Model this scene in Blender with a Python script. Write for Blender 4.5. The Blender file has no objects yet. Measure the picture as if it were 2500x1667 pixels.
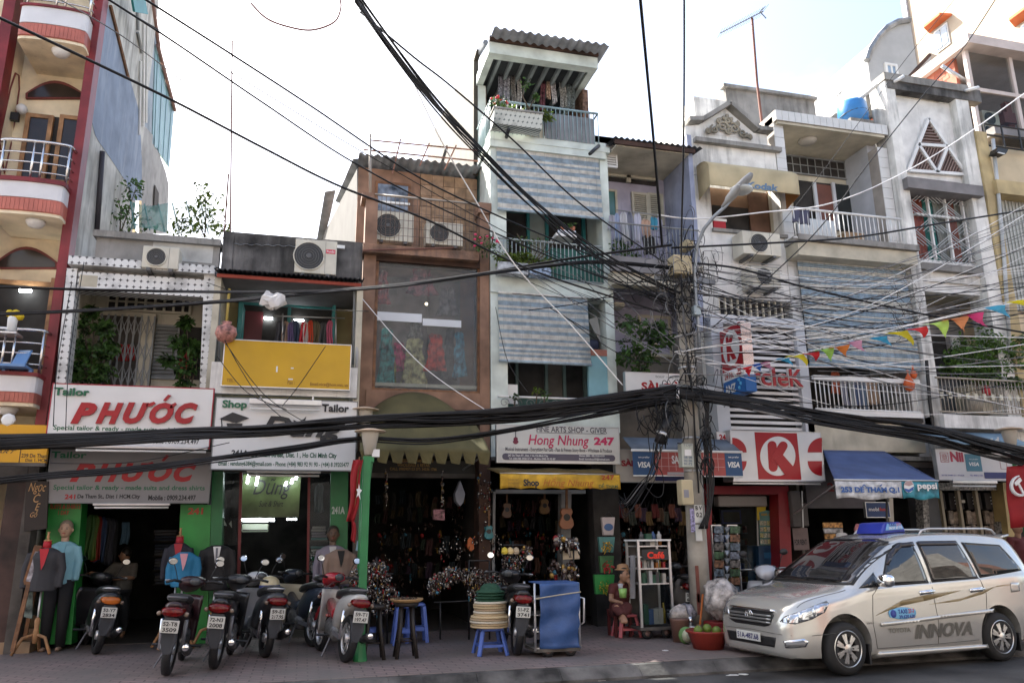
import bpy,bmesh,math,random
from mathutils import Vector,Matrix,noise
from mathutils.bvhtree import BVHTree
SC=bpy.context.scene
COL=SC.collection
RND=random.Random(11)
rad=math.radians
#  camera
FPX,PITCH,YAW,ROLL=1900.0,rad(14.1),rad(14.7),rad(0.6)
CAM=Vector((0.0,-13.2,1.65))
FW=Vector((math.sin(YAW)*math.cos(PITCH),math.cos(YAW)*math.cos(PITCH),math.sin(PITCH)))
_r0=Vector((math.cos(YAW),-math.sin(YAW),0.0))
_u0=_r0.cross(FW)
RT=_r0*math.cos(ROLL)-_u0*math.sin(ROLL)
UP=_u0*math.cos(ROLL)+_r0*math.sin(ROLL)
cam=bpy.data.cameras.new('camera')
cam.sensor_fit='HORIZONTAL';cam.sensor_width=36.0
cam.lens=FPX/2500.0*36.0
cam.clip_start=0.1;cam.clip_end=2000.0
camo=bpy.data.objects.new('camera',cam);COL.objects.link(camo)
camo.matrix_world=Matrix(((RT.x,UP.x,-FW.x,CAM.x),(RT.y,UP.y,-FW.y,CAM.y),(RT.z,UP.z,-FW.z,CAM.z),(0,0,0,1)))
SC.camera=camo
#  light
SUN=Vector((-0.40,0.56,0.725)).normalized()
world=bpy.data.worlds.new('World');SC.world=world;world.use_nodes=True
wn=world.node_tree;bg=wn.nodes['Background']
sky=wn.nodes.new('ShaderNodeTexSky');sky.sky_type='NISHITA';sky.sun_disc=False
sky.sun_elevation=math.asin(SUN.z);sky.sun_rotation=math.atan2(SUN.x,SUN.y)
sky.air_density=1.0;sky.dust_density=3.0;sky.ozone_density=1.0
tc=wn.nodes.new('ShaderNodeTexCoord');cn0=wn.nodes.new('ShaderNodeTexNoise');cn0.inputs['Scale'].default_value=2.2;cn0.inputs['Detail'].default_value=7;cn0.inputs['Roughness'].default_value=.6
cm=wn.nodes.new('ShaderNodeMapping');cm.inputs['Scale'].default_value=(1,1,2.2);wn.links.new(tc.outputs['Generated'],cm.inputs[0]);wn.links.new(cm.outputs[0],cn0.inputs['Vector'])
cr0=wn.nodes.new('ShaderNodeMapRange');cr0.inputs[1].default_value=.42;cr0.inputs[2].default_value=.7;cr0.inputs[4].default_value=.75;wn.links.new(cn0.outputs['Fac'],cr0.inputs[0])
bw=wn.nodes.new('ShaderNodeRGBToBW');wn.links.new(sky.outputs[0],bw.inputs[0]);ml=wn.nodes.new('ShaderNodeMath');ml.operation='MULTIPLY';ml.inputs[1].default_value=1.35;wn.links.new(bw.outputs[0],ml.inputs[0])
sm0=wn.nodes.new('ShaderNodeMix');sm0.data_type='RGBA';wn.links.new(cr0.outputs[0],sm0.inputs['Factor']);wn.links.new(sky.outputs[0],sm0.inputs['A']);wn.links.new(ml.outputs[0],sm0.inputs['B'])
wn.links.new(sm0.outputs['Result'],bg.inputs[0]);bg.inputs[1].default_value=0.11
sl=bpy.data.lights.new('sun','SUN');sl.energy=4.8;sl.angle=rad(0.5);sl.color=(1.0,0.95,0.87)
so=bpy.data.objects.new('sun',sl);COL.objects.link(so)
so.rotation_euler=SUN.to_track_quat('Z','Y').to_euler()
SC.view_settings.view_transform='Standard';SC.view_settings.look='None'
SC.view_settings.use_white_balance=True;SC.view_settings.white_balance_temperature=6620;SC.view_settings.gamma=1.0;SC.view_settings.use_curve_mapping=False
SC.view_settings.exposure=2.15
try:
 SC.cycles.max_bounces=6;SC.cycles.diffuse_bounces=3;SC.cycles.transparent_max_bounces=8
except Exception:
 pass
#  picture point > place
def ray(px,py):
 return FW+RT*((px-1250.0)/FPX)+UP*((833.5-py)/FPX)
def W(px,py,Y):
 d=ray(px,py);return CAM+d*((Y-CAM.y)/d.y)
def WX(px,py,X):
 d=ray(px,py);return CAM+d*((X-CAM.x)/d.x)
def G(px,py,Z=0.15):
 d=ray(px,py);return CAM+d*((Z-CAM.z)/d.z)
def rect(a,b,c,d,Y):
 xm,ym=(a+c)/2,(b+d)/2
 return W(a,ym,Y).x,W(c,ym,Y).x,W(xm,d,Y).z,W(xm,b,Y).z
#  materials
_mats={}
def _nt(name):
 m=bpy.data.materials.new(name);m.use_nodes=True
 return m,m.node_tree,m.node_tree.nodes['Principled BSDF']
def mat(name,rgb=(.5,.5,.5),rough=.65,metal=0.,var=.18,scale=2.5,streak=0.,dirt=(.06,.055,.05),bump=0.,spec=.4,emit=0.,alpha=1.,coat=0.,fine=0.,transl=0.):
 if name in _mats:return _mats[name]
 m,t,p=_nt(name);N,L=t.nodes.new,t.links.new
 p.inputs['Roughness'].default_value=rough;p.inputs['Metallic'].default_value=metal
 p.inputs['Specular IOR Level'].default_value=spec
 if coat:p.inputs['Coat Weight'].default_value=coat;p.inputs['Coat Roughness'].default_value=.08
 geo=N('ShaderNodeNewGeometry');pos=geo.outputs['Position']
 n1=N('ShaderNodeTexNoise');n1.inputs['Scale'].default_value=scale;n1.inputs['Detail'].default_value=5;L(pos,n1.inputs['Vector'])
 mx=N('ShaderNodeMix');mx.data_type='RGBA'
 lo=[max(0,c*(1-var*1.6)) for c in rgb];hi=[min(1,c*(1+var)) for c in rgb]
 mx.inputs['A'].default_value=(*lo,1);mx.inputs['B'].default_value=(*hi,1)
 r0=N('ShaderNodeMapRange');r0.inputs[1].default_value=.3;r0.inputs[2].default_value=.7
 L(n1.outputs['Fac'],r0.inputs[0]);L(r0.outputs[0],mx.inputs['Factor'])
 col=mx.outputs['Result']
 if streak>0:
  mp=N('ShaderNodeMapping');mp.inputs['Scale'].default_value=(5.5,5.5,.55);L(pos,mp.inputs['Vector'])
  n2=N('ShaderNodeTexNoise');n2.inputs['Scale'].default_value=1.3;n2.inputs['Detail'].default_value=7;n2.inputs['Roughness'].default_value=.65
  L(mp.outputs[0],n2.inputs['Vector'])
  n3=N('ShaderNodeTexNoise');n3.inputs['Scale'].default_value=.9;n3.inputs['Detail'].default_value=6;L(pos,n3.inputs['Vector'])
  ad=N('ShaderNodeMath');ad.operation='MULTIPLY_ADD';ad.inputs[1].default_value=.8;L(n3.outputs['Fac'],ad.inputs[0]);L(n2.outputs['Fac'],ad.inputs[2])
  r1=N('ShaderNodeMapRange');r1.inputs[1].default_value=1.16-.42*streak;r1.inputs[2].default_value=1.42-.3*streak;r1.inputs[4].default_value=min(.92,.55+streak*.4)
  L(ad.outputs[0],r1.inputs[0])
  m2=N('ShaderNodeMix');m2.data_type='RGBA';m2.inputs['B'].default_value=(*dirt,1)
  L(r1.outputs[0],m2.inputs['Factor']);L(col,m2.inputs['A']);col=m2.outputs['Result']
 if fine>0:
  n4=N('ShaderNodeTexNoise');n4.inputs['Scale'].default_value=60;n4.inputs['Detail'].default_value=3;L(pos,n4.inputs['Vector'])
  m3=N('ShaderNodeMix');m3.data_type='RGBA';m3.blend_type='MULTIPLY';m3.inputs['Factor'].default_value=fine
  L(col,m3.inputs['A']);L(n4.outputs['Fac'],m3.inputs['B']);col=m3.outputs['Result']
 L(col,p.inputs['Base Color'])
 if bump>0:
  nb=N('ShaderNodeTexNoise');nb.inputs['Scale'].default_value=28;nb.inputs['Detail'].default_value=5;L(pos,nb.inputs['Vector'])
  b=N('ShaderNodeBump');b.inputs['Strength'].default_value=bump;b.inputs['Distance'].default_value=.02
  L(nb.outputs['Fac'],b.inputs['Height']);L(b.outputs[0],p.inputs['Normal'])
 if emit>0:
  p.inputs['Emission Color'].default_value=(*rgb,1);p.inputs['Emission Strength'].default_value=emit
 if transl>0:
  tr=N('ShaderNodeBsdfTranslucent');L(col,tr.inputs['Color'])
  ms=N('ShaderNodeMixShader');ms.inputs[0].default_value=transl
  L(p.outputs[0],ms.inputs[1]);L(tr.outputs[0],ms.inputs[2]);L(ms.outputs[0],t.nodes['Material Output'].inputs[0])
 if alpha<1:p.inputs['Alpha'].default_value=alpha
 _mats[name]=m
 return m
def flat(rgb,rough=.55,**k):
 key='paint_%d_%d_%d_%d'%(int(rgb[0]*999),int(rgb[1]*999),int(rgb[2]*999),int(rough*100))
 k.setdefault('var',.07)
 return mat(key,rgb,rough,**k)
def glass(name,tint=(.02,.025,.03),clear=.75,rough=.03):
 if name in _mats:return _mats[name]
 m,t,p=_nt(name);N,L=t.nodes.new,t.links.new
 p.inputs['Base Color'].default_value=(*tint,1);p.inputs['Roughness'].default_value=rough;p.inputs['Specular IOR Level'].default_value=.6
 tr=N('ShaderNodeBsdfTransparent');ms=N('ShaderNodeMixShader');tr.inputs[0].default_value=(.9,.93,.93,1)
 lw=N('ShaderNodeLayerWeight');lw.inputs[0].default_value=.5;fr=N('ShaderNodeMath');fr.operation='POWER';fr.inputs[1].default_value=4;L(lw.outputs['Facing'],fr.inputs[0])
 mr=N('ShaderNodeMapRange');mr.inputs[3].default_value=1-clear;mr.inputs[4].default_value=.85;L(fr.outputs[0],mr.inputs[0])
 L(mr.outputs[0],ms.inputs[0]);L(tr.outputs[0],ms.inputs[1]);L(p.outputs[0],ms.inputs[2]);L(ms.outputs[0],t.nodes['Material Output'].inputs[0])
 _mats[name]=m;return m
def star_tile(name,pitch=.10,base=(.66,.66,.64),ink=(.06,.055,.055),axes=(0,2)):
 if name in _mats:return _mats[name]
 m,t,p=_nt(name);N,L=t.nodes.new,t.links.new
 p.inputs['Roughness'].default_value=.35
 geo=N('ShaderNodeNewGeometry');sx=N('ShaderNodeSeparateXYZ');L(geo.outputs['Position'],sx.inputs[0])
 def mth(op,a,b=None):
  n=N('ShaderNodeMath');n.operation=op
  for i,v in enumerate((a,b)):
   if v is None:continue
   if isinstance(v,(int,float)):n.inputs[i].default_value=v
   else:L(v,n.inputs[i])
  return n.outputs[0]
 roots=[]
 for ax in axes:
  src=sx.outputs[ax] if ax!=0 else mth('ADD',sx.outputs[0],sx.outputs[1])
  f=mth('FRACT',mth('DIVIDE',src,pitch));f=mth('ABSOLUTE',mth('SUBTRACT',f,.5));roots.append(mth('SQRT',f))
 s=mth('LESS_THAN',mth('ADD',roots[0],roots[1]),.66)
 nz=N('ShaderNodeTexNoise');nz.inputs['Scale'].default_value=3;nz.inputs['Detail'].default_value=6;L(geo.outputs['Position'],nz.inputs['Vector'])
 cr=N('ShaderNodeMix');cr.data_type='RGBA';cr.inputs['A'].default_value=(*[c*.45 for c in base],1);cr.inputs['B'].default_value=(*base,1)
 mr=N('ShaderNodeMapRange');mr.inputs[1].default_value=.28;mr.inputs[2].default_value=.5;L(nz.outputs['Fac'],mr.inputs[0]);L(mr.outputs[0],cr.inputs['Factor'])
 mx=N('ShaderNodeMix');mx.data_type='RGBA';mx.inputs['B'].default_value=(*ink,1);L(s,mx.inputs['Factor']);L(cr.outputs['Result'],mx.inputs['A'])
 L(mx.outputs['Result'],p.inputs['Base Color']);_mats[name]=m;return m
WHITE=mat('white_plaster',(.72,.71,.68),.8,streak=.42,dirt=(.19,.18,.16),bump=.15)
WHITEDIRTY=mat('stained_white_plaster',(.70,.69,.65),.85,streak=.7,dirt=(.085,.082,.074),bump=.25)
CREAM=mat('cream_plaster',(.78,.66,.46),.75,streak=.2,dirt=(.3,.2,.1))
CREAM2=mat('pale_cream_plaster',(.5,.46,.36),.8,streak=.3,dirt=(.16,.14,.11))
CONC=mat('grey_concrete',(.27,.26,.24),.9,streak=.65,dirt=(.07,.068,.06),bump=.3)
MOULD=mat('mouldy_black_concrete',(.13,.125,.12),.9,var=.5,streak=.9,dirt=(.022,.021,.02),bump=.3)
REDP=mat('dark_red_paint',(.20,.022,.025),.5,var=.25)
CORAL=mat('coral_tile',(.47,.14,.10),.45,var=.2)
PALEG=mat('pale_green_plaster',(.60,.66,.61),.8,streak=.3,dirt=(.22,.23,.2))
BROWN=mat('brown_plaster',(.25,.145,.095),.75,streak=.4,dirt=(.07,.04,.03),var=.3)
VIOLET=mat('violet_plaster',(.36,.345,.43),.8,streak=.4,dirt=(.1,.09,.12))
BLUEW=mat('blue_painted_plaster',(.22,.27,.35),.8,streak=.7,dirt=(.36,.40,.46),var=.15)
OCHRE=mat('ochre_plaster',(.46,.36,.19),.75,streak=.25,dirt=(.2,.14,.06))
BLACK=mat('black_rubber',(.012,.012,.013),.5,var=.3,spec=.5)
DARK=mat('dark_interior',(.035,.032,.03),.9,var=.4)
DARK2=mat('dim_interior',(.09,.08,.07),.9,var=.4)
STEEL=mat('stainless_steel',(.62,.62,.62),.22,metal=1.,var=.1)
ALU=mat('aluminium',(.55,.55,.55),.4,metal=.8,var=.1)
CHROME=mat('chrome',(.82,.82,.82),.06,metal=1.,var=.02)
GALV=mat('galvanised_sheet',(.26,.28,.30),.5,metal=.3,var=.3,streak=.35,dirt=(.14,.11,.09))
GALVD=mat('dark_corrugated_sheet',(.06,.065,.075),.6,metal=.2,var=.4)
WPAINT=mat('white_paint',(.7,.7,.68),.45,var=.06)
SIGNW=mat('white_sign_face',(.66,.66,.65),.4,var=.04)
SIGNSH=mat('shaded_sign_face',(.22,.215,.22),.5,var=.05)  # grey puts the shade below the upper sign into the face colour
REDL=flat((.33,.008,.014),.4);GREENL=flat((.008,.12,.055),.4);BLACKL=flat((.02,.02,.022),.5)
GREENP=mat('green_paint',(.022,.23,.042),.45,var=.15)
TEAL=mat('teal_paint',(.03,.20,.20),.5,var=.25)
PGREY=mat('grey_paint',(.22,.23,.23),.5,var=.2)
WOODB=mat('brown_wood',(.17,.075,.03),.55,var=.35,scale=9)
WOODL=mat('tan_plank',(.36,.19,.085),.6,var=.3,scale=6)
YELLOW=mat('amber_board',(.52,.30,.006),.4,var=.06)
OLIVE=mat('olive_canvas',(.10,.085,.034),.85,var=.2,bump=.12)
CABLE=mat('black_cable',(.009,.009,.010),.5,var=.4,spec=.3)
CABLEG=mat('grey_cable',(.16,.16,.16),.5,var=.3)
CABLEW=mat('white_cable',(.8,.8,.79),.5,var=.1)
LEAF=mat('leaf_green',(.055,.12,.025),.5,var=.6,scale=7,transl=.35)
LEAFY=mat('leaf_yellow_green',(.13,.19,.03),.5,var=.6,scale=7,transl=.4)
STEM=mat('woody_stem',(.10,.075,.05),.8,var=.3)
SKIN=mat('skin',(.33,.17,.10),.5,var=.12)
TUBE=mat('lit_tube',(.85,.95,1.),.4,emit=9.,var=0)
GLASS=glass('window_glass',(.02,.025,.03),.9)
GLASSR=glass('milky_reflection_glass',(.30,.30,.31),.84,.08)  # pale tint paints the reflection of bright surroundings into the pane
GLASSD=glass('dark_window_glass',(.012,.014,.016),.25)
#  mesh helpers
class M:
 def __init__(s):s.v=[];s.f=[]
 def add(s,vs,fs):
  n=len(s.v);s.v+=[tuple(v) for v in vs];s.f+=[tuple(i+n for i in f) for f in fs];return s
 def box(s,x0,x1,y0,y1,z0,z1):
  if x0>x1:x0,x1=x1,x0
  if y0>y1:y0,y1=y1,y0
  if z0>z1:z0,z1=z1,z0
  return s.add([(x0,y0,z0),(x1,y0,z0),(x1,y1,z0),(x0,y1,z0),(x0,y0,z1),(x1,y0,z1),(x1,y1,z1),(x0,y1,z1)],[(0,3,2,1),(4,5,6,7),(0,1,5,4),(1,2,6,5),(2,3,7,6),(3,0,4,7)])
 def beam(s,a,b,w,h,up=(0,0,1)):
  a,b=Vector(a),Vector(b);d=(b-a).normalized();u=Vector(up)
  if abs(d.dot(u))>.98:u=Vector((0,1,0))
  r=d.cross(u).normalized()*w/2;u=r.cross(d).normalized()*h/2
  vs=[a-r-u,a+r-u,a+r+u,a-r+u,b-r-u,b+r-u,b+r+u,b-r+u]
  return s.add(vs,[(0,1,2,3),(7,6,5,4),(0,4,5,1),(1,5,6,2),(2,6,7,3),(3,7,4,0)])
 def tube(s,pts,r,n=6,caps=True):
  pts=[Vector(p) for p in pts];k=len(pts);rs=r if isinstance(r,(list,tuple)) else[r]*k
  vs=[];ref=None
  for i,p in enumerate(pts):
   d=(pts[min(i+1,k-1)]-pts[max(i-1,0)])
   d=d.normalized() if d.length>1e-9 else Vector((0,0,1))
   if ref is None:ref=Vector((0,0,1)) if abs(d.z)<.9 else Vector((1,0,0))
   a=d.cross(ref)
   if a.length<1e-4:a=d.cross(Vector((0,1,.3)))
   a.normalize();b=a.cross(d);ref=b
   for j in range(n):
    t=2*math.pi*j/n;vs.append(p+a*(rs[i]*math.cos(t))+b*(rs[i]*math.sin(t)))
  fs=[(i*n+j,i*n+(j+1)%n,(i+1)*n+(j+1)%n,(i+1)*n+j) for i in range(k-1) for j in range(n)]
  if caps:fs+=[tuple(range(n))[::-1],tuple((k-1)*n+j for j in range(n))]
  return s.add(vs,fs)
 def lathe(s,prof,c=(0,0,0),n=16,axis='z',caps=True,sx=1,sy=1):
  c=Vector(c);vs=[]
  for r,h in prof:
   for j in range(n):
    t=2*math.pi*j/n;a,b=r*math.cos(t)*sx,r*math.sin(t)*sy
    vs.append(c+(Vector((a,b,h)) if axis=='z' else Vector((a,h,b)) if axis=='y' else Vector((h,a,b))))
  k=len(prof)
  fs=[(i*n+j,i*n+(j+1)%n,(i+1)*n+(j+1)%n,(i+1)*n+j) for i in range(k-1) for j in range(n)]
  if caps:fs+=[tuple(range(n))[::-1],tuple((k-1)*n+j for j in range(n))]
  return s.add(vs,fs)
 def ball(s,c,r,n=10,sx=1,sy=1,sz=1):
  k=max(4,n//2)
  return s.lathe([(max(1e-4,r*math.sin(math.pi*i/k)),-r*sz*math.cos(math.pi*i/k)) for i in range(k+1)],c,n,sx=sx,sy=sy)
 def prism(s,pts,d):
  d=Vector(d);k=len(pts);vs=[Vector(p) for p in pts]+[Vector(p)+d for p in pts]
  return s.add(vs,[tuple(range(k)),tuple(range(2*k-1,k-1,-1))]+[(i,i+k,(i+1)%k+k,(i+1)%k) for i in range(k)])
 def grid(s,fn,nu,nv,wrap=False):
  vs=[fn(i/nu,j/nv) for i in range(nu+1) for j in range(nv+1)]
  w=nv+1
  return s.add(vs,[(i*w+j,(i+1)*w+j,(i+1)*w+j+1,i*w+j+1) for i in range(nu) for j in range(nv)])
 def mesh(s,m,smooth=False,name='mesh'):
  me=bpy.data.meshes.new(name);me.from_pydata(s.v,[],s.f)
  bm=bmesh.new();bm.from_mesh(me);bmesh.ops.recalc_face_normals(bm,faces=bm.faces);bm.to_mesh(me);bm.free()
  if smooth:me.polygons.foreach_set('use_smooth',[True]*len(me.polygons))
  if m:me.materials.append(m)
  me.update();return me
 def build(s,name,m,parent=None,smooth=False,bevel=0.,thick=0.):
  o=obj(name,s.mesh(m,smooth,name),parent)
  if thick:q=o.modifiers.new('thickness','SOLIDIFY');q.thickness=thick;q.offset=0
  if bevel:b=o.modifiers.new('bevel','BEVEL');b.width=bevel;b.segments=2;b.limit_method='ANGLE';b.angle_limit=rad(40)
  return o
_wl={}
def obj(name,me,parent=None,loc=None):
 o=bpy.data.objects.new(name,me);COL.objects.link(o)
 base=Vector((0,0,0))
 if parent is not None:
  o.parent=parent;base=_wl.get(parent.name,Vector((0,0,0)));o.matrix_parent_inverse=Matrix.Translation(-base)
 if loc is not None:o.location=loc;_wl[o.name]=Vector(loc)
 else:_wl[o.name]=Vector((0,0,0))
 return o
def tag(o,label=None,cat=None,group=None,kind=None):
 if label:o['label']=label
 if cat:o['category']=cat
 if group:o['group']=group
 if kind:o['kind']=kind
 return o
def thing(name,label,cat,loc=(0,0,0),group=None):
 o=bpy.data.objects.new(name,None);COL.objects.link(o);o.location=loc;o.empty_display_size=.2
 _wl[o.name]=Vector(loc);return tag(o,label,cat,group)
def copy_tree(o,parent=None):
 c=o.copy();COL.objects.link(c);c.parent=parent
 for ch in list(o.children):copy_tree(ch,c)
 return c
def wbox(p,name,x0,x1,y0,y1,z0,z1,m,bevel=0.):
 return M().box(x0,x1,y0,y1,z0,z1).build(name,m,p,bevel=bevel)
def box(p,name,a,b,c,d,Yf,Yb,m,bevel=0.):
 x0,x1,z0,z1=rect(a,b,c,d,Yf);return wbox(p,name,x0,x1,Yf,Yb,z0,z1,m,bevel)
def poly(p,name,pts,Y,thick,m,bevel=0.):
 return M().prism([W(a,b,Y) for a,b in pts],(0,thick,0)).build(name,m,p,bevel=bevel)
def frame_m(x0,x1,z0,z1,y0,y1,w):
 return M().box(x0,x1,y0,y1,z0,z0+w).box(x0,x1,y0,y1,z1-w,z1).box(x0,x0+w,y0,y1,z0+w,z1-w).box(x1-w,x1,y0,y1,z0+w,z1-w)
def frame(p,name,a,b,c,d,Yf,Yb,w,m):
 x0,x1,z0,z1=rect(a,b,c,d,Yf);return frame_m(x0,x1,z0,z1,Yf,Yb,w).build(name,m,p)
def ptube(p,name,pts,r,m,n=6):
 return M().tube([W(*q) for q in pts],r,n).build(name,m,p,smooth=True)
_tc={}
def text_mesh(s,bold=0.,shear=0.,space=1.0):
 k=(s,bold,shear,space)
 if k not in _tc:
  c=bpy.data.curves.new('lettering','FONT');c.body=s;c.offset=bold;c.shear=shear;c.resolution_u=3;c.space_character=space
  o=bpy.data.objects.new('lettering',c)
  me=bpy.data.meshes.new_from_object(o);bpy.data.objects.remove(o);bpy.data.curves.remove(c)
  v=[tuple(q.co) for q in me.vertices];f=[tuple(q.vertices) for q in me.polygons];bpy.data.meshes.remove(me)
  x0=min(q[0] for q in v);x1=max(q[0] for q in v);y0=min(q[1] for q in v);y1=max(q[1] for q in v)
  _tc[k]=([((q[0]-x0)/(x1-x0),(q[1]-y0)/(y1-y0)) for q in v],f)
 return _tc[k]
def lettering(p,s,o,ex,ey,m,bold=0.,shear=0.,raised=0.,name='lettering',space=1.0):
 v,f=text_mesh(s,bold,shear,space);o,ex,ey=Vector(o),Vector(ex),Vector(ey)
 q=M();q.add([o+ex*a+ey*b for a,b in v],f)
 me=bpy.data.meshes.new(name);me.from_pydata(q.v,[],q.f);me.materials.append(m);me.update()
 ob=obj(name,me,p)
 if raised:
  nrm=ex.cross(ey).normalized()
  sd=ob.modifiers.new('depth','SOLIDIFY');sd.thickness=raised;sd.offset=1 if nrm.dot(CAM-o)>0 else -1
 return ob
def txt(p,s,a,b,c,d,Y,m,bold=0.02,shear=0.,raised=0.,space=1.0):
 x0,x1,z0,z1=rect(a,b,c,d,Y)
 return lettering(p,s,(x0,Y,z0),(x1-x0,0,0),(0,0,z1-z0),m,bold,shear,raised,space=space)
#  shared builders
def railing(p,a,b,c,d,Y,n,m,r=.012,rail=.02,mid=None):
 """a bar railing between picture points, every bar a part of its own"""
 x0,x1,z0,z1=rect(a,b,c,d,Y)
 M().tube([(x0,Y,z1),(x1,Y,z1)],rail,8).build('top_rail',m,p,True)
 M().tube([(x0,Y,z0),(x1,Y,z0)],rail*.8,6).build('bottom_rail',m,p,True)
 me=M().tube([(0,0,0),(0,0,z1-z0)],r,6).mesh(m,True,'baluster')
 for i in range(n):obj('baluster',me,p,(x0+(x1-x0)*(i+.5)/n,Y,z0))
 if mid:M().tube([(x0,Y,z0+(z1-z0)*mid),(x1,Y,z0+(z1-z0)*mid)],rail*.6,6).build('middle_rail',m,p,True)
def slat_frame(p,name,a,b,c,d,Y,n,m,fr=.035,ang=35,depth=.03,back=None):
 x0,x1,z0,z1=rect(a,b,c,d,Y)
 f=frame_m(x0,x1,z0,z1,Y,Y+.05,fr).build(name,m,p)
 h=(z1-z0-2*fr)/n
 me=M().box(0,x1-x0-2*fr,-.004,.004,-h*.62,h*.62).mesh(m,False,'slat')
 for i in range(n):
  o=obj('slat',me,f,(x0+fr,Y+.025,z0+fr+h*(i+.5)));o.rotation_euler=(rad(-ang),0,0)
 if back:wbox(f,'backing',x0+fr,x1-fr,Y+.05,Y+.056,z0+fr,z1-fr,back)
 return f
def aircon(label,a,b,c,d,Y,brand=None,fan=.36,m=None,deep=.32,louvre=True):
 m=m or mat('ac_ivory',(.56,.53,.44),.5,var=.12,streak=.2,dirt=(.25,.22,.17))
 x0,x1,z0,z1=rect(a,b,c,d,Y)
 t=thing('air_conditioner',label,'air conditioner',((x0+x1)/2,Y+deep/2,z0),'outdoor air conditioning units on the houses')
 wbox(t,'casing',x0,x1,Y,Y+deep,z0,z1,m,.012)
 cx,cz,r=x0+(x1-x0)*fan,(z0+z1)/2,(z1-z0)*.41
 g=M().lathe([(r,0),(r,-.015)],(cx,Y,cz),28,'y').build('fan_guard',flat((.04,.04,.04)),t)
 for k in range(1,6):
  rr=r*k/6
  M().tube([(cx+rr*math.cos(q*math.pi/12),Y-.019,cz+rr*math.sin(q*math.pi/12)) for q in range(25)],.004,4).build('guard_ring',flat((.13,.13,.125)),g)
 M().tube([(cx+r*math.cos(q*math.pi/14),Y-.012,cz+r*math.sin(q*math.pi/14)) for q in range(29)],.012,5).build('fan_rim',m,t,True)
 M().lathe([(r*.2,-.018),(r*.16,-.03)],(cx,Y,cz),12,'y').build('fan_hub',flat((.1,.1,.1)),t)
 wbox(t,'side_panel_seam',x0+(x1-x0)*.72,x0+(x1-x0)*.72+.006,Y-.003,Y,z0+.01,z1-.01,flat((.2,.19,.17)))
 for q in(.2,.8):wbox(t,'foot',x0+(x1-x0)*q-.03,x0+(x1-x0)*q+.03,Y-.02,Y+deep+.02,z0-.05,z0-.002,flat((.1,.1,.1)))
 if brand:
  w=x1-x0;wbox(t,'badge',x0+w*.74,x1-w*.04,Y-.006,Y-.001,z0+(z1-z0)*.62,z0+(z1-z0)*.74,flat((.6,.02,.06)))
  lettering(t,brand,(x0+w*.76,Y-.009,z0+(z1-z0)*.645),(w*.18,0,0),(0,0,(z1-z0)*.07),WPAINT,.02)
 return t
def blind(label,a,b,c,d,Y,nb,blue=(.42,.53,.61),cream=(.82,.80,.74),per=3,drop=0.):
 """a roll-down blind of thin slats in cream and blue bands, each slat a part"""
 x0,x1,z0,z1=rect(a,b,c,d,Y)
 t=thing('bamboo_blind',label,'blind',((x0+x1)/2,Y,z0),'striped roll-down blinds on the houses')
 n=nb*per;h=(z1-z0)/n
 mb=mat('blind_blue_%d'%int(blue[2]*100),blue,.6,var=.2,scale=9,transl=.25);mc=mat('blind_cream_%d'%int(cream[2]*100),cream,.6,var=.14,scale=9,transl=.25)
 me=[M().tube([((x1-x0)*q/6,.002*math.sin(q*2.1),0) for q in range(7)],h*.47,5).mesh(mm,True,'slat') for mm in(mb,mc)]
 ph=0;cnt=0;kk=0
 for i in range(n):
  if cnt<=0:kk^=1;cnt=per+RND.choice((-1,0,0,1))
  cnt-=1
  fz=i/n
  obj('slat',me[kk],t,(x0,Y+drop*(fz-.5)+.003*math.sin(fz*9),z0+h*(i+.5)))
 M().tube([(x0-.01,Y-drop/2,z0-.02),(x1+.01,Y-drop/2,z0-.02)],.028,8).build('bottom_roll',mb,t,True)
 M().tube([(x0,Y+drop/2,z1+.02),(x1,Y+drop/2,z1+.02)],.03,8).build('top_roller',mc,t,True)
 nc=max(3,int((x1-x0)/.17))
 for i in range(nc):
  x=x0+(x1-x0)*(i+.5)/nc
  M().tube([(x,Y-h*.6-drop/2,z0),(x,Y-h*.6+drop/2,z1)],.002,4).build('cord',flat((.4,.43,.44)),t)
 return t
def corrugated(p,name,x0,x1,ya,za,yb,zb,m,pitch=.09,amp=.016,edge=True):
 n=max(4,int((x1-x0)/pitch)*6)
 return M().grid(lambda u,v:(x0+(x1-x0)*u,ya+(yb-ya)*v,za+(zb-za)*v+amp*math.sin(2*math.pi*(x1-x0)*u/pitch)),n,1).build(name,m,p,True,thick=.004)
def leaf_cloud(pts,n,size,rnd,mdl=None):
 """n little bent leaves around the given (centre, radius) blobs"""
 q=M()
 for i in range(n):
  c,r=rnd.choice(pts)
  while True:
   d=Vector((rnd.uniform(-1,1),rnd.uniform(-1,1),rnd.uniform(-1,1)))
   if d.length<1:break
  c=Vector(c)+Vector((d.x*r[0],d.y*r[1],d.z*r[2])) if not isinstance(r,float) else Vector(c)+d*r
  a=Vector((rnd.gauss(0,1),rnd.gauss(0,1),rnd.gauss(-.3,.7))).normalized();b=a.cross(Vector((rnd.gauss(0,1),rnd.gauss(0,1),rnd.gauss(0,1)))).normalized()
  l=size*rnd.uniform(.6,1.3);w=l*.24
  q.add([c,c+a*l*.5+b*w,c+a*l-Vector((0,0,l*.2)),c+a*l*.5-b*w],[(0,1,2),(0,2,3)])
 return q
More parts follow.
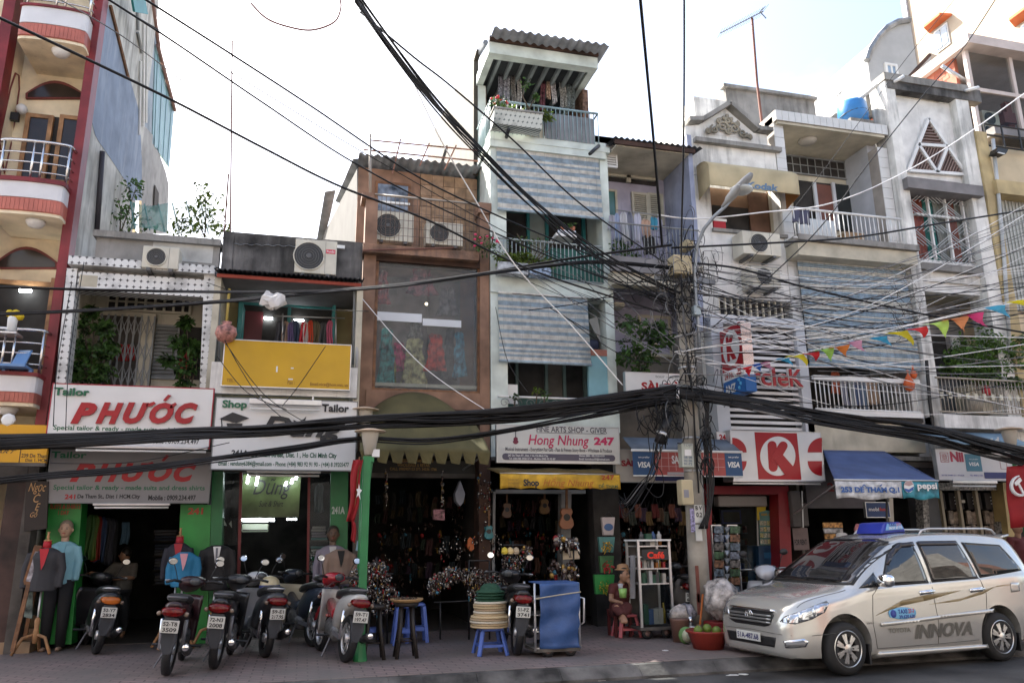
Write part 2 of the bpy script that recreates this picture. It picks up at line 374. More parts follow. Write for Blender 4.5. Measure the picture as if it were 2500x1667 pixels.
def plant(name,label,cat,blobs,n,size,stems,m=LEAF,group=None,pot=None,seed=3):
 rnd=random.Random(seed);base=blobs[0][0]
 t=thing(name,label,cat,stems[0][0] if stems else base,group)
 for s in stems:M().tube(s,[max(.004,.016*(1-.7*i/(len(s)-1))) for i in range(len(s))],5).build('trunk',STEM,t,True)
 o=leaf_cloud(blobs,n,size,rnd).build('crown',m,t);o['kind']='stuff'
 if pot:
  c,r,h,pm=pot;M().lathe([(r*.75,0),(r,h),(r*.9,h),(r*.85,h-.04)],c,14).build('pot',pm,t,True)
 return t
def garment(p,name,a,b,c,d,Y,m,kind=0,seed=0,thing_label=None,group=None):
 """hanging clothing: folded cloth with shoulders (kind 0 shirt, 1 dress, 2 trousers / cloth)"""
 x0,x1,z0,z1=rect(a,b,c,d,Y);w=x1-x0;cx=(x0+x1)/2;h=z1-z0;ph=seed*1.7
 def fn(u,v):
  if kind==0:k=.35+.65*min(1,v*7) if v<.16 else 1-.12*math.sin(v*3)
  elif kind==1:k=.4+.3*min(1,v*6) if v<.35 else .6+.4*(v-.35)/.65
  else:k=.85+.15*v
  f=.028*math.sin(u*13+ph+v*1.3)*(.3+v)+.012*math.sin(u*29+ph*2)
  return(cx+(u-.5)*w*k+.01*math.sin(v*5+ph),Y+f+.035*math.cos((u-.5)*math.pi),z1-h*v*(1-.03*math.sin(u*5+ph)))
 o=M().grid(fn,14,9).build(name,m,p,True,thick=.012)
 if thing_label:tag(o,thing_label,'clothing',group)
 return o
#  ground
def paver_mat():
 m,t,p=_nt('red_pavers');N,L=t.nodes.new,t.links.new
 geo=N('ShaderNodeNewGeometry');mp=N('ShaderNodeMapping');mp.inputs['Scale'].default_value=(1,1,0);L(geo.outputs['Position'],mp.inputs[0])
 b=N('ShaderNodeTexBrick');b.inputs['Scale'].default_value=2.0;b.inputs['Mortar Size'].default_value=.018
 b.inputs['Color1'].default_value=(.26,.19,.175,1);b.inputs['Color2'].default_value=(.20,.15,.14,1);b.inputs['Mortar'].default_value=(.07,.055,.05,1)
 L(mp.outputs[0],b.inputs['Vector'])
 n=N('ShaderNodeTexNoise');n.inputs['Scale'].default_value=1.1;n.inputs['Detail'].default_value=8;L(geo.outputs['Position'],n.inputs['Vector'])
 mr=N('ShaderNodeMapRange');mr.inputs[1].default_value=.35;mr.inputs[2].default_value=.68;L(n.outputs['Fac'],mr.inputs[0])
 mx=N('ShaderNodeMix');mx.data_type='RGBA';mx.inputs['B'].default_value=(.15,.13,.12,1);L(mr.outputs[0],mx.inputs['Factor']);L(b.outputs['Color'],mx.inputs['A'])
 L(mx.outputs['Result'],p.inputs['Base Color']);p.inputs['Roughness'].default_value=.6
 bp=N('ShaderNodeBump');bp.inputs['Strength'].default_value=.4;bp.inputs['Distance'].default_value=.01;L(b.outputs['Fac'],bp.inputs['Height']);bp.invert=True
 L(bp.outputs[0],p.inputs['Normal']);return m
ASPH=mat('asphalt',(.07,.068,.067),.75,var=.45,scale=1.2,fine=.5,bump=.25,streak=.3,dirt=(.11,.1,.09))
tag(M().box(-300,300,-300,300,-.6,-.02).build('ground',mat('ground_dust',(.12,.11,.1),.9)),kind='structure')
tag(M().box(-80,80,-12.5,-3.94,-.3,0).build('road',ASPH),kind='structure')
tag(M().box(-80,80,-17,-12.5,-.3,.15).build('pavement_opposite',ASPH),kind='structure')
tag(M().box(-80,80,-3.72,14,-.3,.15).build('pavement',paver_mat()),kind='structure')
oh=tag(bpy.data.objects.new('street_opposite',None),kind='structure');COL.objects.link(oh);_wl[oh.name]=Vector((0,0,0))
for i in range(14):
 x_=-34+5*i;hz=9+(i*37%5)
 wbox(oh,'opposite_front',x_,x_+4.96,-24,-17,.15,hz,mat('opposite_plaster_%d'%(i%4),[(.42,.41,.39),(.36,.2,.16),(.44,.43,.43),(.4,.39,.37)][i%4],.85))
 for j in range(3):wbox(oh,'opposite_window',x_+.9,x_+3.9,-17.02,-16.98,1+j*3.1,2.8+j*3.1,DARK2)
kb=tag(bpy.data.objects.new('kerb',None),kind='structure');COL.objects.link(kb);_wl[kb.name]=Vector((0,0,0))
KM=mat('kerb_concrete',(.11,.105,.10),.9,var=.5,streak=.4,dirt=(.06,.056,.053),bump=.3)
kme=M().prism([(0,-3.722,-.2),(0,-3.722,.146),(0,-3.80,.14),(0,-3.935,.03),(0,-3.935,-.2)],(.996,0,0)).mesh(KM,False,'kerbstone')
for i in range(-8,18):obj('kerbstone',kme,kb,(i*1.0,0,0))
for i,(px,py,s) in enumerate([(1538,1655,.3),(1600,1650,.22),(1470,1660,.2),(1790,1648,.1),(1815,1646,.08),(1625,1588,.05),(1448,1650,.07)]):
 c=G(px,py,.0 if py>1600 else .15)
 q=M();rr=random.Random(i)
 q.prism([c+Vector((s*math.cos(a)*rr.uniform(.5,1),.06*math.sin(a)*rr.uniform(.5,1),.004)) for a in[k*math.pi/5 for k in range(10)]],(0,0,.004))
 tag(q.build('litter_scrap',flat([(.5,.48,.44),(.3,.29,.27),(.4,.38,.35),(.6,.6,.58),(.6,.6,.58),(.7,.7,.7),(.5,.03,.05)][i])),('wide pale smear','second grey smear','third beige smear','small white scrap left of the taxi wheel','tiny white scrap nearest the taxi wheel','white scrap on the pavement','red scrap')[i]+' lying along the kerb gutter','litter','scraps of litter by the kerb')
def rear_mass(p,x0,x1,ztop,m=WHITEDIRTY,zmid=3.15,y0=1.35,depth=11.):
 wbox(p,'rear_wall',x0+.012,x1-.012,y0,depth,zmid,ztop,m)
 wbox(p,'rear_ground_wall',x0+.012,x1-.012,4.6,depth,.15,zmid,DARK)
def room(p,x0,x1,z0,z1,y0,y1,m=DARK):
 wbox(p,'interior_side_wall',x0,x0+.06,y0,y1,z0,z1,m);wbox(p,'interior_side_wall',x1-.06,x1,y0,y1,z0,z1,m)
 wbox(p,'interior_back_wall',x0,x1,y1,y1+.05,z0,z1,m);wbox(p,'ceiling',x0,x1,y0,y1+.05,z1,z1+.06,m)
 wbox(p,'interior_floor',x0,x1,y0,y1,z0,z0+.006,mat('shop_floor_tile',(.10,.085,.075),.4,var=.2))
def tube_light(p,a,b,c,d,Y,m=TUBE):
 x0,x1,z0,z1=rect(a,b,c,d,Y);M().tube([(x0,Y,(z0+z1)/2),(x1,Y,(z0+z1)/2)],max(.014,(z1-z0)/2),8).build('fluorescent_tube',m,p,True)
def lamp_case(p,a,b,c,d,Y):
 x0,x1,z0,z1=rect(a,b,c,d,Y)
 wbox(p,'sign_lamp',x0,x1,Y,Y+.09,z0+(z1-z0)*.45,z1,ALU,.006)
 M().tube([(x0+.02,Y+.04,z0),(x1-.02,Y+.04,z0)],.016,8).build('unlit_tube',WPAINT,p,True)
#  cream house with red columns, far left
Y0=-.3
XR0=W(211,300,Y0).x;XL0=W(30,0,Y0).x
h=thing('shophouse','cream house with dark red columns and bowed balconies at the left edge','house',(XR0-1,Y0,.15),'shophouses in the row')
wbox(h,'column',XR0-.14,XR0,Y0,Y0+.3,2.9,14.8,REDP);wbox(h,'lower_pier',XR0-.14,XR0,Y0,Y0+.3,.15,2.895,DARK2)
wbox(h,'column',XL0-.12,XL0+.05,Y0,Y0+.3,.15,14.8,REDP)
wbox(h,'rear_wall',XL0-4,XR0-.25,1.3,3.6,3.2,15,CREAM);wbox(h,'rear_lower_wall',XL0-4,XR0-.25,3.6,8,.15,8.5,CREAM)
wbox(h,'back_wall',XL0-3,XR0-.2,.48,1.3,2.9,14.8,CREAM)
wbox(h,'loggia_side_wall',XL0-.12,XL0+.02,Y0+.3,.48,.15,14.8,CREAM)
sw=wbox(h,'side_wall',XR0-.2,XR0-.012,Y0+.3,3.6,.15,14.8,mat('side_wall_plaster',(.56,.55,.50),.85,streak=.8,dirt=(.16,.15,.125),bump=.2))
XS=XR0-.012
bl=[(253,12),(240,120),(220,281),(232,330),(240,345),(261,375),(286,412),(310,449),(322,490),(346,490),(346,390),(341,278),(318,196),(262,12)]
o=M().prism([WX(a,b,XS+.003) for a,b in bl],(.003,0,0)).build('blue_paint_field',BLUEW,sw)
ext=mat('bright_side_plaster',(.34,.33,.31),.8,streak=.35,dirt=(.17,.16,.14))
def xpoly(p,name,pts,X,m,th=.06):return M().prism([WX(a,b,X) for a,b in pts],(-th,0,0)).build(name,m,p)
xpoly(h,'side_extension',[(346,300),(373,330),(405,420),(412,450),(408,570),(346,572)],XS-.03,ext)
xpoly(h,'side_extension',[(330,0),(372,0),(385,110),(385,300),(375,345),(346,300),(318,196),(258,0)],XS-.05,mat('upper_side_plaster',(.32,.37,.41),.8,streak=.3,dirt=(.22,.25,.28)))
TEALS=mat('pale_teal_sheet',(.16,.28,.29),.45,var=.15,metal=.2)
for k in range(8):
 a=k/8
 xpoly(h,'teal_sheet_panel',[(380+46*a,112+158*a),(380+46*(a+.118),112+158*(a+.118)),(372+42*(a+.118),350+60*(a+.118)),(372+42*a,350+60*a)],XS-.03+(.012 if k%2 else 0),TEALS,.03)
for k,(a,b) in enumerate([((270,15),(313,190)),((335,0),(337,75)),((336,80),(346,130)),((352,50),(350,310)),((360,60),(357,300)),((344,150),(341,330))]):
 M().tube([WX(a[0],a[1],XS+.03),WX(b[0],b[1],XS+.03)],.03,5).build('wall_strip',[WOODB,PGREY,PGREY,WPAINT,WPAINT,WPAINT][k],sw)
xpoly(h,'teal_sheet_panel',[(262,0),(325,0),(333,75),(328,130),(318,190),(312,185)],XS-.015,mat('pale_glass_sheet',(.28,.4,.43),.35,var=.2),.03)
xpoly(h,'teal_awning',[(325,0),(355,0),(362,36),(330,30)],XS+.35,mat('teal_awning',(.03,.22,.22),.5),.04)
for a,b in[((372,0),(387,110)),((387,110),(388,120)),((385,110),(427,270))]:
 M().tube([WX(*a,XS+.02),WX(*b,XS+.02)],.045,6).build('roof_edge',mat('roof_edge',(.2,.11,.09),.7),h)
xpoly(h,'side_window',[(379,452),(388,472),(386,520),(376,512)],XS+.006,DARK2,.02)
M().tube([WX(250,370,XS+.06),WX(236,570,XS+.06)],.045,8).build('drain_pipe',flat((.035,.03,.035)),h,True)
XB=W(153,470,-.62).x;XA=W(43,45,-.62).x
def bow(x0,x1,n=12):
 c=(x0+x1)/2;w=(x1-x0)/2
 return[(x0,0.85)]+[(c-w*math.cos(math.pi*i/n)*1.0 if 0<i<n else(x0 if i==0 else x1),-.52-.12*math.sin(math.pi*i/n)**.6) for i in range(n+1)]+[(x1,.85)]
PINKW=mat('white_band_tile',(.66,.65,.65),.45,var=.06)
for k,(px,ycap,yw,yc,ye,ax) in enumerate([(130,17,22,62,100,XA),(80,436,446,484,524,XA),(50,908,917,956,990,XA)]):
 z=[W(px,v,-.62).z for v in(ycap,yw,yc,ye)]
 P0=bow(ax,XB);P1=[(x+.02*(1 if x>(ax+XB)/2 else -1),y-.03 if y<0 else y) for x,y in P0]
 b=M().prism([(x,y,z[1]) for x,y in P1],(0,0,z[0]-z[1])).build('balcony_cap',REDP,h)
 w=M().prism([(x,y,z[2]) for x,y in P0],(0,0,z[1]-z[2])).build('balcony_band',PINKW,h)
 c=M().prism([(x*.999,y+.02 if y<0 else y,z[3]+.05) for x,y in P0],(0,0,z[2]-z[3]-.05)).build('balcony_base',CORAL,h)
 arc=P0[1:-1]
 for i in range(len(arc)-1):
  (xa,ya),(xb,yb)=arc[i],arc[i+1]
  for q in(0,1):
   f0,f1=q/2+.02,q/2+.48
   pa=Vector((xa+(xb-xa)*f0,ya+(yb-ya)*f0,0));pb=Vector((xa+(xb-xa)*f1,ya+(yb-ya)*f1,0))
   M().prism([(pa.x,pa.y+.012,z[3]+.06),(pb.x,pb.y+.012,z[3]+.06),(pb.x,pb.y+.012,z[2]-.01),(pa.x,pa.y+.012,z[2]-.01)],(0,-.006,0)).build('tile',CORAL,c)
 M().prism([(x,y+.03 if y<0 else y,z[3]) for x,y in P0],(0,0,.05)).build('balcony_soffit',CREAM,h)
 wbox(h,'balcony_return',XB+.004,XR0-.145,-.27,.85,z[3],z[1],CREAM)
 wbox(h,'return_tile',XB+.004,XR0-.145,-.28,-.272,z[3]+.03,z[2],CORAL)
 M().lathe([(.14,.0),(.14,-.03),(.10,-.09),(.02,-.11)],((ax+XB)/2+.1,-.35,z[3]),14).build('ceiling_lamp',WPAINT,h,True)
 arc2=[Vector((x,y+.08,0)) for x,y in arc]+[Vector((XB+.02,-.2,0))]
 zt=z[0]
 for j,hh in enumerate((.14,.3,.46,.66)):
  M().tube([v+Vector((0,0,zt+hh)) for v in arc2],.026 if j==3 else .013,6).build('rail',STEEL,h,True)
 for j in(2,6,7,11):
  M().tube([arc2[j]+Vector((0,0,zt)),arc2[j]+Vector((0,0,zt+.66))],.02,6).build('rail_post',STEEL,h,True)
def arch(p,a,c,yb,yt,Y):
 n=12;out=[(a,yb)]+[(a+(c-a)*i/n,yb-(yb-yt)*(.28+.72*math.sin(math.pi*i/n))) for i in range(n+1)]+[(c,yb)]
 f=poly(p,'fanlight_frame',out,Y,.08,mat('red_moulding',(.17,.035,.03),.6))
 inn=[(a+5,yb-3)]+[(a+6+(c-a-12)*i/n,yb-4-(yb-yt-10)*(.24+.74*math.sin(math.pi*i/n))) for i in range(n+1)]+[(c-5,yb-3)]
 poly(f,'pane',inn,Y-.01,.009,mat('brown_glass',(.035,.025,.02),.15))
arch(h,62,204,240,197,.42);arch(h,-12,140,655,602,.42)
for(a,b,c,d) in[(50,277,119,450),(134,281,196,450)]:
 dd=frame(h,'door',a,b,c,d,.36,.43,.07,WOODL)
 x0,x1,z0,z1=rect(a,b,c,d,.38);wbox(dd,'pane',x0+.07,x1-.07,.38,.40,z0+.07,z1-.07,mat('brown_glass'))
box(h,'door_gap',119,285,134,450,.44,.46,DARK)
box(h,'door_opening',-40,690,122,905,.44,.47,DARK)  # flat panel painted dark in place of the unlit room behind
frame(h,'door_frame',-40,684,130,910,.38,.44,.07,WOODL)
wbox(h,'door_leaf',W(122,780,.2).x,W(122,780,.2).x+.05,.0,.38,W(100,900,.3).z,W(100,690,.3).z,WOODL)
tube_light(h,48,704,76,714,.3)
xl=XL0+.03
M().tube([Vector((xl,y,z)) for y,z in((.0,8.0),(.1,9.0),(.2,9.35),(.35,9.4),(.45,9.2),(.5,8.3),(.4,7.6),(.0,8.0))],.014,5).build('wall_moulding',mat('red_moulding'),h)
M().ball((xl+.14,.3,8.75),.09,12).build('wall_lamp',WPAINT,h,True);M().box(xl,xl+.12,.26,.34,8.52,8.66).build('lamp_bracket',BLACK,h)
sg=thing('shop_sign','orange shop board reading 239, half hidden by the cable bundle','sign',(W(60,1080,-.9).x,-.9,3),'shop signs in the row')
x0,x1,z0,z1=rect(-120,1035,117,1128,-.9)
wbox(sg,'board',x0,x1,-.9,-.82,z0,z1,mat('orange_board',(.60,.30,.01),.45,var=.06));wbox(sg,'edge_strip',x0,x1,-.91,-.83,z0-.05,z0-.003,DARK2)
txt(sg,'239 De Tham',52,1107,116,1117,-.905,BLACKL,.01);txt(sg,'Dist 1, HCM',62,1119,115,1128,-.905,BLACKL,.01)
txt(sg,'ART',-12,1098,40,1106,-.905,BLACKL,.0,.4)
wbox(sg,'divider',W(48,1110,-.906).x,W(48,1110,-.906).x+.008,-.906,-.902,z0,z0+.18,BLACKL)
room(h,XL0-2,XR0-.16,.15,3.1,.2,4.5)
wbox(h,'lintel',XL0-2,XR0-.16,-.25,.2,2.55,3.15,DARK2)
wbox(h,'door_pier',XR0-.42,XR0-.15,-.2,.05,.15,2.55,mat('dark_painted_pier',(.05,.025,.02),.6,var=.5))
for k in range(3):wbox(h,'step',XL0-2,W(82,1540,-.2).x,-.28+.28*k,.1+.28*k,.15,.3+.15*k,mat('tan_step',(.26,.17,.10),.7,var=.3))
M().lathe([(.09,0),(.09,-.04),(.055,-.05)],W(22,1025,-.86),8,'y').build('round_lamp',WPAINT,h,True)
pm=flat((.42,.24,.10))
pn=thing('carved_sign','black hanging panel with gold brush lettering beside the dark shop entrance','sign',W(95,1220,-.35))
poly(pn,'panel',[(64,1176),(118,1174),(114,1290),(58,1296)],-.35,.03,flat((.018,.012,.01)))
for k,s in enumerate(('Ngọc','C','E','Gỗ')):
 a,b,c,d=[(70,1178,112,1206),(82,1206,98,1226),(86,1228,98,1245),(74,1246,92,1262)][k];txt(pn,s,a,b,c,d,-.355,pm,.0,.3)
#  tailor house with star tiles
XB1=(XR0+.02,W(517,800,-.2).x)
h=thing('shophouse','narrow house framed in star-pattern tiles above the first tailor shop','house',(-2.7,0,.15),'shophouses in the row')
STAR=star_tile('star_tile')
rear_mass(h,XB1[0],XB1[1],W(387,640,1.35).z-.3,CONC)
pl=[(163,655),(189,655),(160,935),(135,934)];poly(h,'tile_column',pl,-.35,.3,STAR)
poly(h,'tile_column',[(499,660),(526,660),(508,955),(487,955)],-.35,.3,STAR)
box(h,'tile_header',188,672,500,716,-.34,-.05,STAR);box(h,'bare_patch',193,672,238,700,-.343,-.341,CREAM2)
box(h,'tile_beam',165,636,526,656,-.45,-.05,STAR)
box(h,'dark_recess',190,656,500,674,-.2,-.05,CONC)
box(h,'parapet',232,588,536,642,-.05,.15,CONC);box(h,'coping',226,572,540,587,-.14,.22,CONC)
box(h,'white_patch',372,590,520,638,-.055,-.052,mat('whitewash',(.5,.5,.47),.85,var=.25))
wbox(h,'roof_slab',XB1[0],XB1[1],-.05,1.36,W(387,655,0).z-.1,W(387,648,0).z,CONC)
wbox(h,'loggia_back_wall',XB1[0],XB1[1],.95,1.34,3.1,6.0,CREAM2)
wbox(h,'loggia_side_wall',XB1[0],XB1[0]+.12,-.05,.95,3.1,6.0,CREAM2);wbox(h,'loggia_side_wall',XB1[1]-.13,XB1[1]-.003,-.05,.95,3.1,6.0,CREAM2)
wbox(h,'balcony_slab',XB1[0],XB1[1],-.85,1.0,3.02,3.2,CONC)
vent=frame(h,'ventilator',258,717,468,762,.9,.96,.04,CREAM2);box(vent,'dark_gap',262,720,464,759,.935,.945,DARK)
x0,x1,z0,z1=rect(258,717,468,762,.9)
me=M().box(0,.035,0,.05,0,z1-z0-.08).mesh(CREAM2,False,'mullion')
for k in range(1,9):obj('mullion',me,vent,(x0+(x1-x0)*k/9,.885,z0+.04))
wbox(vent,'crossbar',x0,x1,.89,.92,(z0+z1)/2-.015,(z0+z1)/2+.015,CREAM2)
gt=thing('folding_gate','collapsible steel lattice gate on the balcony above the first tailor sign','gate',W(300,935,.8))
x0,x1,z0,z1=rect(236,768,372,945,.8)
wbox(gt,'dark_opening',x0,x1,.9,.93,z0,z1,DARK2)
me=M().box(0,.028,0,.02,0,z1-z0).mesh(PGREY,False,'upright')
for k in range(9):obj('upright',me,gt,(x0+(x1-x0-.028)*k/8,.8,z0))
for k in range(8):
 xa,xb=x0+(x1-x0)*k/8,x0+(x1-x0)*(k+1)/8
 for j in range(3):
  za,zb=z0+(z1-z0)*(j/3+.03),z0+(z1-z0)*((j+1)/3-.03)
  M().beam((xa,.795,za),(xb,.795,zb),.012,.006,(0,1,0)).build('lattice_bar',PGREY,gt);M().beam((xa,.788,zb),(xb,.788,za),.012,.006,(0,1,0)).build('lattice_bar',PGREY,gt)
box(h,'gate_wall_column',340,765,372,945,.84,.95,CREAM2)
for q in(1,2):garment(None,'red_garment',262+q*20,840,290+q*20,880,.86,flat((.35,.02,.02)),0,q,('left','right')[q-1]+' red garment hanging behind the folding lattice gate','red garments behind the gate')
slat_frame(h,'shutter',362,792,434,925,.9,14,PGREY,back=DARK)
box(h,'side_opening',434,798,492,926,.93,.948,DARK)
garment(None,'red_cloth',436,850,462,915,.85,flat((.33,.03,.03)),2,3,'red cloth hanging in the opening beside the grey shutter','cloth')
def bush(label,pts,n,seed,rx,m=LEAF,Y=.25,size=.11):
 bl=[];st=[]
 for i,(px,py,r) in enumerate(pts):
  c=W(px,py,Y);k=r*.0068;bl.append((c,(k,k*.8,k)))
  b=W(rx+(px-rx)*.3,pts[-1][1]+15,Y);st.append([b,(b+c)/2+Vector((.04,0,.05)),c])
 return plant('potted_plant',label,'plant',bl,n,size,st,m,seed=seed)
bush('tall bushy plant at the left end of the first tailor balcony',[(200,790,26),(225,760,14),(255,800,22),(190,850,26),(235,860,34),(265,850,24),(215,905,34),(180,905,18),(250,910,24)],1500,4,215)
bush('bamboo-leaved plant growing before the red cloth on the first tailor balcony',[(455,785,12),(440,835,24),(468,850,22),(415,880,16),(452,895,24),(485,850,12),(448,938,14)],620,5,452,size=.13)
rt=plant('rooftop_plant','thin wiry plant on the roof against the blue side wall','plant',[(W(285,490,2.2),.35),(W(300,540,2.2),.45),(W(335,545,2.2),.4),(W(330,455,2.2),.2)],330,.1,[[W(292,575,2.2),W(296,520,2.2),W(280,450,2.2)],[W(292,575,2.2),W(312,520,2.2),W(335,448,2.2)],[W(310,575,2.2),W(335,530,2.2),W(362,500,2.2)]],LEAF,'plants on the tailor roof',seed=6)
plant('rooftop_plant','leafy sunlit shrub at the right end of the roof net','plant',[(W(495,470,1.6),.22),(W(480,520,1.6),.32),(W(515,500,1.6),.3),(W(505,545,1.6),.38),(W(470,530,1.6),.3),(W(545,560,1.6),.2),(W(440,560,1.6),.25)],480,.10,[[W(500,580,1.6),W(503,520,1.6),W(496,450,1.6)],[W(500,580,1.6),W(480,530,1.6),W(455,490,1.6)]],LEAFY,'plants on the tailor roof',seed=7)
nt=thing('shade_net','torn green garden net strung across the tailor house roof','net',W(420,575,1.9))
NET=mat('green_net',(.16,.36,.34),.8,var=.3,alpha=.45,transl=.3)
M().grid(lambda u,v:W(318+(522-318)*u,(491+20*math.sin(u*3)*.5)*(1-v)+(560+14*u)*v,1.9)+Vector((0,.12*math.sin(u*9+v*3),0)),30,8).build('mesh_cloth',NET,nt,True)
for k in range(6):M().tube([W(318+34*k+10*(1-1),493+5*math.sin(k),1.88),W(330+36*k,560+3*k,1.88)],.01,4).build('cord',flat((.1,.25,.24)),nt)
for(a,b,lab) in[((567,100,1.0),(565,575,1.0),'very tall thin pole rising from the roof between the tailor houses'),((558,425,1.2),(548,570,1.2),'short leaning pole beside the very tall thin roof pole')]:
 t=thing('roof_pole',lab,'pole',W(*b));M().tube([W(*b)-Vector((0,0,.3)),W(*a)],.016,6).build('shaft',mat('rust',(.17,.075,.055),.8),t)
aircon('ivory air conditioner on the grey parapet of the star-tiled house',347,602,437,655,-.5,None,.38)
def sign_board(label,a,b,c,d,Y,m,rim=ALU,th=.08,name='shop_sign'):
 x0,x1,z0,z1=rect(a,b,c,d,Y);s=thing(name,label,'sign',((x0+x1)/2,Y,z0),'shop signs in the row')
 wbox(s,'board',x0,x1,Y,Y+th,z0,z1,m)
 frame_m(x0-.012,x1+.012,z0-.012,z1+.012,Y-.006,Y+th+.004,.014).build('edge_trim',rim,s);return s
YS=-.92
s=sign_board('white tailor sign with large raised red letters above its grey twin',120,943,516,1090,YS,SIGNW,flat((.35,.03,.05)))
txt(s,'Tailor',132,947,219,966,YS-.01,GREENL,.025,.0,.02)
def phuoc(s,Y,y0,y1,m,raised,dx=0):
 for ch,a,c in(('P',176,236),('H',237,300),('U',302,362),('O',366,424),('C',428,482)):
  x0,x1,z0,z1=rect(a+dx,y0,c+dx,y1,Y);lettering(s,ch,(x0,Y,z0),(x1-x0,0,0),(0,0,z1-z0),m,.055,.32,raised)
 hz=y0-(y1-y0)*.04
 for pts in([(358,y0+3),(376,y0-3),(380,y0+1),(370,y0+8),(356,y0+10)],[(418,y0+4),(428,y0-1),(431,y0+3),(422,y0+12),(414,y0+14)],[(398,y0-6),(410,y0-20),(418,y0-18),(404,y0-4)]):
  poly(s,'accent_mark',[(a+dx,b) for a,b in pts],Y-(raised or .002),max(.002,raised),m)
def phuoc_small(s,Y,y0,y1,dx=0):
 txt(s,'Special tailor & ready - made suits and dress shirts',130+dx,y0,500+dx,y1,Y,GREENL,.018)
phuoc(s,YS-.012,983,1035,REDL,.035);phuoc_small(s,YS-.004,1041,1056);txt(s,'241',166,1066,190,1080,YS-.004,REDL);txt(s,'De Tham St., Dist 1 HCM.City',196,1067,340,1080,YS-.004,BLACKL);txt(s,'Mobile : 0909.234.497',362,1071,486,1083,YS-.004,BLACKL)
lamp_case(s,180,1088,506,1100,YS-.12)
YS2=-.32
s=sign_board('grey lower tailor sign with red name, directly under its white twin',118,1101,513,1226,YS2,SIGNSH,PGREY)
txt(s,'Tailor',125,1102,212,1118,YS2-.004,GREENL,.03);phuoc(s,YS2-.004,1130,1176,REDL,0,-4);phuoc_small(s,YS2-.004,1184,1199);txt(s,'241',158,1206,184,1218,YS2-.004,REDL,.035);txt(s,'De Tham St., Dist 1 HCM.City',189,1206,342,1219,YS2-.004,BLACKL,.03);txt(s,'Mobile : 0909.234.497',362,1208,478,1221,YS2-.004,BLACKL,.03)
lamp_case(s,226,1228,414,1238,YS2-.06)
pl=poly(h,'green_pilaster',[(119,1228),(200,1228),(174,1572),(88,1572)],-.02,.35,GREENP)
txt(pl,'SUITS & SHIRTS',122,1230,197,1242,-.026,flat((.35,.06,.03)),.03);txt(pl,'1 DAY',142,1246,169,1256,-.026,flat((.35,.06,.03)),.03)
pl=poly(h,'green_pilaster',[(441,1230),(515,1232),(505,1570),(425,1570)],-.02,.35,GREENP);txt(pl,'241',459,1239,496,1255,-.026,flat((.35,.06,.03)),.04)
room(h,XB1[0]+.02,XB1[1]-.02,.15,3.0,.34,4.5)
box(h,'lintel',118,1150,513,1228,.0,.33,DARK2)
#  second tailor house with amber board
XB2=(XB1[1]+.02,W(878,850,-.1).x)
h=thing('shophouse','low house with black mouldy parapet above an amber board and a tailor shop','house',(-.4,0,.15),'shophouses in the row')
rear_mass(h,XB2[0],XB2[1],W(700,640,1.35).z-.2,MOULD)
zt=W(700,580,.1).z
box(h,'parapet',542,578,885,668,.0,.2,MOULD);box(h,'corner_post',542,572,568,662,-.03,.22,MOULD)
M().grid(lambda u,v:W(567+(735-567)*u,574+22*v+6*u,-.02)+Vector((0,.25*(1-v),.012*math.sin(u*40))),40,2).build('flashing_sheet',mat('bright_flashing',(.6,.6,.58),.4,metal=.3,var=.2),h)
box(h,'flashing_sheet',812,598,842,606,-.03,.2,WPAINT)
aircon('cream air conditioner with red badge on the black parapet',720,586,822,668,-.35,'Funiki',.33)
x0,x1=XB2;ze=W(700,668,-.75).z
corrugated(h,'corrugated_eave',x0,x1,-.75,ze,.05,ze+.16,GALVD,.075,.014)
wbox(h,'red_fascia',x0+.04,x1-.04,-.62,-.58,ze-.09,ze-.035,flat((.30,.05,.03)))
wbox(h,'soffit',x0+.02,x1-.02,-.57,1.34,ze-.06,ze-.02,mat('dusty_soffit',(.16,.155,.16),.9,var=.2))
wbox(h,'roof_slab',x0,x1,.05,1.36,ze-.02,ze+.1,MOULD)
wbox(h,'loggia_back_wall',x0,x1,.9,1.34,3.1,ze-.06,mat('yellow_wall',(.42,.35,.18),.8,var=.15))
for xx in(x0,x1-.1):wbox(h,'loggia_side_wall',xx,xx+.1,-.5,.9,3.1,ze-.06,CREAM2)
wn=frame(h,'window_frame',578,742,818,850,.82,.9,.05,TEAL);box(wn,'dark_room',582,746,814,848,.86,.875,DARK);box(wn,'mullion',700,745,708,850,.815,.86,TEAL)
box(wn,'open_leaf',580,740,590,850,.35,.8,TEAL);box(wn,'open_leaf',810,745,818,845,.35,.8,TEAL)
box(wn,'curtain',590,760,640,848,.84,.855,flat((.10,.015,.02)))
tube_light(wn,645,774,665,780,.82);tube_light(wn,718,780,742,784,.82)
M().tube([W(560,705,-.45),W(552,800,-.45)],.022,8).build('bamboo_pole',flat((.45,.33,.08)),h,True)
for a in(528,536,866):M().tube([W(a,680,-.4),W(a-3,890,-.4)],.022,8).build('drain_pipe',PGREY,h,True)
M().tube([W(877,680,-.45),W(869,830,-.45),W(872,860,-.5),W(868,975,-.5)],.024,8).build('drain_pipe',flat((.4,.38,.36)),h,True)
rk=thing('clothes_rail','metal clothes rail on the balcony above the amber board','clothes rail',W(760,840,.3))
M().tube([W(665,771,.3),W(842,777,.3)],.012,6).build('rail',ALU,rk,True)
for a in(690,820):M().tube([W(a,765,.3),W(a,845,.3)],.014,6).build('upright',ALU,rk,True)
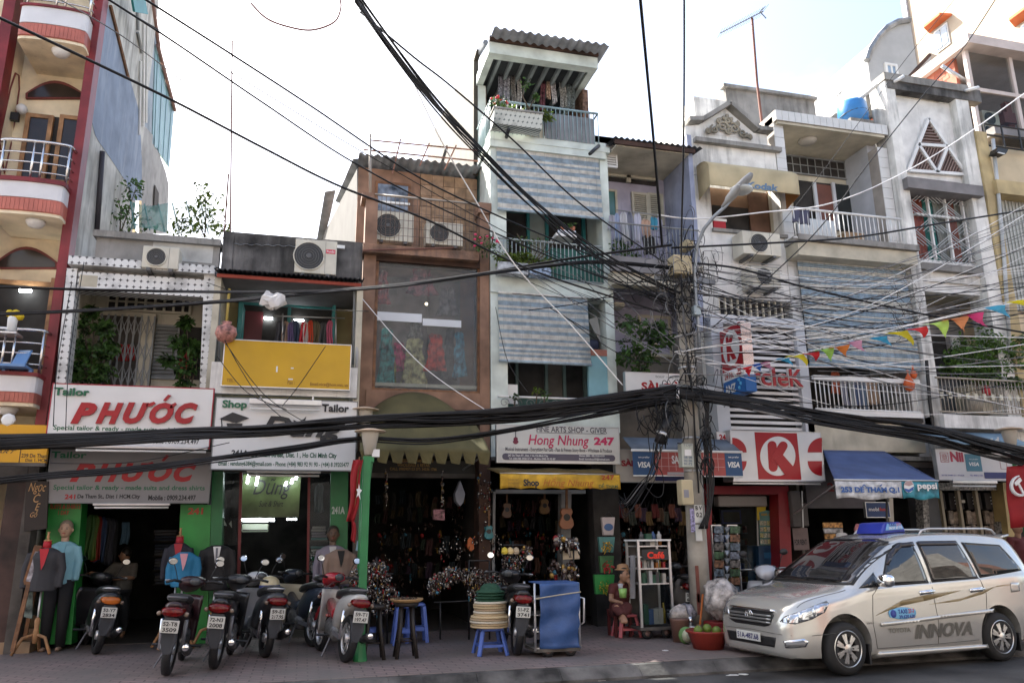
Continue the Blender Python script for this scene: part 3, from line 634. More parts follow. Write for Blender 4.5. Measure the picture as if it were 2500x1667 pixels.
cl=[(672,696,(.03,.03,.035),'black'),(688,704,(.3,.2,.14),'tan'),(702,716,(.13,.09,.2),'violet'),(712,730,(.03,.045,.08),'navy'),(732,746,(.5,.02,.03),'bright red'),(740,754,(.5,.45,.42),'white'),(752,764,(.55,.06,.02),'orange-red patterned'),(760,782,(.10,.08,.04),'olive'),(778,800,(.05,.05,.05),'charcoal'),(798,812,(.45,.1,.16),'pink')]
for i,(a,c,rgb,w) in enumerate(cl):
 garment(None,'hanging_shirt',a,782+i%3*2,c,838+(i*7)%5,.3,flat(rgb),0,i,w+' garment hanging on the rail above the amber board','clothes on the rail above the amber board')
box(h,'white_parapet',513,890,872,965,-.72,-.6,WHITE)
wbox(h,'balcony_slab',x0,x1,-.72,1.0,3.0,3.14,CONC)
s=sign_board('blank amber board with faded contact line on the balcony front',545,836,855,946,-.85,YELLOW,ALU)
txt(s,'TEL :',553,924,575,932,-.855,flat((.25,.12,.01)),.02);txt(s,'Fax :',702,929,720,938,-.855,flat((.25,.12,.01)),.02);txt(s,'Email.nice@hcm.vnn. vn',757,934,850,945,-.855,flat((.25,.12,.01)),.02)
for a,b,c,d in((674,894,678,908),(710,897,717,900),(704,924,715,927)):box(s,'peeled_patch',a,b,c,d,-.856,-.852,SIGNW)
bgp=thing('plastic_bag','knotted pink plastic bag tied at the left corner of the amber board','bag',W(556,825,-.9))
M().lathe([(.01,-.17),(.1,-.13),(.15,-.02),(.13,.08),(.05,.13),(.07,.17),(.02,.18)],W(552,812,-.9),12,sx=1.1).build('bag_body',mat('pink_bag',(.45,.2,.16),.4,var=.5,scale=14,bump=.6),bgp,True)
YS=-1.0
s=sign_board('white tailor sign with black script name and mortarboard beside its red-lettered neighbour',522,976,869,1146,YS,SIGNW,PGREY)
txt(s,'Shop',543,977,603,1001,YS-.01,GREENL,.03,0,.015);txt(s,'Tailor',786,987,852,1006,YS-.01,BLACKL,.03,0,.015)
txt(s,'Dung',636,1018,842,1080,YS-.012,BLACKL,.035,.35,.03)
poly(s,'accent_mark',[(716,1024),(728,1030),(742,1022),(748,1016),(744,1030),(730,1038),(718,1034)],YS-.03,.02,BLACKL)
poly(s,'mortarboard',[(536,1022),(568,1006),(608,1020),(576,1032)],YS-.03,.02,BLACKL);poly(s,'mortarboard_cap',[(553,1033),(592,1033),(588,1046),(556,1045)],YS-.026,.018,BLACKL)
M().tube([W(540,1020,YS-.03),W(542,1038,YS-.03),W(538,1050,YS-.03)],.008,4).build('tassel',BLACKL,s);M().lathe([(.12,0),(.10,-.01)],W(557,1062,YS-.004),18,'y',sy=.35).build('green_oval',flat((.02,.2,.07)),s)
txt(s,'241A',565,1098,607,1112,YS-.005,BLACKL,.04);txt(s,'De Tham Street, Dist. 1 , Ho Chi Minh City',614,1104,822,1120,YS-.005,flat((.02,.1,.06)),.03);txt(s,'Email : vendung6384@gmail.com - Phone: (+84) 983 92 91 90 - (+84) 8 39205477',533,1126,852,1141,YS-.005,flat((.02,.1,.06)),.02)
lamp_case(s,608,974,785,998,YS-.14)
for a in(634,762):box(s,'lamp_bracket',a,968,a+4,976,YS-.1,YS,ALU)
for pts in([(518,1150),(545,1150),(536,1570),(507,1570)],[(808,1150),(850,1152),(846,1570),(803,1570)]):
 pl=poly(h,'green_pilaster',pts,-.02,.3,mat('deep_green_paint',(.015,.14,.045),.45,var=.15))
txt(pl,'241A',810,1236,842,1254,-.026,flat((.35,.42,.4)),.04)
poly(h,'shopfront_mullion',[(585,1150),(592,1150),(582,1560),(575,1560)],.1,.06,flat((.14,.02,.02)));poly(h,'shopfront_mullion',[(752,1150),(758,1150),(752,1560),(746,1560)],.1,.06,flat((.14,.02,.02)))
poly(h,'shop_glass',[(545,1150),(585,1150),(575,1560),(536,1560)],.14,.01,GLASS);poly(h,'shop_glass',[(758,1150),(808,1150),(802,1560),(752,1560)],.14,.01,GLASS)
lamp_case(h,602,1148,783,1160,-.6)
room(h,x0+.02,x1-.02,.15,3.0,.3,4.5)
box(h,'lintel',520,1120,868,1152,.0,.28,DARK2)
ish=thing('inner_sign','dim green sign with script lettering hanging inside the second tailor shop','sign',W(660,1270,1.2))
box(ish,'board',590,1158,732,1262,1.2,1.24,mat('green_glass_sign',(.10,.14,.05),.4,var=.4));txt(ish,'Dũng',618,1168,710,1218,1.19,BLACKL,.0,.35);txt(ish,'Suit & Shirt',632,1222,692,1236,1.19,BLACKL,0,.3)
lt=thing('ceiling_lights','row of lit fluorescent tubes inside the second tailor shop','lamp',W(670,1270,1.6))
for a,b,c,d,Y in((588,1266,670,1272,1.6),(700,1265,724,1269,1.6),(600,1270,655,1272,3.2)):tube_light(lt,a,b,c,d,Y)
for a,b,c,d in((602,1158,606,1180),(623,1160,629,1184),(694,1175,699,1186),(709,1168,714,1180),(719,1160,725,1170)):
 x0_,x1_,z0_,z1_=rect(a,b,c,d,1.0);M().tube([((x0_+x1_)/2,1.0,z0_),((x0_+x1_)/2+.02,1.0,z1_)],.02,8).build('lamp_bulb',TUBE,lt,True)
aci=thing('indoor_air_conditioner','long indoor air conditioner on the back of the second tailor shop','air conditioner',W(620,1295,1.9));box(aci,'casing',590,1278,655,1298,1.9,2.1,flat((.35,.38,.30)),.02);box(aci,'air_outlet',592,1292,653,1295,1.89,1.9,DARK)
def shelves(label,a,c,rows,Y,cols,seed):
 rr=random.Random(seed);t=thing('cloth_shelf',label,'shelf',W((a+c)/2,rows[-1][1],Y))
 for b,d in rows:
  box(t,'shelf_board',a,d,c,d+3,Y-.02,Y+.35,DARK2);k=0;y=d
  while y-7>b:
   box(t,'folded_cloth',a+2+rr.random()*5,y-6,c-2-rr.random()*6,y-.5,Y,Y+.3,flat(rr.choice(cols),.8),.01);y-=7
 return t
shelves('dark shelf of folded cloth at the back of the first tailor shop',372,436,[(1290,1320),(1325,1355),(1360,1390),(1395,1425)],2.6,[(.07,.09,.13),(.11,.12,.15),(.05,.06,.09),(.16,.16,.17)],3)
shelves('shelf of folded shirts inside the glass of the second tailor shop',757,802,[(1280,1318),(1325,1360),(1365,1400),(1405,1440)],.5,[(.22,.2,.24),(.12,.14,.2),(.3,.28,.27),(.09,.2,.2)],4)
cl=[((.05,.13,.03),'olive green'),((.10,.16,.03),'grass green'),((.28,.03,.02),'red'),((.04,.07,.15),'blue'),((.03,.03,.04),'black'),((.05,.05,.07),'slate'),((.02,.02,.025),'dark')]
for i,(rgb,w) in enumerate(cl):
 garment(None,'hanging_jacket',205+i*10,1255+i*2,228+i*10,1362+i*3,.9+i*.1,flat(rgb),0,i,w+' jacket hanging inside the first tailor shop','jackets in the first tailor shop')
garment(None,'hanging_jeans',296,1274,316,1328,1.6,flat((.09,.17,.25)),2,3,'pale blue jeans hanging inside the first tailor shop','clothing')
sj=thing('display_jacket','dark suit jacket with white collar hanging behind the glass','clothing',W(566,1330,.6))
garment(sj,'jacket',542,1265,592,1330,.6,flat((.02,.02,.022)),0,2);poly(sj,'collar',[(547,1268),(554,1283),(547,1282)],.53,.01,WPAINT);poly(sj,'collar',[(565,1270),(566,1288),(559,1278)],.53,.01,WPAINT)
garment(None,'hanging_suit',768,1180,790,1250,.5,flat((.10,.13,.15)),0,5,'grey-blue suit hanging high behind the glass by number 241A','clothing')
#  brown house with the dress window
XB3=(XB2[1]+.02,W(1196,800,0).x)
h=thing('shophouse','brown plastered house with a tall display window of dresses','house',(2,0,.15),'shophouses in the row')
zs=W(1010,610,0).z
rear_mass(h,XB3[0],XB3[1],zs-.1,BROWN)
x0,x1=XB3
wbox(h,'column',x0,W(914,760,0).x,0,.35,3.0,W(900,480,0).z,BROWN);wbox(h,'column',W(1172,760,0).x,x1-.005,0,.35,3.0,W(1180,500,0).z,BROWN)
box(h,'column_cap',884,470,914,484,-.04,.36,BROWN);box(h,'column_cap',1168,495,1200,520,-.04,.36,BROWN)
box(h,'slab_edge',886,604,1170,625,-.16,.3,mat('crumbling_slab',(.26,.15,.10),.9,var=.5,streak=.7,dirt=(.08,.07,.06),bump=.5));box(h,'lintel',914,626,1172,645,0.01,.3,mat('dark_brown',(.06,.03,.02),.8,var=.4))
wbox(h,'slab',x0,x1,.3,1.4,zs-.1,zs+.06,BROWN)
box(h,'sill',893,955,1172,998,-.03,.34,BROWN)
M().tube([W(886,611,-.2),W(1108,605,-.2)],.014,6).build('rusty_rod',mat('rust'),h)
wr=wbox(h,'window_room',x0+.36,x1-.3,1.3,1.34,3.3,zs-.1,mat('showroom_wall',(.22,.19,.17),.9,var=.4))
xw0,xw1,zw0,zw1=rect(913,640,1172,958,.06)
wf=frame_m(xw0,xw1,zw0,zw1,.05,.12,.05).build('window_frame',WOODB,h)
wbox(wf,'pane',xw0+.05,(xw0+xw1)/2-.004,.08,.09,zw0+.05,zw1-.05,GLASSR);wbox(wf,'pane',(xw0+xw1)/2+.004,xw1-.05,.08,.09,zw0+.05,zw1-.05,GLASSR)
wbox(h,'window_shelf',xw0,xw1,.12,1.3,zw0+.1,zw0+.16,CREAM2)
for a,b,c,d in((902,763,1030,784),(1032,780,1126,797)):box(wf,'frosted_strip',a,b,c,d,.06,.075,mat('frosted_film',(.6,.62,.64),.5,var=.05))
DC=[((.02,.22,.20),(925,800,962,950),'teal sequinned gown'),((.34,.30,.14),(985,825,1040,952),'pale gold gown'),((.40,.03,.10),(958,835,990,905),'crimson dress'),((.45,.04,.02),(1042,815,1085,905),'scarlet dress'),((.05,.05,.05),(1085,800,1112,925),'black dress'),((.25,.22,.05),(948,860,968,955),'yellow flowered dress'),((.05,.20,.28),(1108,810,1135,920),'blue dress'),((.22,.2,.17),(1000,770,1030,825),'cream lace top'),((.3,.03,.03),(915,660,950,740),'dark red gown on the upper level'),((.16,.03,.04),(1000,655,1060,720),'maroon cloth on the upper level'),((.12,.10,.10),(1070,700,1115,770),'grey shawl on the upper level')]
for i,(rgb,(a,b,c,d),w) in enumerate(DC):
 dm=mat('dress_%d'%i,[min(.8,c_*1.05) for c_ in rgb],.5,var=.8,scale=11)
 cw=(c-a)*.18;a-=cw;c+=cw;dr=thing('display_dress',w+' in the tall display window','dress',W((a+c)/2,d,.5),'dresses in the display window')
 garment(dr,'skirt',a,b+(d-b)*.3,c,d,.22+.05*(i%3),dm,1,i);garment(dr,'bodice',a+(c-a)*.2,b,c-(c-a)*.2,b+(d-b)*.36,.22+.05*(i%3),dm,0,i)
tb=thing('display_lamp','small lit bulb inside the dress window','lamp',W(1041,742,.5));M().ball(W(1041,742,.5),.025,8).build('bulb',mat('warm_bulb',(1,.8,.5),.4,emit=6,var=0),tb,True)
fl=thing('flower_bunch','yellow flower bunch at the foot of the gold gown','flowers',W(998,905,.38))
for k in range(7):M().ball(W(990+7*(k%3),892+6*(k//3),.38),.035,6).build('blossom',flat((.6,.45,.03)),fl,True)
YT=.05
gr=thing('terrace_guard','wire guard grille before the two air conditioners on the brown terrace','railing',W(1040,600,YT))
xa,xb,za,zb=rect(914,487,1172,600,YT)
M().tube([(xa,YT,zb),(xb,YT,zb)],.02,6).build('top_rail',mat('weathered_pipe',(.32,.28,.24),.5,metal=.3),gr,True)
me=M().tube([(0,0,0),(0,0,zb-za)],.005,4).mesh(mat('rusty_wire',(.14,.10,.08),.7),False,'wire')
for k in range(24):obj('wire',me,gr,(xa+(xb-xa)*(k+.5)/24,YT,za))
for k in range(6):M().tube([(xa,YT,za+(zb-za)*k/6),(xb,YT,za+(zb-za)*k/6)],.005,4).build('cross_wire',mat('rusty_wire'),gr)
aircon('air conditioner behind the wire guard, left of the pair on the brown terrace',912,517,1010,588,.12,None,.36)
aircon('air conditioner behind the wire guard, right of the pair on the brown terrace',1040,543,1130,598,.12,None,.36)
YB=1.15
zr=W(990,420,YB).z
xa,xb=W(872,500,YB).x,W(1165,500,YB).x
wbox(h,'terrace_room_wall',xa,W(1025,480,YB).x,YB,YB+.15,zs,zr,BROWN)
for k in range(9):
 xk=W(1026,480,YB).x;wk=(xb-xk)/5
 for j in range(5):wbox(h,'plank',xk+wk*j+.004,xk+wk*(j+1)-.004,YB+(.006 if(j+k)%2 else 0),YB+.15,zs+(zr-zs)*k/9+.004,zs+(zr-zs)*(k+1)/9-.004,mat('plank_%d'%((j*3+k)%4),[(.29,.18,.105),(.33,.205,.12),(.25,.155,.09),(.31,.2,.125)][(j*3+k)%4],.6,var=.25,scale=6))
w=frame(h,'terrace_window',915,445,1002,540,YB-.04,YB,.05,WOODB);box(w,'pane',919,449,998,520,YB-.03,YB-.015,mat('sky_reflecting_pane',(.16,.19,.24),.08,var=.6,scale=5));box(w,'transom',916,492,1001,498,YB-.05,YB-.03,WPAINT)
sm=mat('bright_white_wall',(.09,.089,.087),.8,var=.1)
wq=lambda a_,b_,t_:W(a_,b_,1.2+4.8*t_)
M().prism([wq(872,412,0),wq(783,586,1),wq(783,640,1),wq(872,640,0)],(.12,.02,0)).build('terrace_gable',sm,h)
M().prism([wq(890,386,0),wq(862,388,0),wq(818,492,.5),wq(840,502,.5),wq(872,420,.1)],(0,.04,.02)).build('gable_roof_edge',GALV,h);M().prism([wq(820,464,.62),wq(793,468,.62),wq(772,592,1),wq(788,594,1),wq(806,530,.8)],(0,.04,.02)).build('gable_roof_edge',GALV,h)
wbox(h,'terrace_block',xa+.03,xb-.05,YB+.16,7,zs,zr-.25,BROWN)
corrugated(h,'terrace_roof',xa-.02,xb+.12,YB-.35,zr+.12,YB+3.3,zr+.02,GALV,.16,.025)
sf=thing('roof_scaffold','thin bamboo scaffold rails above the brown house','scaffold',W(905,480,.2))
BAM=mat('bamboo_rust',(.26,.12,.08),.7,var=.3)
M().tube([W(904,480,.2),W(904,328,.2)],.028,6).build('upright',mat('weathered_pipe'),sf,True)
for a,b in(((908,343),(1170,368)),((888,366),(1168,394))):M().tube([W(*a,.5),W(*b,.5)],.016,5).build('rail',BAM,sf)
for a,b in(((978,340),(958,425)),((1048,350),(1025,405)),((1114,355),(1085,415))):M().tube([W(*a,.48),W(*b,.48)],.014,5).build('strut',BAM,sf)
cn=thing('canopy','olive canvas canopy with zigzag valance and arched hood over the souvenir shop','awning',W(1035,1080,-1.0))
xa,xb=W(880,1060,-1.6).x,W(1198,1060,-1.6).x;z0c=W(1035,1105,-1.6).z;zv=W(1035,1121,-1.6).z;zarch=W(1035,958,-.1).z;zl=W(1035,1018,-.1).z
def can(u,v):
 top=zl+(zarch-zl)*max(0,math.sin(math.pi*min(1,max(0,(u-.08)/.84))))**.7
 return(xa+(xb-xa)*(.5+(u-.5)*(.93+.07*v)),-.1-1.5*v**.9,top+(z0c-top)*(v**1.25)+.02*math.sin(v*math.pi)*math.sin(u*8))
M().grid(can,40,14).build('canvas_top',OLIVE,cn,True,thick=.012)
n=9
for k in range(n):
 a,b=xa+(xb-xa)*k/n,xa+(xb-xa)*(k+1)/n;ww=(b-a)
 M().prism([(a+.005,-1.605,z0c+.005),(b-.005,-1.605,z0c+.005),(b-ww*.22,-1.62,zv-.07),(a+ww*.22,-1.60,zv-.05)],(0,.008,0)).build('valance_flap',OLIVE,cn)
for xx in(xa+.1,xb-.1):M().tube([(xx,-1.58,z0c-.01),(xx,.1,z0c-.1)],.015,6).build('frame_arm',PGREY,cn)
box(h,'shop_header',900,1124,1190,1158,.3,.4,flat((.02,.018,.015)))
sgm=flat((.30,.18,.05))
for s_,a,b,c,d in(('NHƯ NGỌC',960,1102,1070,1119),('ACCESSORY - HANDMADE',965,1120,1058,1128),('WHOLESALE & RETAIL',970,1131,1050,1139),('CALL: 0983907123 ĐT: 34336 1766',952,1141,1066,1148)):
 txt(h,s_.replace('Đ','D'),a,b,c,d,.29,sgm,.02)
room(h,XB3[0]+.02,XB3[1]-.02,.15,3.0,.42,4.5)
box(h,'shutter_case',905,1155,1160,1166,.25,.4,DARK2)
wbox(h,'pier',XB3[0],XB3[0]+.16,-.02,.42,.15,3.0,DARK2);wbox(h,'pier',XB3[1]-.2,XB3[1]-.004,-.02,.42,.15,3.0,mat('dark_brown'))
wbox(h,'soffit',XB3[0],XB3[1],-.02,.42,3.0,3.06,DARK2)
#  tall pale green house with blinds
XB4=(XB3[1]+.01,W(1500,800,0).x)
h=thing('shophouse','tallest pale green house with striped blinds and a rooftop balcony','house',(4.2,0,.15),'shophouses in the row')
x0,x1=XB4
zt=W(1330,365,0).z
zb1=W(1330,690,0).z;zb0=W(1330,1005,0).z
rear_mass(h,x0,x1,zt,WHITEDIRTY,zmid=3.0)
PW=W(1237,700,0).x-x0
for xx,xe in((x0,x0+PW),(x1-.17,x1-.003)):wbox(h,'column',xx,xe,-.02,.3,3.0,zt+.05,PALEG)
box(h,'slab_edge',1196,333,1478,372,-.1,.3,PALEG);box(h,'slab_edge',1198,683,1490,722,-.06,.3,PALEG);wbox(h,'slab_edge',x0,x1,-.06,.3,zb0-.35,zb0,PALEG)
for za,zc,k in((zb0,zb1,0),(zb1+.1,zt,1)):
 wbox(h,'floor_back_wall',x0+.01,x1-.01,1.0,1.34,za-.3,zc,mat('teal_dim_wall',(.06,.13,.12),.8,var=.4));wbox(h,'slab',x0+.005,x1-.005,.3,1.34,za-.22,za-.02,PALEG)
 for q in(0,1):wbox(h,'loggia_side_wall',(x0+.02,x1-.12)[q],(x0+.1,x1-.02)[q],.3,1.0,za-.02,zc,PALEG)
for a,b,c,d,m in((1215,520,1290,640,DARK),(1292,520,1335,640,mat('pale_curtain',(.3,.34,.31),.8)),(1338,520,1425,650,DARK),(1428,520,1466,650,DARK2)):box(h,'door_panel',a,b,c,d,.95,.99,m)
for a in(1290,1336,1426):box(h,'door_post',a-3,500,a+4,655,.88,.97,TEAL)
for a,b,c,d,m in((1215,870,1260,970,DARK),(1262,870,1330,970,DARK),(1336,880,1375,970,DARK2),(1380,890,1424,970,DARK)):box(h,'door_panel',a,b,c,d,.95,.99,m)
for a in(1262,1334,1378,1428):box(h,'door_post',a-3,860,a+4,985,.88,.97,mat('grey_green_paint',(.10,.15,.14),.6))
box(h,'blue_partition',1437,865,1486,975,.02,.1,mat('pale_blue_board',(.22,.42,.48),.6,var=.1));box(h,'partition_cap',1437,853,1482,868,.0,.12,flat((.35,.14,.10)))
poly(h,'leaning_sheet',[(1436,780),(1458,772),(1474,848),(1446,800)],.3,.03,flat((.42,.42,.4)))
box(h,'dark_bundle',1438,828,1464,852,.3,.6,flat((.04,.05,.1)),.05)
YBL=-.09
blind('striped blue and cream blind on the upper floor of the tallest house',1214,372,1466,522,YBL,16,per=3,drop=.1)
blind('striped blue and cream blind on the lower floor of the tallest house',1218,722,1438,884,YBL,19,per=3,drop=.1)
def flip_y():pass
bk=thing('balcony_railing','grey-green balcony railing under the upper blind of the tallest house','railing',W(1340,680,-.12))
railing(bk,1215,592,1470,682,-.12,26,mat('railing_grey',(.34,.38,.38),.5,var=.15),r=.009,rail=.02)
for k in range(10):box(bk,'spear_ornament',1352+k*12,636,1356+k*12,644,-.13,-.115,mat('railing_grey'))
box(h,'green_panel',1345,610,1470,685,.0,.03,mat('dark_teal_panel',(.02,.11,.09),.6,var=.2))
sh=thing('plant_shelf','white hanging shelf with two small pots above the middle balcony','shelf',W(1380,575,-.1))
box(sh,'shelf_board',1358,570,1408,577,-.25,.1,WPAINT);box(sh,'rack',1362,562,1406,569,-.24,-.23,ALU)
for a in(1374,1398):
 M().lathe([(.04,0),(.055,.09)],W(a,566,-.1),10).build('pot',flat((.35,.12,.06)),sh,True);q=leaf_cloud([(W(a,552,-.1),.07)],30,.07,random.Random(a)).build('leaves',LEAF,sh);q['kind']='stuff'
for k,(a,b,c,d,mm) in enumerate(((1216,640,1290,668,mat('faded_planter',(.42,.44,.46),.7,var=.3,scale=9)),(1294,652,1346,672,mat('blue_check_planter',(.30,.38,.5),.7,var=.5,scale=18)))):
 t=thing('planter_box',('faded long planter full of herbs on the middle balcony edge','blue chequered planter on the middle balcony edge')[k],'planter',W((a+c)/2,d,-.3));box(t,'box',a,b,c,d,-.34,-.14,mm,.01)
 bl=[(W(a+(c-a)*(q+.5)/4,b-8,-.25),(.13,.1,.12)) for q in range(4)];o=leaf_cloud(bl,520 if k==0 else 200,.09,random.Random(k+31)).build('herbs',LEAFY,t);o['kind']='stuff'
def flowers(label,cx,cy,Y,n,rgb,seed,sc=1.):
 rr=random.Random(seed);t=thing('flowering_plant',label,'plant',W(cx,cy+30,Y))
 for k in range(4):
  e=W(cx+rr.uniform(-28,28)*sc,cy-rr.uniform(0,24)*sc,Y);b=W(cx,cy+32*sc,Y);M().tube([b,(b+e)/2+Vector((.03,0,.02)),e],.008,4).build('stem',STEM,t)
 o=leaf_cloud([(W(cx,cy+8,Y),(.28*sc,.15,.2*sc))],130,.07,rr).build('foliage',LEAF,t);o['kind']='stuff'
 for k in range(n):
  c=W(cx+rr.uniform(-34,34)*sc,cy+rr.uniform(-20,14)*sc,Y-.03);M().ball(c,.03,6,sz=.6).build('blossom',flat(rgb),t)
flowers('pink flowering shrub at the left corner of the middle balcony',1190,590,-.28,11,(.75,.05,.16),5)
plant('bare_shrub','sparse twiggy shrub rising from the planter on the middle balcony','plant',[(W(1310,600,-.25),(.35,.15,.3)),(W(1270,600,-.25),(.3,.15,.2))],120,.06,[[W(1290,655,-.25),W(1285+k*14,610,-.25),W(1262+k*26,570+(k%2)*14,-.25)] for k in range(5)],LEAF,seed=12)
bk=thing('balcony_railing','white pipe railing with curls under the lower blind of the tallest house','railing',W(1340,1000,-.12))
xa,xb,za,zc=rect(1216,972,1490,1030,-.12);M().tube([(xa,-.12,zc),(xb,-.12,zc)],.02,8).build('top_rail',WPAINT,bk,True)
for k in range(9):
 c=Vector((xa+(xb-xa)*(k+.5)/9,-.12,zc-.11));M().tube([c+Vector((.09*math.cos(q*.7),0,.09*math.sin(q*.7)))*(1-q*.07) for q in range(12)],.006,4).build('scroll',PGREY,bk)
box(h,'leaning_white_panel',1216,938,1264,985,.1,.13,WPAINT)
for k,(px,py) in enumerate(((1258,968),(1312,952),(1330,962))):
 t=plant('seedling',('small green seedling by the white panel on the low balcony','yellowish sprout in the middle of the low balcony','tiny leafy sprout beside the yellowish one')[k],'plant',[(W(px,py,-.15),.08)],22,.08,[[W(px-3,py+34,-.15),W(px,py,-.15)]],(LEAF,LEAFY,LEAF)[k],seed=k)
YTp=-.05;YC4=1.05
wbox(h,'top_floor_slab',x0-.02,x1+.02,-.112,11,zt+.03,zt+.14,PALEG)
CK=mat('dark_brick_wall',(.17,.10,.07),.8,var=.5,scale=14)
xa,xb,zb_,zbt=rect(1192,126,1456,152,YTp);zbm=zb_
wbox(h,'top_column',x0,x0+.16,YC4,YC4+.2,zt,zbm,PALEG)
wbox(h,'top_side_wall',x0+.02,x0+.14,YC4+.2,10.5,zt,zbm-.02,mat('sunlit_side_wall',(.072,.062,.046),.8,streak=.6,dirt=(.024,.022,.018)))
xpoly(h,'stepped_side_wall',[(1176,122),(1129,203),(1053,351),(1050,430),(1168,430),(1168,150)],x0+.014,mat('sunlit_side_wall'),.1)
for a_,b_ in(((1186,104),(1127,200)),((1127,200),(1050,350))):M().tube([WX(*a_,x0+.0),WX(*b_,x0+.0)],.06,6).build('side_roof_edge',GALV,h)
wbox(h,'inner_brick_wall',x0+.145,x0+.2,YC4+.1,3.4,zt,zbm-.02,CK);wbox(h,'top_side_wall',x1-.22,x1-.1,YC4-.4,4.,zt,zbm-.02,CK)
wbox(h,'top_back_wall',x0+.02,x1-.1,3.4,3.6,zt,zbm,mat('dim_green_wall',(.05,.09,.08),.8));wbox(h,'top_rear_block',x0+.15,x1-.3,3.65,10.5,zt,zbm-.1,WHITEDIRTY)
wbox(h,'roof_beam',xa,xb,YTp-.06,YTp+.14,zb_,zbt,PALEG);wbox(h,'side_beam',xa,xa+.14,YTp+.14,8,zb_+.01,zbt-.01,PALEG);wbox(h,'side_beam',xb-.14,xb,YTp+.14,3.6,zb_+.01,zbt-.01,PALEG)
for k in range(8):
 xx=xa+.25+(xb-xa-.5)*k/7;wbox(h,'rafter',xx,xx+.06,YTp+.14,3.5,zbm+.02,zbm+.12,mat('rafter_grey',(.22,.25,.25),.7))
wbox(h,'ceiling_boards',xa+.15,xb-.15,YTp+.15,3.5,zbm+.125,zbm+.14,mat('dim_ceiling',(.04,.042,.045),.9))
zf=W(1343,88,-.5).z;corrugated(h,'roof_sheet',xa+.02,xb+.12,-.5,zf,4.5,zbt+.08,GALV,.17,.028);corrugated(h,'rear_roof',xa-.1,xb-.2,4.3,zbt+.02,10.8,zbm-.5,GALV,.17,.028)
wbox(h,'eave_board',xa,xb,YTp-.12,YTp-.07,zbt,zbt+.1,mat('dark_brown'))
bt=thing('balcony_railing','blue-grey rooftop balcony railing on the tallest house','railing',W(1330,335,-.14))
YR=-.14;BG=mat('blue_grey_paint',(.26,.36,.38),.5,var=.2)
_,xb2,za2,zc2=rect(1208,262,1460,338,YR)
M().tube([(x0-.02,1.0,zc2),(x0-.02,YR,zc2),(xb2,YR,zc2),(xb2,.7,zc2)],.025,8).build('top_rail',BG,bt,True)
me=M().tube([(0,0,za2),(0,0,zc2)],.010,5).mesh(BG,True,'baluster')
nb=26
for k in range(nb):obj('baluster',me,bt,(x0-.02+(xb2-x0+.02)*k/(nb-1),YR,0))
for k in range(1,9):obj('baluster',me,bt,(x0-.02,YR+.12*k,0))
for k in range(8):wbox(bt,'grey_sheet_panel',xb2-1.1+.13*k,xb2-1.1+.13*k+.126,YR+.03+(.006 if k%2 else 0),YR+.04,za2+.02,zc2-.1,mat('grey_plastic_sheet',(.24,.25,.26),.5))
wbox(bt,'cream_sheet_panel',xb2-1.5,xb2-1.12,YR+.03,YR+.04,za2+.02,zc2-.35,CREAM2)
tp=thing('tile_planter','star-tiled trough planter hung on the rooftop balcony','planter',W(1262,310,-.4))
xp0,xp1=W(1206,300,-.5).x,W(1324,300,-.5).x
M().prism([(xp0,-.2,za2-.02),(xp0,-.46,za2+.0),(xp0,-.54,za2+.26),(xp0,-.2,za2+.26)],(xp1-xp0,0,0)).build('trough',star_tile('star_tile_teal',.09,(.5,.53,.5),(.09,.12,.12)),tp)
wbox(tp,'trough_rim',xp0-.02,xp1+.02,-.56,-.18,za2+.26,za2+.30,CONC)
o=leaf_cloud([(Vector((xp0+.2+.22*k,-.37,za2+.34)),(.16,.09,.1)) for k in range(5)],420,.09,random.Random(9)).build('herbs',LEAFY,tp);o['kind']='stuff'
flowers('red flowering plant at the left end of the rooftop planter',1220,245,-.4,8,(.7,.06,.08),8,.7)
plant('desert_rose','bonsai-like plant with two bare stems and pink flowers on the rooftop planter','plant',[(W(1285,205,-.35),.12),(W(1310,235,-.35),.06)],70,.09,[[W(1292,268,-.35),W(1276,235,-.35),W(1283,208,-.35)],[W(1292,268,-.35),W(1300,250,-.35),W(1313,232,-.35)]],LEAF,seed=2)
for q,(a,b) in enumerate(((1250,322),(1450,360))):M().tube([W(a-14 if q==0 else a+12,b-4 if q else b+14,-.1),W(a-8 if q==0 else a-10,b+16 if q else b-6,-.5)],.035,6).build('drain_spout',BLACK,h,True)
LD=[(1215,182,1240,262,(.12,.12,.14)),(1232,182,1246,268,(.22,.22,.24)),(1248,182,1258,258,(.14,.13,.12)),(1262,184,1273,258,(.25,.24,.23)),(1335,175,1345,240,(.34,.24,.18)),(1346,175,1358,250,(.36,.35,.36)),(1366,195,1382,262,(.20,.20,.19)),(1382,205,1404,265,(.10,.12,.12)),(1320,198,1332,270,(.09,.03,.04))]
for i,(a,b,c,d,rgb) in enumerate(LD):
 garment(None,'laundry_item',a,b,c,d,.75,mat('laundry_%d'%i,[c_*1.5 for c_ in rgb],.8,var=.6,scale=30),2,i,('patterned grey','pale speckled','brown striped','white striped','beige','silver grey','grey flecked','black flecked','dark red')[i]+' laundry item hanging under the rooftop of the tallest house','laundry under the rooftop')
YS=-.95
s=sign_board('pale sign with red handwritten name, guitar picture and number 247',1214,1041,1511,1129,YS,mat('ivory_sign',(.58,.57,.52),.4,var=.05),ALU)
PK=flat((.52,.03,.10));DG=flat((.10,.09,.10))
txt(s,'FINE ARTS SHOP - GIVER',1310,1042,1482,1056,YS-.005,DG,.015);box(s,'underline',1310,1057,1480,1058,YS-.004,YS-.001,DG)
txt(s,'Hong Nhung',1290,1062,1438,1094,YS-.005,PK,.012,.2);txt(s,'247',1450,1067,1500,1087,YS-.005,PK,.05)
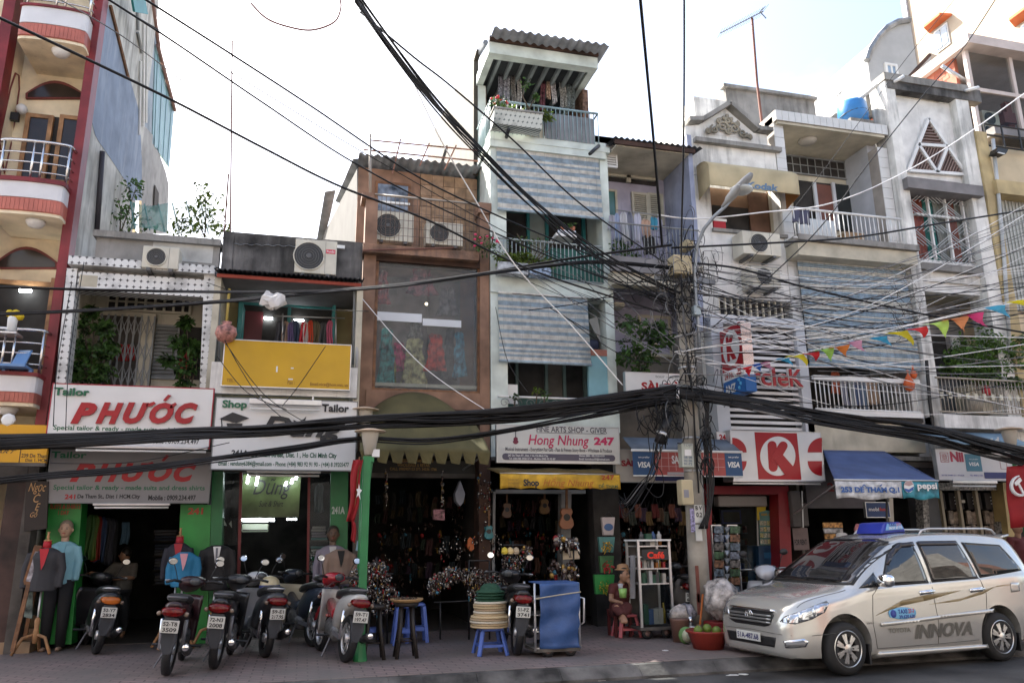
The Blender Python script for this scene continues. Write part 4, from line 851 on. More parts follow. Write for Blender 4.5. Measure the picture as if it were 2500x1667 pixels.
txt(s,'Musical Instrument - Everything For Gift - Past & Preven Story Book - Wholease & Produce',1234,1093,1494,1105,YS-.005,DG,.02)
xa,xb,za,zc=rect(1226,1108,1502,1124,YS-.003);M().prism([(xa+(zc-za)/2+(zc-za)/2*math.cos(t),YS-.004,(za+zc)/2+(zc-za)/2*math.sin(t)) for t in[math.pi/2+k*math.pi/6 for k in range(7)]]+[(xb-(zc-za)/2+(zc-za)/2*math.cos(t),YS-.004,(za+zc)/2+(zc-za)/2*math.sin(t)) for t in[-math.pi/2+k*math.pi/6 for k in range(7)]],(0,.003,0)).build('address_strip',flat((.10,.09,.12)),s)
for tx,a,b,c,d in(('247 De Tham ST., Dist, 1 Ho Chi Minh City',1240,1109,1338,1116,),('Tel: (084-08) 3920 3714 - Mobile: 0983 92 93 87',1242,1117,1356,1123),('Home: (084 - 08) 3920 4109',1414,1110,1476,1116),('Email: hongnhung09@hotmail.com',1414,1118,1488,1124)):txt(s,tx,a,b,c,d,YS-.008,SIGNW,.02)
def guitar_shape(p,cx,cy,Y,sc,m,th=.004,dark=BLACKL):
 out=[]
 for k in range(24):
  t=2*math.pi*k/24;r=1-.23*math.cos(2*t)**2*(abs(math.cos(t))<.8)+.0;rr=(.5+.08*(math.sin(t)<0))*(1-.28*math.exp(-((math.sin(t)-.12)/.25)**2))
  out.append((cx+sc*rr*math.cos(t),cy-sc*.68*math.sin(t)))
 poly(p,'guitar_body',out,Y,th,m);poly(p,'neck',[(cx-.07*sc,cy-.6*sc),(cx+.07*sc,cy-.6*sc),(cx+.06*sc,cy-1.7*sc),(cx-.06*sc,cy-1.7*sc)],Y-.002,th,dark);poly(p,'headstock',[(cx-.1*sc,cy-1.7*sc),(cx+.1*sc,cy-1.7*sc),(cx+.13*sc,cy-2.05*sc),(cx-.13*sc,cy-2.05*sc)],Y-.002,th,dark)
guitar_shape(s,1259,1075,YS-.006,13,flat((.16,.02,.04)))
aw=thing('awning','short yellow awning with Shop lettering below the number 247 sign','awning',W(1366,1190,-1.0))
xa,xb,za,zc=rect(1221,1158,1514,1194,-1.15);YF=-1.15
YEL=mat('grimy_yellow_canvas',(.55,.33,.03),.7,var=.25,streak=.35,dirt=(.16,.10,.03),scale=6)
M().grid(lambda u,v:(xa+(xb-xa)*u,-.2-.95*v,zc+.17-.17*v+.01*math.sin(u*14)),16,3).build('canvas_top',mat('dusty_canvas',(.25,.17,.06),.9,var=.3),aw,True,thick=.01)
M().grid(lambda u,v:(xa+(xb-xa)*u,YF+.015*math.sin(u*37)*v,zc-(zc-za)*v*(1-.10*abs(math.sin(u*math.pi*6)))),72,4).build('valance',YEL,aw,True,thick=.008)
txt(aw,'Shop',1278,1169,1316,1191,YF-.03,BLACKL,.04);txt(aw,'Hồng Nhung',1326,1164,1450,1192,YF-.03,flat((.42,.14,.02)),.0,.3);txt(aw,'247',1468,1159,1500,1171,YF-.03,flat((.36,.06,.02)),.03);txt(aw,'ĐỀ THAM'.replace('Đ','D'),1462,1178,1508,1191,YF-.03,flat((.08,.12,.05)),.02)
for k,tx in enumerate(('KHUNG BAO','38368089','39210522')):txt(aw,tx,1240,1168+k*8,1268,1174+k*8,YF-.03,flat((.3,.18,.03)),.02)
M().tube([(xa,YF+.02,zc+.01),(xb,YF+.02,zc+.01)],.016,6).build('front_bar',ALU,aw,True)
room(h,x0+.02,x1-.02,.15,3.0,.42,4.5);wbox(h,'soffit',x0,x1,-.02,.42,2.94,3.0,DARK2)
box(h,'lintel',1210,1195,1430,1204,.1,.3,PGREY);poly(h,'door_jamb',[(1204,1200),(1210,1200),(1206,1545),(1199,1545)],.1,.1,PGREY);poly(h,'door_jamb',[(1371,1200),(1395,1200),(1390,1545),(1368,1545)],.1,.2,mat('grey_jamb',(.16,.16,.155),.6));wbox(h,'pier',x1-.5,x1-.01,.12,.42,.15,3.0,DARK)
#  violet house
XB5=(XB4[1]+.01,W(1700,760,0).x)
h=thing('shophouse','violet house with louvred shutters behind the utility pole','house',(6.3,0,.15),'shophouses in the row')
x0,x1=XB5;zr=W(1590,345,.8).z
rear_mass(h,x0,x1,zr-.3,VIOLET)
YV=.85
wbox(h,'upper_wall',x0,x1,YV,1.34,5.2,zr,VIOLET);wbox(h,'side_wall',x1-.1,x1-.005,-.3,YV,5.4,zr-.4,mat('violet_blue_side',(.27,.30,.40),.8,streak=.5,dirt=(.07,.07,.09)))
ze=W(1590,352,-.35).z
corrugated(h,'corrugated_roof',x0-.02,x1+.15,-.45,ze,3.,ze+.5,GALVD,.12,.02);wbox(h,'soffit_boards',x0+.05,x1-.11,-.35,YV,ze-.13,ze-.09,CREAM2);wbox(h,'eave_board',x0,x1,-.42,-.38,ze-.12,ze-.03,mat('dark_brown'))
wbox(h,'roof_block',x0,x1,YV,1.36,zr,ze,VIOLET)
slat_frame(h,'vent_louvre',1479,353,1507,408,.0,9,WPAINT,.02,back=DARK)
for a,b,c,d in((1478,410,1600,416),(1478,428,1600,434),(1530,405,1540,444)):box(h,'vent_bar',a,b,c,d,YV-.08,YV-.02,CREAM2)
box(h,'vent_gap',1478,408,1600,448,YV-.015,YV-.004,DARK)
f=frame(h,'window_frame',1480,462,1508,530,YV-.06,YV,.045,CREAM2);box(f,'pane',1483,468,1504,528,YV-.03,YV-.01,mat('teal_pane',(.08,.18,.17),.15))
slat_frame(h,'shutter',1544,470,1584,545,YV-.06,13,mat('ivory_shutter',(.42,.40,.33),.6),.05,back=DARK);slat_frame(h,'shutter',1584,472,1621,548,YV-.06,13,mat('ivory_shutter'),.05,back=DARK)
wbox(h,'balcony_floor',x0,x1,-.4,YV,W(1590,640,-.4).z-.1,W(1590,640,-.4).z,CREAM2);box(h,'balcony_fascia',1494,632,1706,668,-.42,-.3,mat('grey_band',(.2,.19,.19),.8,var=.2));box(h,'lower_band',1497,668,1706,700,-.36,-.1,CREAM2)
bk=thing('balcony_railing','thin bar railing of the violet house with laundry over it','railing',W(1590,640,-.38));railing(bk,1488,553,1708,638,-.38,25,PGREY,r=.008,rail=.018)
LD=[(1486,525,1502,560,(.35,.35,.4),'lilac check'),(1500,520,1514,585,(.3,.36,.5),'pale blue'),(1515,518,1532,590,(.5,.5,.52),'white'),(1531,518,1548,600,(.2,.21,.26),'slate'),(1548,520,1566,590,(.48,.48,.56),'lavender'),(1566,535,1590,578,(.45,.30,.22),'peach'),(1568,575,1600,620,(.02,.02,.02),'black'),(1588,530,1606,560,(.05,.25,.36),'bright blue'),(1604,530,1618,600,(.38,.38,.5),'pale violet')]
for i,(a,b,c,d,rgb,w) in enumerate(LD):garment(None,'laundry_item',a,b,c,d,-.2,flat(rgb,.8),0,i,w+' laundry item drying on the violet house balcony','laundry on the violet balcony')
rl=thing('clothes_pole','dark pole that carries the laundry on the violet balcony','pole',W(1550,515,-.2));M().tube([W(1505,513,-.2),W(1640,530,-.2)],.012,6).build('shaft',PGREY,rl)
plant('potted_plant','leafy pot plant behind the bars of the violet balcony','plant',[(W(1535,620,-.1),.22),(W(1512,600,-.1),.16)],180,.1,[[W(1530,645,-.1),W(1532,615,-.1)]],LEAF,seed=21)
wbox(h,'first_floor_wall',x0,x1,.9,1.34,3.1,5.4,mat('dim_beige_wall',(.20,.18,.15),.8,var=.2));wbox(h,'side_wall_lower',x1-.12,x1-.005,-.1,.9,3.1,5.5,CONC)
f=frame(h,'window_frame',1560,770,1640,870,.84,.9,.06,CREAM2);box(f,'pane',1564,774,1636,868,.86,.88,mat('grey_pane',(.16,.17,.16),.2));box(f,'mullion',1598,772,1604,868,.83,.86,CREAM2);box(h,'ventilator',1505,735,1640,752,.86,.9,DARK)
box(h,'ac_bracket',1500,738,1525,748,.3,.6,CREAM2)
wbox(h,'balcony_slab',x0,x1,-.5,.95,3.0,3.12,CONC)
bl=[]
for px,py,r in((1530,790,26),(1570,800,30),(1600,830,30),(1540,840,34),(1525,870,24),(1580,870,26),(1610,800,20),(1560,905,20),(1630,830,14)):bl.append((W(px,py,-.35),(r*.0068,.2,r*.0068)))
plant('balcony_tree','small leafy tree on the balcony between the tallest house and the pole','tree',bl,750,.12,[[W(1565,960,-.3),W(1560,900,-.3),W(1550,850,-.3),W(1535,800,-.3)],[W(1562,910,-.3),W(1585,870,-.3),W(1600,830,-.3)],[W(1560,890,-.3),W(1530,870,-.3)]],LEAF,seed=14)
s=sign_board('white first-floor sign with red letters behind the utility pole',1528,912,1692,968,-.6,SIGNW);txt(s,'SÀI GÒN',1566,930,1686,955,-.605,REDL,.04);txt(s,'tour - open bus',1600,916,1680,926,-.605,PGREY,.01)
s=sign_board('beige board lettered with the city name, behind the red card banner',1503,1098,1700,1176,-.9,mat('beige_board',(.36,.33,.29),.5,var=.08),PGREY);txt(s,'SÀI GÒN',1517,1120,1600,1138,-.905,flat((.25,.02,.03)),.05);box(s,'blue_band',1600,1160,1700,1174,-.907,-.902,flat((.03,.04,.14)))
wbox(h,'awning_soffit',x0,x1,-.9,.4,2.98,3.02,DARK)
cb=thing('card_banner','red and blue card-payment awning banner behind the utility pole','awning',W(1660,1160,-1.25));YC=-1.25
RB=mat('faded_red_banner',(.34,.07,.06),.6,var=.12);BB=mat('card_blue',(.025,.07,.16),.6,var=.1)
xa,xb,za,zc=rect(1546,1104,1812,1160,YC)
wl=(xb-xa)
wbox(cb,'blue_panel',xa,xa+wl*.19,YC,YC+.02,za,zc,BB);wbox(cb,'red_panel',xa+wl*.19+.003,xb-wl*.16-.003,YC,YC+.02,za,zc,RB);wbox(cb,'blue_panel',xb-wl*.16,xb,YC,YC+.02,za,zc,BB)
for k in range(9):wbox(cb,'line',xa+wl*(.25+.065*k),xa+wl*(.25+.065*k)+.008,YC-.004,YC-.001,za+.08,zc,flat((.5,.3,.28)))
for k in range(2):wbox(cb,'line',xa+wl*.22,xb-wl*.17,YC-.007,YC-.005,za+.14+.14*k,za+.148+.14*k,flat((.5,.3,.28)))
for a,c in((1557,1588),(1777,1806)):txt(cb,'VISA',a,1127,c,1141,YC-.006,SIGNW,.03,.2);txt(cb,'we prefer',a+1,1113,c-2,1119,YC-.006,SIGNW,.01)
txt(cb,'SAI GON',1640,1112,1700,1132,YC-.01,SIGNW,.03);wbox(cb,'grey_strip',xa+wl*.3,xa+wl*.62,YC-.008,YC-.002,za+.01,za+.05,flat((.35,.34,.34)))
M().tube([(xa-.02,YC+.01,zc+.02),(xb+.02,YC+.01,zc+.02)],.022,8).build('front_bar',WPAINT,cb,True);M().tube([(xa,YC+.01,za-.01),(xb,YC+.01,za-.01)],.012,6).build('hem_bar',WPAINT,cb,True)
M().grid(lambda u,v:(xa+wl*u,-.85+(YC+.85)*v,zc+.28-.25*v),12,2).build('canvas_top',mat('grey_blue_canvas',(.12,.15,.19),.8),cb,True,thick=.008)
room(h,x0+.02,x1-.02,.15,2.9,.42,4.5)
#  white house with pediment and corner shop
XB6=(XB5[1]+.01,W(1920,640,0).x)
h=thing('shophouse','stained white house with a pediment relief above the red-fronted corner shop','house',(8.3,0,.15),'shophouses in the row')
x0,x1=XB6
ztop=W(1770,350,.0).z
rear_mass(h,x0,x1,ztop,WHITEDIRTY)
wbox(h,'facade_left_pier',x0,W(1738,520,0).x,.006,.3,3.0,W(1810,440,0).z-.002,WHITEDIRTY)
wbox(h,'upper_wall',x0,x1-.003,.0,.3,W(1810,440,0).z,W(1810,352,0).z,WHITEDIRTY)
xk0,xk1,zk0,zk1=rect(1738,440,1908,566,0)
wbox(h,'facade_right_pier',xk1,x1-.003,0,.3,3.0,zk1+.02,WHITEDIRTY)
zv0,zv1=W(1840,775,0).z,W(1840,730,0).z
wbox(h,'facade_wall',W(1738,520,0).x,xk1,.004,.3,zv1,zk0,WHITE)
poly(h,'pediment',[(1672,308),(1706,305),(1770,265),(1840,325),(1872,330),(1876,364),(1674,346)],.05,.3,WHITEDIRTY)
for a,b in(((1674,300),(1708,300)),((1708,300),(1773,260)),((1773,260),(1843,322)),((1843,322),(1876,326))):
 M().beam(W(*a,.1),W(*b,.1),.4,.09).build('pediment_coping',CONC,h)
box(h,'cornice',1700,346,1908,356,-.12,.3,CONC)
rf=thing('plaster_relief','scrolled plaster relief in the pediment of the white house','ornament',W(1776,335,.02))
RL=mat('relief_stone',(.30,.27,.21),.85,var=.3)
c=W(1776,312,.03)
def spiral(cx,cz,r,d,turns=1.6,ph=0):return[Vector((cx+d*r*(1-t)*math.cos(ph+turns*6.28*t),-.01,cz+r*(1-t)*math.sin(ph+turns*6.28*t))) for t in[k/18 for k in range(17)]]
for k,(dx,dz,r,d) in enumerate(((-.13,-.02,.13,1),(.13,-.02,.13,-1),(-.33,-.10,.10,1),(.33,-.11,.10,-1),(-.48,-.15,.06,-1),(.48,-.17,.06,1),(0,.14,.09,1),(-.2,.1,.07,1),(.2,.09,.07,-1),(0,-.1,.08,1))):
 M().tube(spiral(c.x+dx,c.z+dz,r,d,ph=k),.026,6).build('scroll',RL,rf,True)
for dx,dz in((0,.26),(-.09,.2),(.09,.2),(-.25,-.02),(.25,-.03),(-.4,-.14),(.41,-.15),(0,0)):M().ball((c.x+dx,0,c.z+dz),.05,8,sy=.6).build('boss',RL,rf,True)
poly(rf,'backing',[(1722,322),(1745,300),(1772,286),(1800,305),(1830,330),(1828,338),(1722,326)],.045,.004,mat('white_plaster'))
wbox(h,'window_recess',xk0,xk1,.5,.55,zk0,zk1,mat('dim_orange_wall',(.17,.10,.06),.8));wbox(h,'window_sill',xk0-.04,xk1+.04,-.06,.5,zk0-.07,zk0,CONC)
wbox(h,'reveal',xk0,xk0+.03,.3,.5,zk0,zk1,CREAM2);wbox(h,'reveal',xk1-.03,xk1,.3,.5,zk0,zk1,CREAM2)
for a,c_,m_ in((1830,1875,mat('brown_curtain',(.13,.07,.045),.8,var=.3)),(1876,1900,mat('brown_curtain'))):box(h,'curtain',a,470,c_,566,.4,.43,m_)
box(h,'hidden_room',1742,505,1828,560,.46,.49,DARK)
bx=thing('red_box','small red box on the sill of the hooded window','box',W(1755,560,.2));box(bx,'box_body',1743,540,1772,560,.2,.4,flat((.4,.02,.03)));box(bx,'lid',1742,534,1774,540,.19,.41,WPAINT)
hd=thing('window_hood','rounded yellow canvas hood with blue lettering over the window','awning',W(1830,470,-.3))
YH=-.5;xa,xb=W(1722,470,-.3).x,W(1952,470,YH).x;zhi,zlo=W(1830,420,-.05).z,W(1830,462,YH).z
HC=mat('faded_yellow_canvas',(.52,.43,.26),.7,var=.12,transl=.15)
prof=[(-.02,zhi),(-.2,zhi-.01),(-.34,zhi-.05),(-.44,zhi-.13),(YH,zhi-.2),(YH,zlo+.02),(YH,zlo)]
M().grid(lambda u,v:(xa+(xb-xa)*u,prof[int(round(v*6))][0],prof[int(round(v*6))][1]),12,6).build('canvas',HC,hd,True,thick=.01)
for xx,mm in((xa+.005,HC),(xb-.005,mat('brown_mesh_side',(.28,.12,.03),.7))):M().prism([(xx,y,z) for y,z in prof]+[(xx,-.02,zlo-.12)],(.008,0,0)).build('side_panel',mm,hd)
lettering(hd,'Kodak',(W(1822,450,YH).x,YH-.014,zlo+.01),(W(1898,450,YH).x-W(1822,450,YH).x,0,0),(0,0,.15),flat((.12,.2,.3)),.04,.15)
aircon('dark-fronted air conditioner on brackets under the hooded window',1814,567,1906,622,-.45,None,.42,deep=.4)
aircon('air conditioner in an iron cage, lower of the two on the stained white wall',1836,650,1906,700,-.4,None,.42,deep=.4)
cg=thing('iron_cage','iron bar cage around the lower wall air conditioner','cage',W(1870,710,-.4));xa,xb,za,zc=rect(1828,645,1910,712,-.46)
me=M().tube([(0,0,0),(xb-xa,0,0)],.006,4).mesh(PGREY,False,'bar')
for k in range(11):obj('bar',me,cg,(xa,-.46,za+(zc-za)*k/10))
for k in range(7):M().tube([(xa,-.46,za+(zc-za)*k/6),(xa,0,za+(zc-za)*k/6)],.006,4).build('side_bar',PGREY,cg)
wbox(h,'vent_recess',W(1758,750,0).x,W(1930,750,0).x-.02,.2,.24,zv0-.02,zv1,DARK)
xa,xb=W(1758,750,0).x,W(1926,750,0).x
me=M().box(0,.03,.05,.1,zv0,zv1).mesh(CREAM2,False,'vent_bar')
for k in range(11):obj('vent_bar',me,h,(xa+(xb-xa)*k/11,0,0))
xs0,xs1=W(1740,900,-.25).x,W(1973,900,-.25).x
YL=-.3
zl0,zl1=W(1880,1052,YL).z,W(1880,796,YL).z;zfr=W(1880,775,YL).z
wbox(h,'shopfront_frame',xs0,xs0+.26,YL,.2,zl0-.1,zfr,mat('grey_white_panel',(.5,.52,.55),.5,var=.05));xr=W(1952,900,YL).x
wbox(h,'shopfront_frame',xr,xr+.2,YL,.2,zl0-.1,zfr,mat('grey_white_panel'));wbox(h,'shopfront_frame',xs0+.26,xr,YL,.2,zl1,zfr,mat('grey_white_panel'))
wbox(h,'louvre_backing',xs0+.26,xr,.0,.05,zl0-.1,zl1,DARK)
nl=18;me=M().box(0,xr-xs0-.27,-.006,.012,-.03,.03).mesh(mat('louvre_white',(.70,.68,.66),.5,var=.05),False,'louvre_slat')
for k in range(nl):o=obj('louvre_slat',me,h,(xs0+.265,YL+.1,zl0+(zl1-zl0)*(k+.5)/nl));o.rotation_euler=(rad(-10),0,0)
nm=thing('letter_sign','raised red and white shop-name letters on the louvred front','sign',W(1880,945,YL-.1))
for k,(tx,a,b,c_,d) in enumerate((('Ci',1788,900,1832,942),('rcle',1834,898,1922,942),('K',1926,902,1958,944))):
 xa,xb,za,zc=rect(a,b,c_,d,YL-.12);e=.018
 lettering(nm,tx,(xa-e,YL-.08,za-e),(xb-xa+2*e,0,0),(0,0,zc-za+2*e),flat((.66,.62,.58)),.04,0,.05);lettering(nm,tx,(xa,YL-.135,za),(xb-xa,0,0),(0,0,zc-za),REDL,.012,0,.02)
pj=thing('projecting_sign','red projecting box sign with a circled letter and blue bank panel below','sign',W(1815,960,-.9))
a0,b0=W(1762,880,-.35),W(1814,880,-1.15)
def on(a,b,z):return Vector((a.x+(b.x-a.x)*0,0,0))
ex=Vector((b0.x-a0.x,b0.y-a0.y,0));nn=Vector((ex.y,-ex.x,0)).normalized();nn=nn if nn.dot(CAM-a0)>0 else -nn
def pbox(p,name,u0,u1,z0,z1,m,th=.2,off=0.):
 A=Vector((a0.x,a0.y,0))+nn*off;return M().prism([A+ex*u0+Vector((0,0,z0)),A+ex*u1+Vector((0,0,z0)),A+ex*u1+Vector((0,0,z1)),A+ex*u0+Vector((0,0,z1))],-nn*th).build(name,m,p)
zz=[W(1790,v,-.85).z for v in(795,898,922,962)]
pbox(pj,'red_panel',0,1,zz[1],zz[0],REDL);pbox(pj,'white_panel',0,1,zz[2],zz[1],SIGNW);pbox(pj,'blue_panel',0,1.05,zz[3],zz[2],flat((.02,.12,.36)))
A=Vector((a0.x,a0.y,0))+nn*.006
def pletter(tx,u0,u1,z0,z1,m,b=.03):return lettering(pj,tx,A+ex*u0+Vector((0,0,z0)),ex*(u1-u0),(0,0,z1-z0),m,b)
cz=(zz[0]+zz[1])/2;rr=(zz[0]-zz[1])*.42
M().prism([Vector((a0.x,a0.y,0))+nn*.004+ex*(.5+.4*math.cos(t))+Vector((0,0,cz+rr*math.sin(t))) for t in[k*math.pi/14 for k in range(28)]],-nn*.003).build('white_disc',SIGNW,pj)
A=Vector((a0.x,a0.y,0))+nn*.01;pletter('K',.3,.74,cz-rr*.7,cz+rr*.7,REDL,.08);pletter('24 HOURS',.1,.9,zz[2]+.03,zz[1]-.03,REDL);pletter('ANZ',.08,.6,zz[3]+.06,zz[2]-.08,SIGNW,.04)
for t in range(3):M().ball(A+ex*(.78+.07*(t%2))+Vector((0,0,zz[3]+.1+.07*t)),.035,8,sy=.2).build('petal_mark',flat((.1,.4,.65)),pj)
M().prism([Vector((a0.x,a0.y,0))+ex+Vector((0,0,zz[1])),Vector((a0.x,a0.y,0))+ex-nn*.2+Vector((0,0,zz[1])),Vector((a0.x,a0.y,0))+ex-nn*.2+Vector((0,0,zz[0])),Vector((a0.x,a0.y,0))+ex+Vector((0,0,zz[0]))],ex*.02).build('mirror_edge',STEEL,pj)
[M().beam((a0.x+.1,a0.y+.03,z_),(a0.x+.12,-.05,z_),.05,.05).build('bracket',ALU,pj) for z_ in(zz[0]-.1,zz[2])]
YS=-1.0
s=sign_board('big white box sign with a circled red letter over the corner shop',1788,1054,2008,1172,YS,SIGNW,ALU,.35)
def sector(p,name,cx,cy,r,t0,t1,m,Y,n=14,inner=None):
 pts=[(cx+r*math.cos(t0+(t1-t0)*k/n),cy-r*math.sin(t0+(t1-t0)*k/n)) for k in range(n+1)]
 poly(p,name,pts+([] if inner is None else inner),Y,.003,m)
box(s,'red_square',1847,1056,1951,1170,YS-.004,YS-.001,REDL)
poly(s,'white_disc',[(1899+43*math.cos(t),1113-48*math.sin(t)) for t in[k*math.pi/20 for k in range(40)]],YS-.009,.003,SIGNW)
def capsule(a,b,r,n=8):
 a,b=Vector(a),Vector(b);d=(b-a).normalized();ang=math.atan2(d.y,d.x)
 return[(b.x+r*math.cos(ang-math.pi/2+math.pi*k/n),b.y+r*math.sin(ang-math.pi/2+math.pi*k/n)) for k in range(n+1)]+[(a.x+r*math.cos(ang+math.pi/2+math.pi*k/n),a.y+r*math.sin(ang+math.pi/2+math.pi*k/n)) for k in range(n+1)]
poly(s,'letter_stem',capsule((1885,1087),(1888,1140),11),YS-.014,.003,REDL);poly(s,'letter_arm',capsule((1912,1088),(1893,1120),11),YS-.019,.003,REDL)
poly(s,'letter_leg',[(1889,1120),(1910,1108),(1940,1142),(1934,1151),(1918,1160)],YS-.024,.003,REDL)
for cx,t0,t1 in((1788,0,math.pi/2),(2007,math.pi/2,math.pi)):
 poly(s,'red_quadrant',[(cx,1104)]+[(cx+35*math.cos(t0+(t1-t0)*k/10),1104-36*math.sin(t0+(t1-t0)*k/10)) for k in range(11)],YS-.006,.003,REDL)
 poly(s,'red_quadrant',[(cx,1125)]+[(cx+35*math.cos(t0+(t1-t0)*k/10),1125+36*math.sin(t0+(t1-t0)*k/10)) for k in range(11)],YS-.006,.003,REDL)
lamp_case(s,1790,1172,2008,1180,YS-.04)
s2=sign_board('narrow 24 H sign between the card banner and the box sign',1752,1056,1776,1098,-.85,SIGNW);txt(s2,'24',1756,1060,1772,1074,-.856,REDL,.04);txt(s2,'H',1759,1082,1769,1096,-.856,REDL,.04);box(h,'dark_side_panel',1777,1054,1790,1105,-.7,-.3,BLACK)
poly(h,'red_portal',[(1738,1186),(1925,1186),(1938,1470),(1908,1470),(1900,1206),(1738,1206)],-.1,.3,mat('red_portal',(.23,.012,.018),.4,var=.15))
poly(h,'red_jamb',[(1724,1180),(1738,1180),(1738,1500),(1726,1500)],-.1,.25,mat('red_portal'))
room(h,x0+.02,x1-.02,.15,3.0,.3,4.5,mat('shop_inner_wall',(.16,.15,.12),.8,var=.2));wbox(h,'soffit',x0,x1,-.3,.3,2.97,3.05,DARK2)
rs=thing('roller_valance','grey roller blind box above the corner shop door','blind',W(1815,1232,.2));box(rs,'roll_cover',1754,1210,1874,1236,.15,.35,mat('grey_vinyl',(.32,.29,.27),.6,var=.06),.03)
poly(h,'glass_door',[(1756,1238),(1846,1238),(1852,1470),(1760,1470)],.3,.01,GLASS);poly(h,'door_edge',[(1847,1236),(1850,1236),(1858,1480),(1854,1480)],.28,.03,ALU);poly(h,'door_edge',[(1896,1206),(1900,1206),(1910,1470),(1905,1470)],.05,.03,ALU)
pt=thing('wall_poster','tall teal and yellow price poster by the corner shop door','poster',W(1877,1330,.25))
poly(pt,'sheet',[(1852,1244),(1900,1246),(1904,1330),(1856,1330)],.25,.01,mat('poster_teal',(.12,.26,.24),.5,var=.3));poly(pt,'yellow_edge',[(1848,1236),(1870,1236),(1869,1246),(1853,1250),(1855,1268),(1849,1270)],.24,.006,flat((.55,.40,.03)))
txt(pt,'GIÁ SỐC',1858,1250,1894,1258,.243,flat((.5,.25,.02)),.05)
for r_ in range(4):
 for c_ in range(5):a=1855+9*c_+r_*.6;b=1271+15*r_;box(pt,'price_tile',a,b,a+7.5,b+11,.24,.244,mat('price_tile_%d'%((r_+c_)%3),[(.5,.48,.36),(.45,.4,.3),(.5,.44,.2)][(r_+c_)%3],.6,var=.5,scale=60))
at=thing('cash_machine','dark blue cash machine panel below the price poster','cash machine',W(1880,1450,.25));poly(at,'cabinet',[(1852,1332),(1904,1330),(1912,1470),(1856,1472)],.2,.4,mat('cash_machine_blue',(.015,.06,.13),.4,var=.3));txt(at,'ANZ',1860,1395,1880,1404,.195,flat((.45,.5,.5)),.04);box(at,'screen',1866,1348,1890,1362,.194,.199,flat((.02,.1,.2)))
shelf_cols=[(.3,.05,.04),(.05,.2,.08),(.35,.28,.05),(.05,.1,.3),(.3,.3,.28),(.25,.12,.05)]
def goods_shelf(label,a,c,rows,Y,seed,bri=1.):
 rr=random.Random(seed);t=thing('goods_shelf',label,'shelf',W((a+c)/2,rows[-1],Y));q={}
 for d in rows:
  box(t,'shelf_board',a,d,c,d+2,Y,Y+.3,PGREY)
  x=a+1
  while x<c-4:
   w=rr.uniform(4,9);hh=rr.uniform(8,17);box(t,'packet',x,d-hh,min(x+w,c),d-.3,Y+.02,Y+.2,flat([v*bri for v in rr.choice(shelf_cols)]));x+=w+.6
 return t
goods_shelf('dim shelf of packets seen through the corner shop door',1765,1840,(1300,1330,1360,1390,1420),2.2,3)
sb=thing('shop_screen','blue-framed wall screen inside the corner shop','screen',W(1785,1280,1.6));box(sb,'frame',1762,1244,1810,1278,1.6,1.65,flat((.03,.04,.2)));box(sb,'face',1767,1249,1806,1274,1.59,1.6,DARK2)
#  tiled house with balcony and blue tank
XB7=(XB6[1]+.01,W(2192,560,0).x)
h=thing('shophouse','white tiled house with deep balconies, blue water tank and long blind','house',(10.8,0,.15),'shophouses in the row')
x0,x1=XB7
TILE=mat('white_wall_tile',(.60,.60,.58),.3,var=.06);TJ=mat('tile_joint',(.34,.31,.28),.8)
zt7=W(2040,300,-.1).z
rear_mass(h,x0,x1,zt7-.2,WHITEDIRTY);wbox(h,'roof_block',x0+.3,x1,2.2,9,zt7-.2,W(2000,250,2.2).z,CONC);wbox(h,'roof_coping',x0+.2,x1+.02,2.1,2.3,W(2000,250,2.2).z,W(2000,243,2.2).z,CONC)
wbox(h,'rear_side_wall',x0-.6,x0+.3,2.2,9,zt7-1.2,W(1880,262,2.2).z,WHITEDIRTY)
def tiles(p,X0,X1,Z0,Z1,Y,nx,nz,side=None,th=.012):
 w,hh=(X1-X0)/nx,(Z1-Z0)/nz;me=M().box(.004,w-.004,-th,0,.004,hh-.004).mesh(TILE,False,'tile')
 for i in range(nx):
  for j in range(nz):obj('tile',me,p,(X0+w*i,Y,Z0+hh*j))
xp=W(1893+24,360,0).x
pL=wbox(h,'pier',x0,x0+.24,.0,.3,3.0,zt7,TJ);tiles(pL,x0,x0+.24,3.1,zt7,.0,1,30)
pR=wbox(h,'pier',x1-.26,x1,.0,.3,3.0,zt7-.4,TJ);tiles(pR,x1-.26,x1,3.1,zt7-.4,.0,1,28)
zc0=W(2040,303,-.12).z
cr=wbox(h,'canopy_edge',x0,x1-.02,-.12,1.0,zc0-.1,zc0+.14,TJ);tiles(cr,x0,x1-.02,zc0-.1,zc0+.14,-.12,18,1)
wbox(h,'canopy_soffit',x0+.05,x1-.1,-.1,1.3,zc0-.16,zc0-.103,CREAM2)
M().lathe([(.2,0),(.2,-.04),(.14,-.09),(.02,-.11)],((x0+x1)/2-.3,.4,zc0-.16),16).build('ceiling_lamp',mat('dusty_lamp',(.4,.38,.34),.5),h,True)
zb=W(2050,560,-.45).z
wbox(h,'loggia_back_wall',x0,x1,1.1,1.34,zb-.4,zc0-.1,CREAM2);wbox(h,'loggia_side_wall',x1-.26,x1-.005,.3,1.1,zb-.3,zc0-.1,mat('bluish_white_wall',(.46,.48,.52),.7,var=.1))
vt=frame(h,'ventilator',1918,386,2080,430,1.04,1.1,.03,PGREY);xa,xb,za,zc=rect(1918,386,2080,430,1.05);wbox(vt,'gap',xa,xb,1.085,1.095,za,zc,DARK)
for k in range(1,9):wbox(vt,'bar',xa+(xb-xa)*k/9,xa+(xb-xa)*k/9+.018,1.06,1.075,za,zc,PGREY)
wbox(vt,'crossbar',xa,xb,1.05,1.06,(za+zc)/2-.01,(za+zc)/2+.01,PGREY)
box(h,'door_room',1940,448,2096,560,1.06,1.09,DARK)
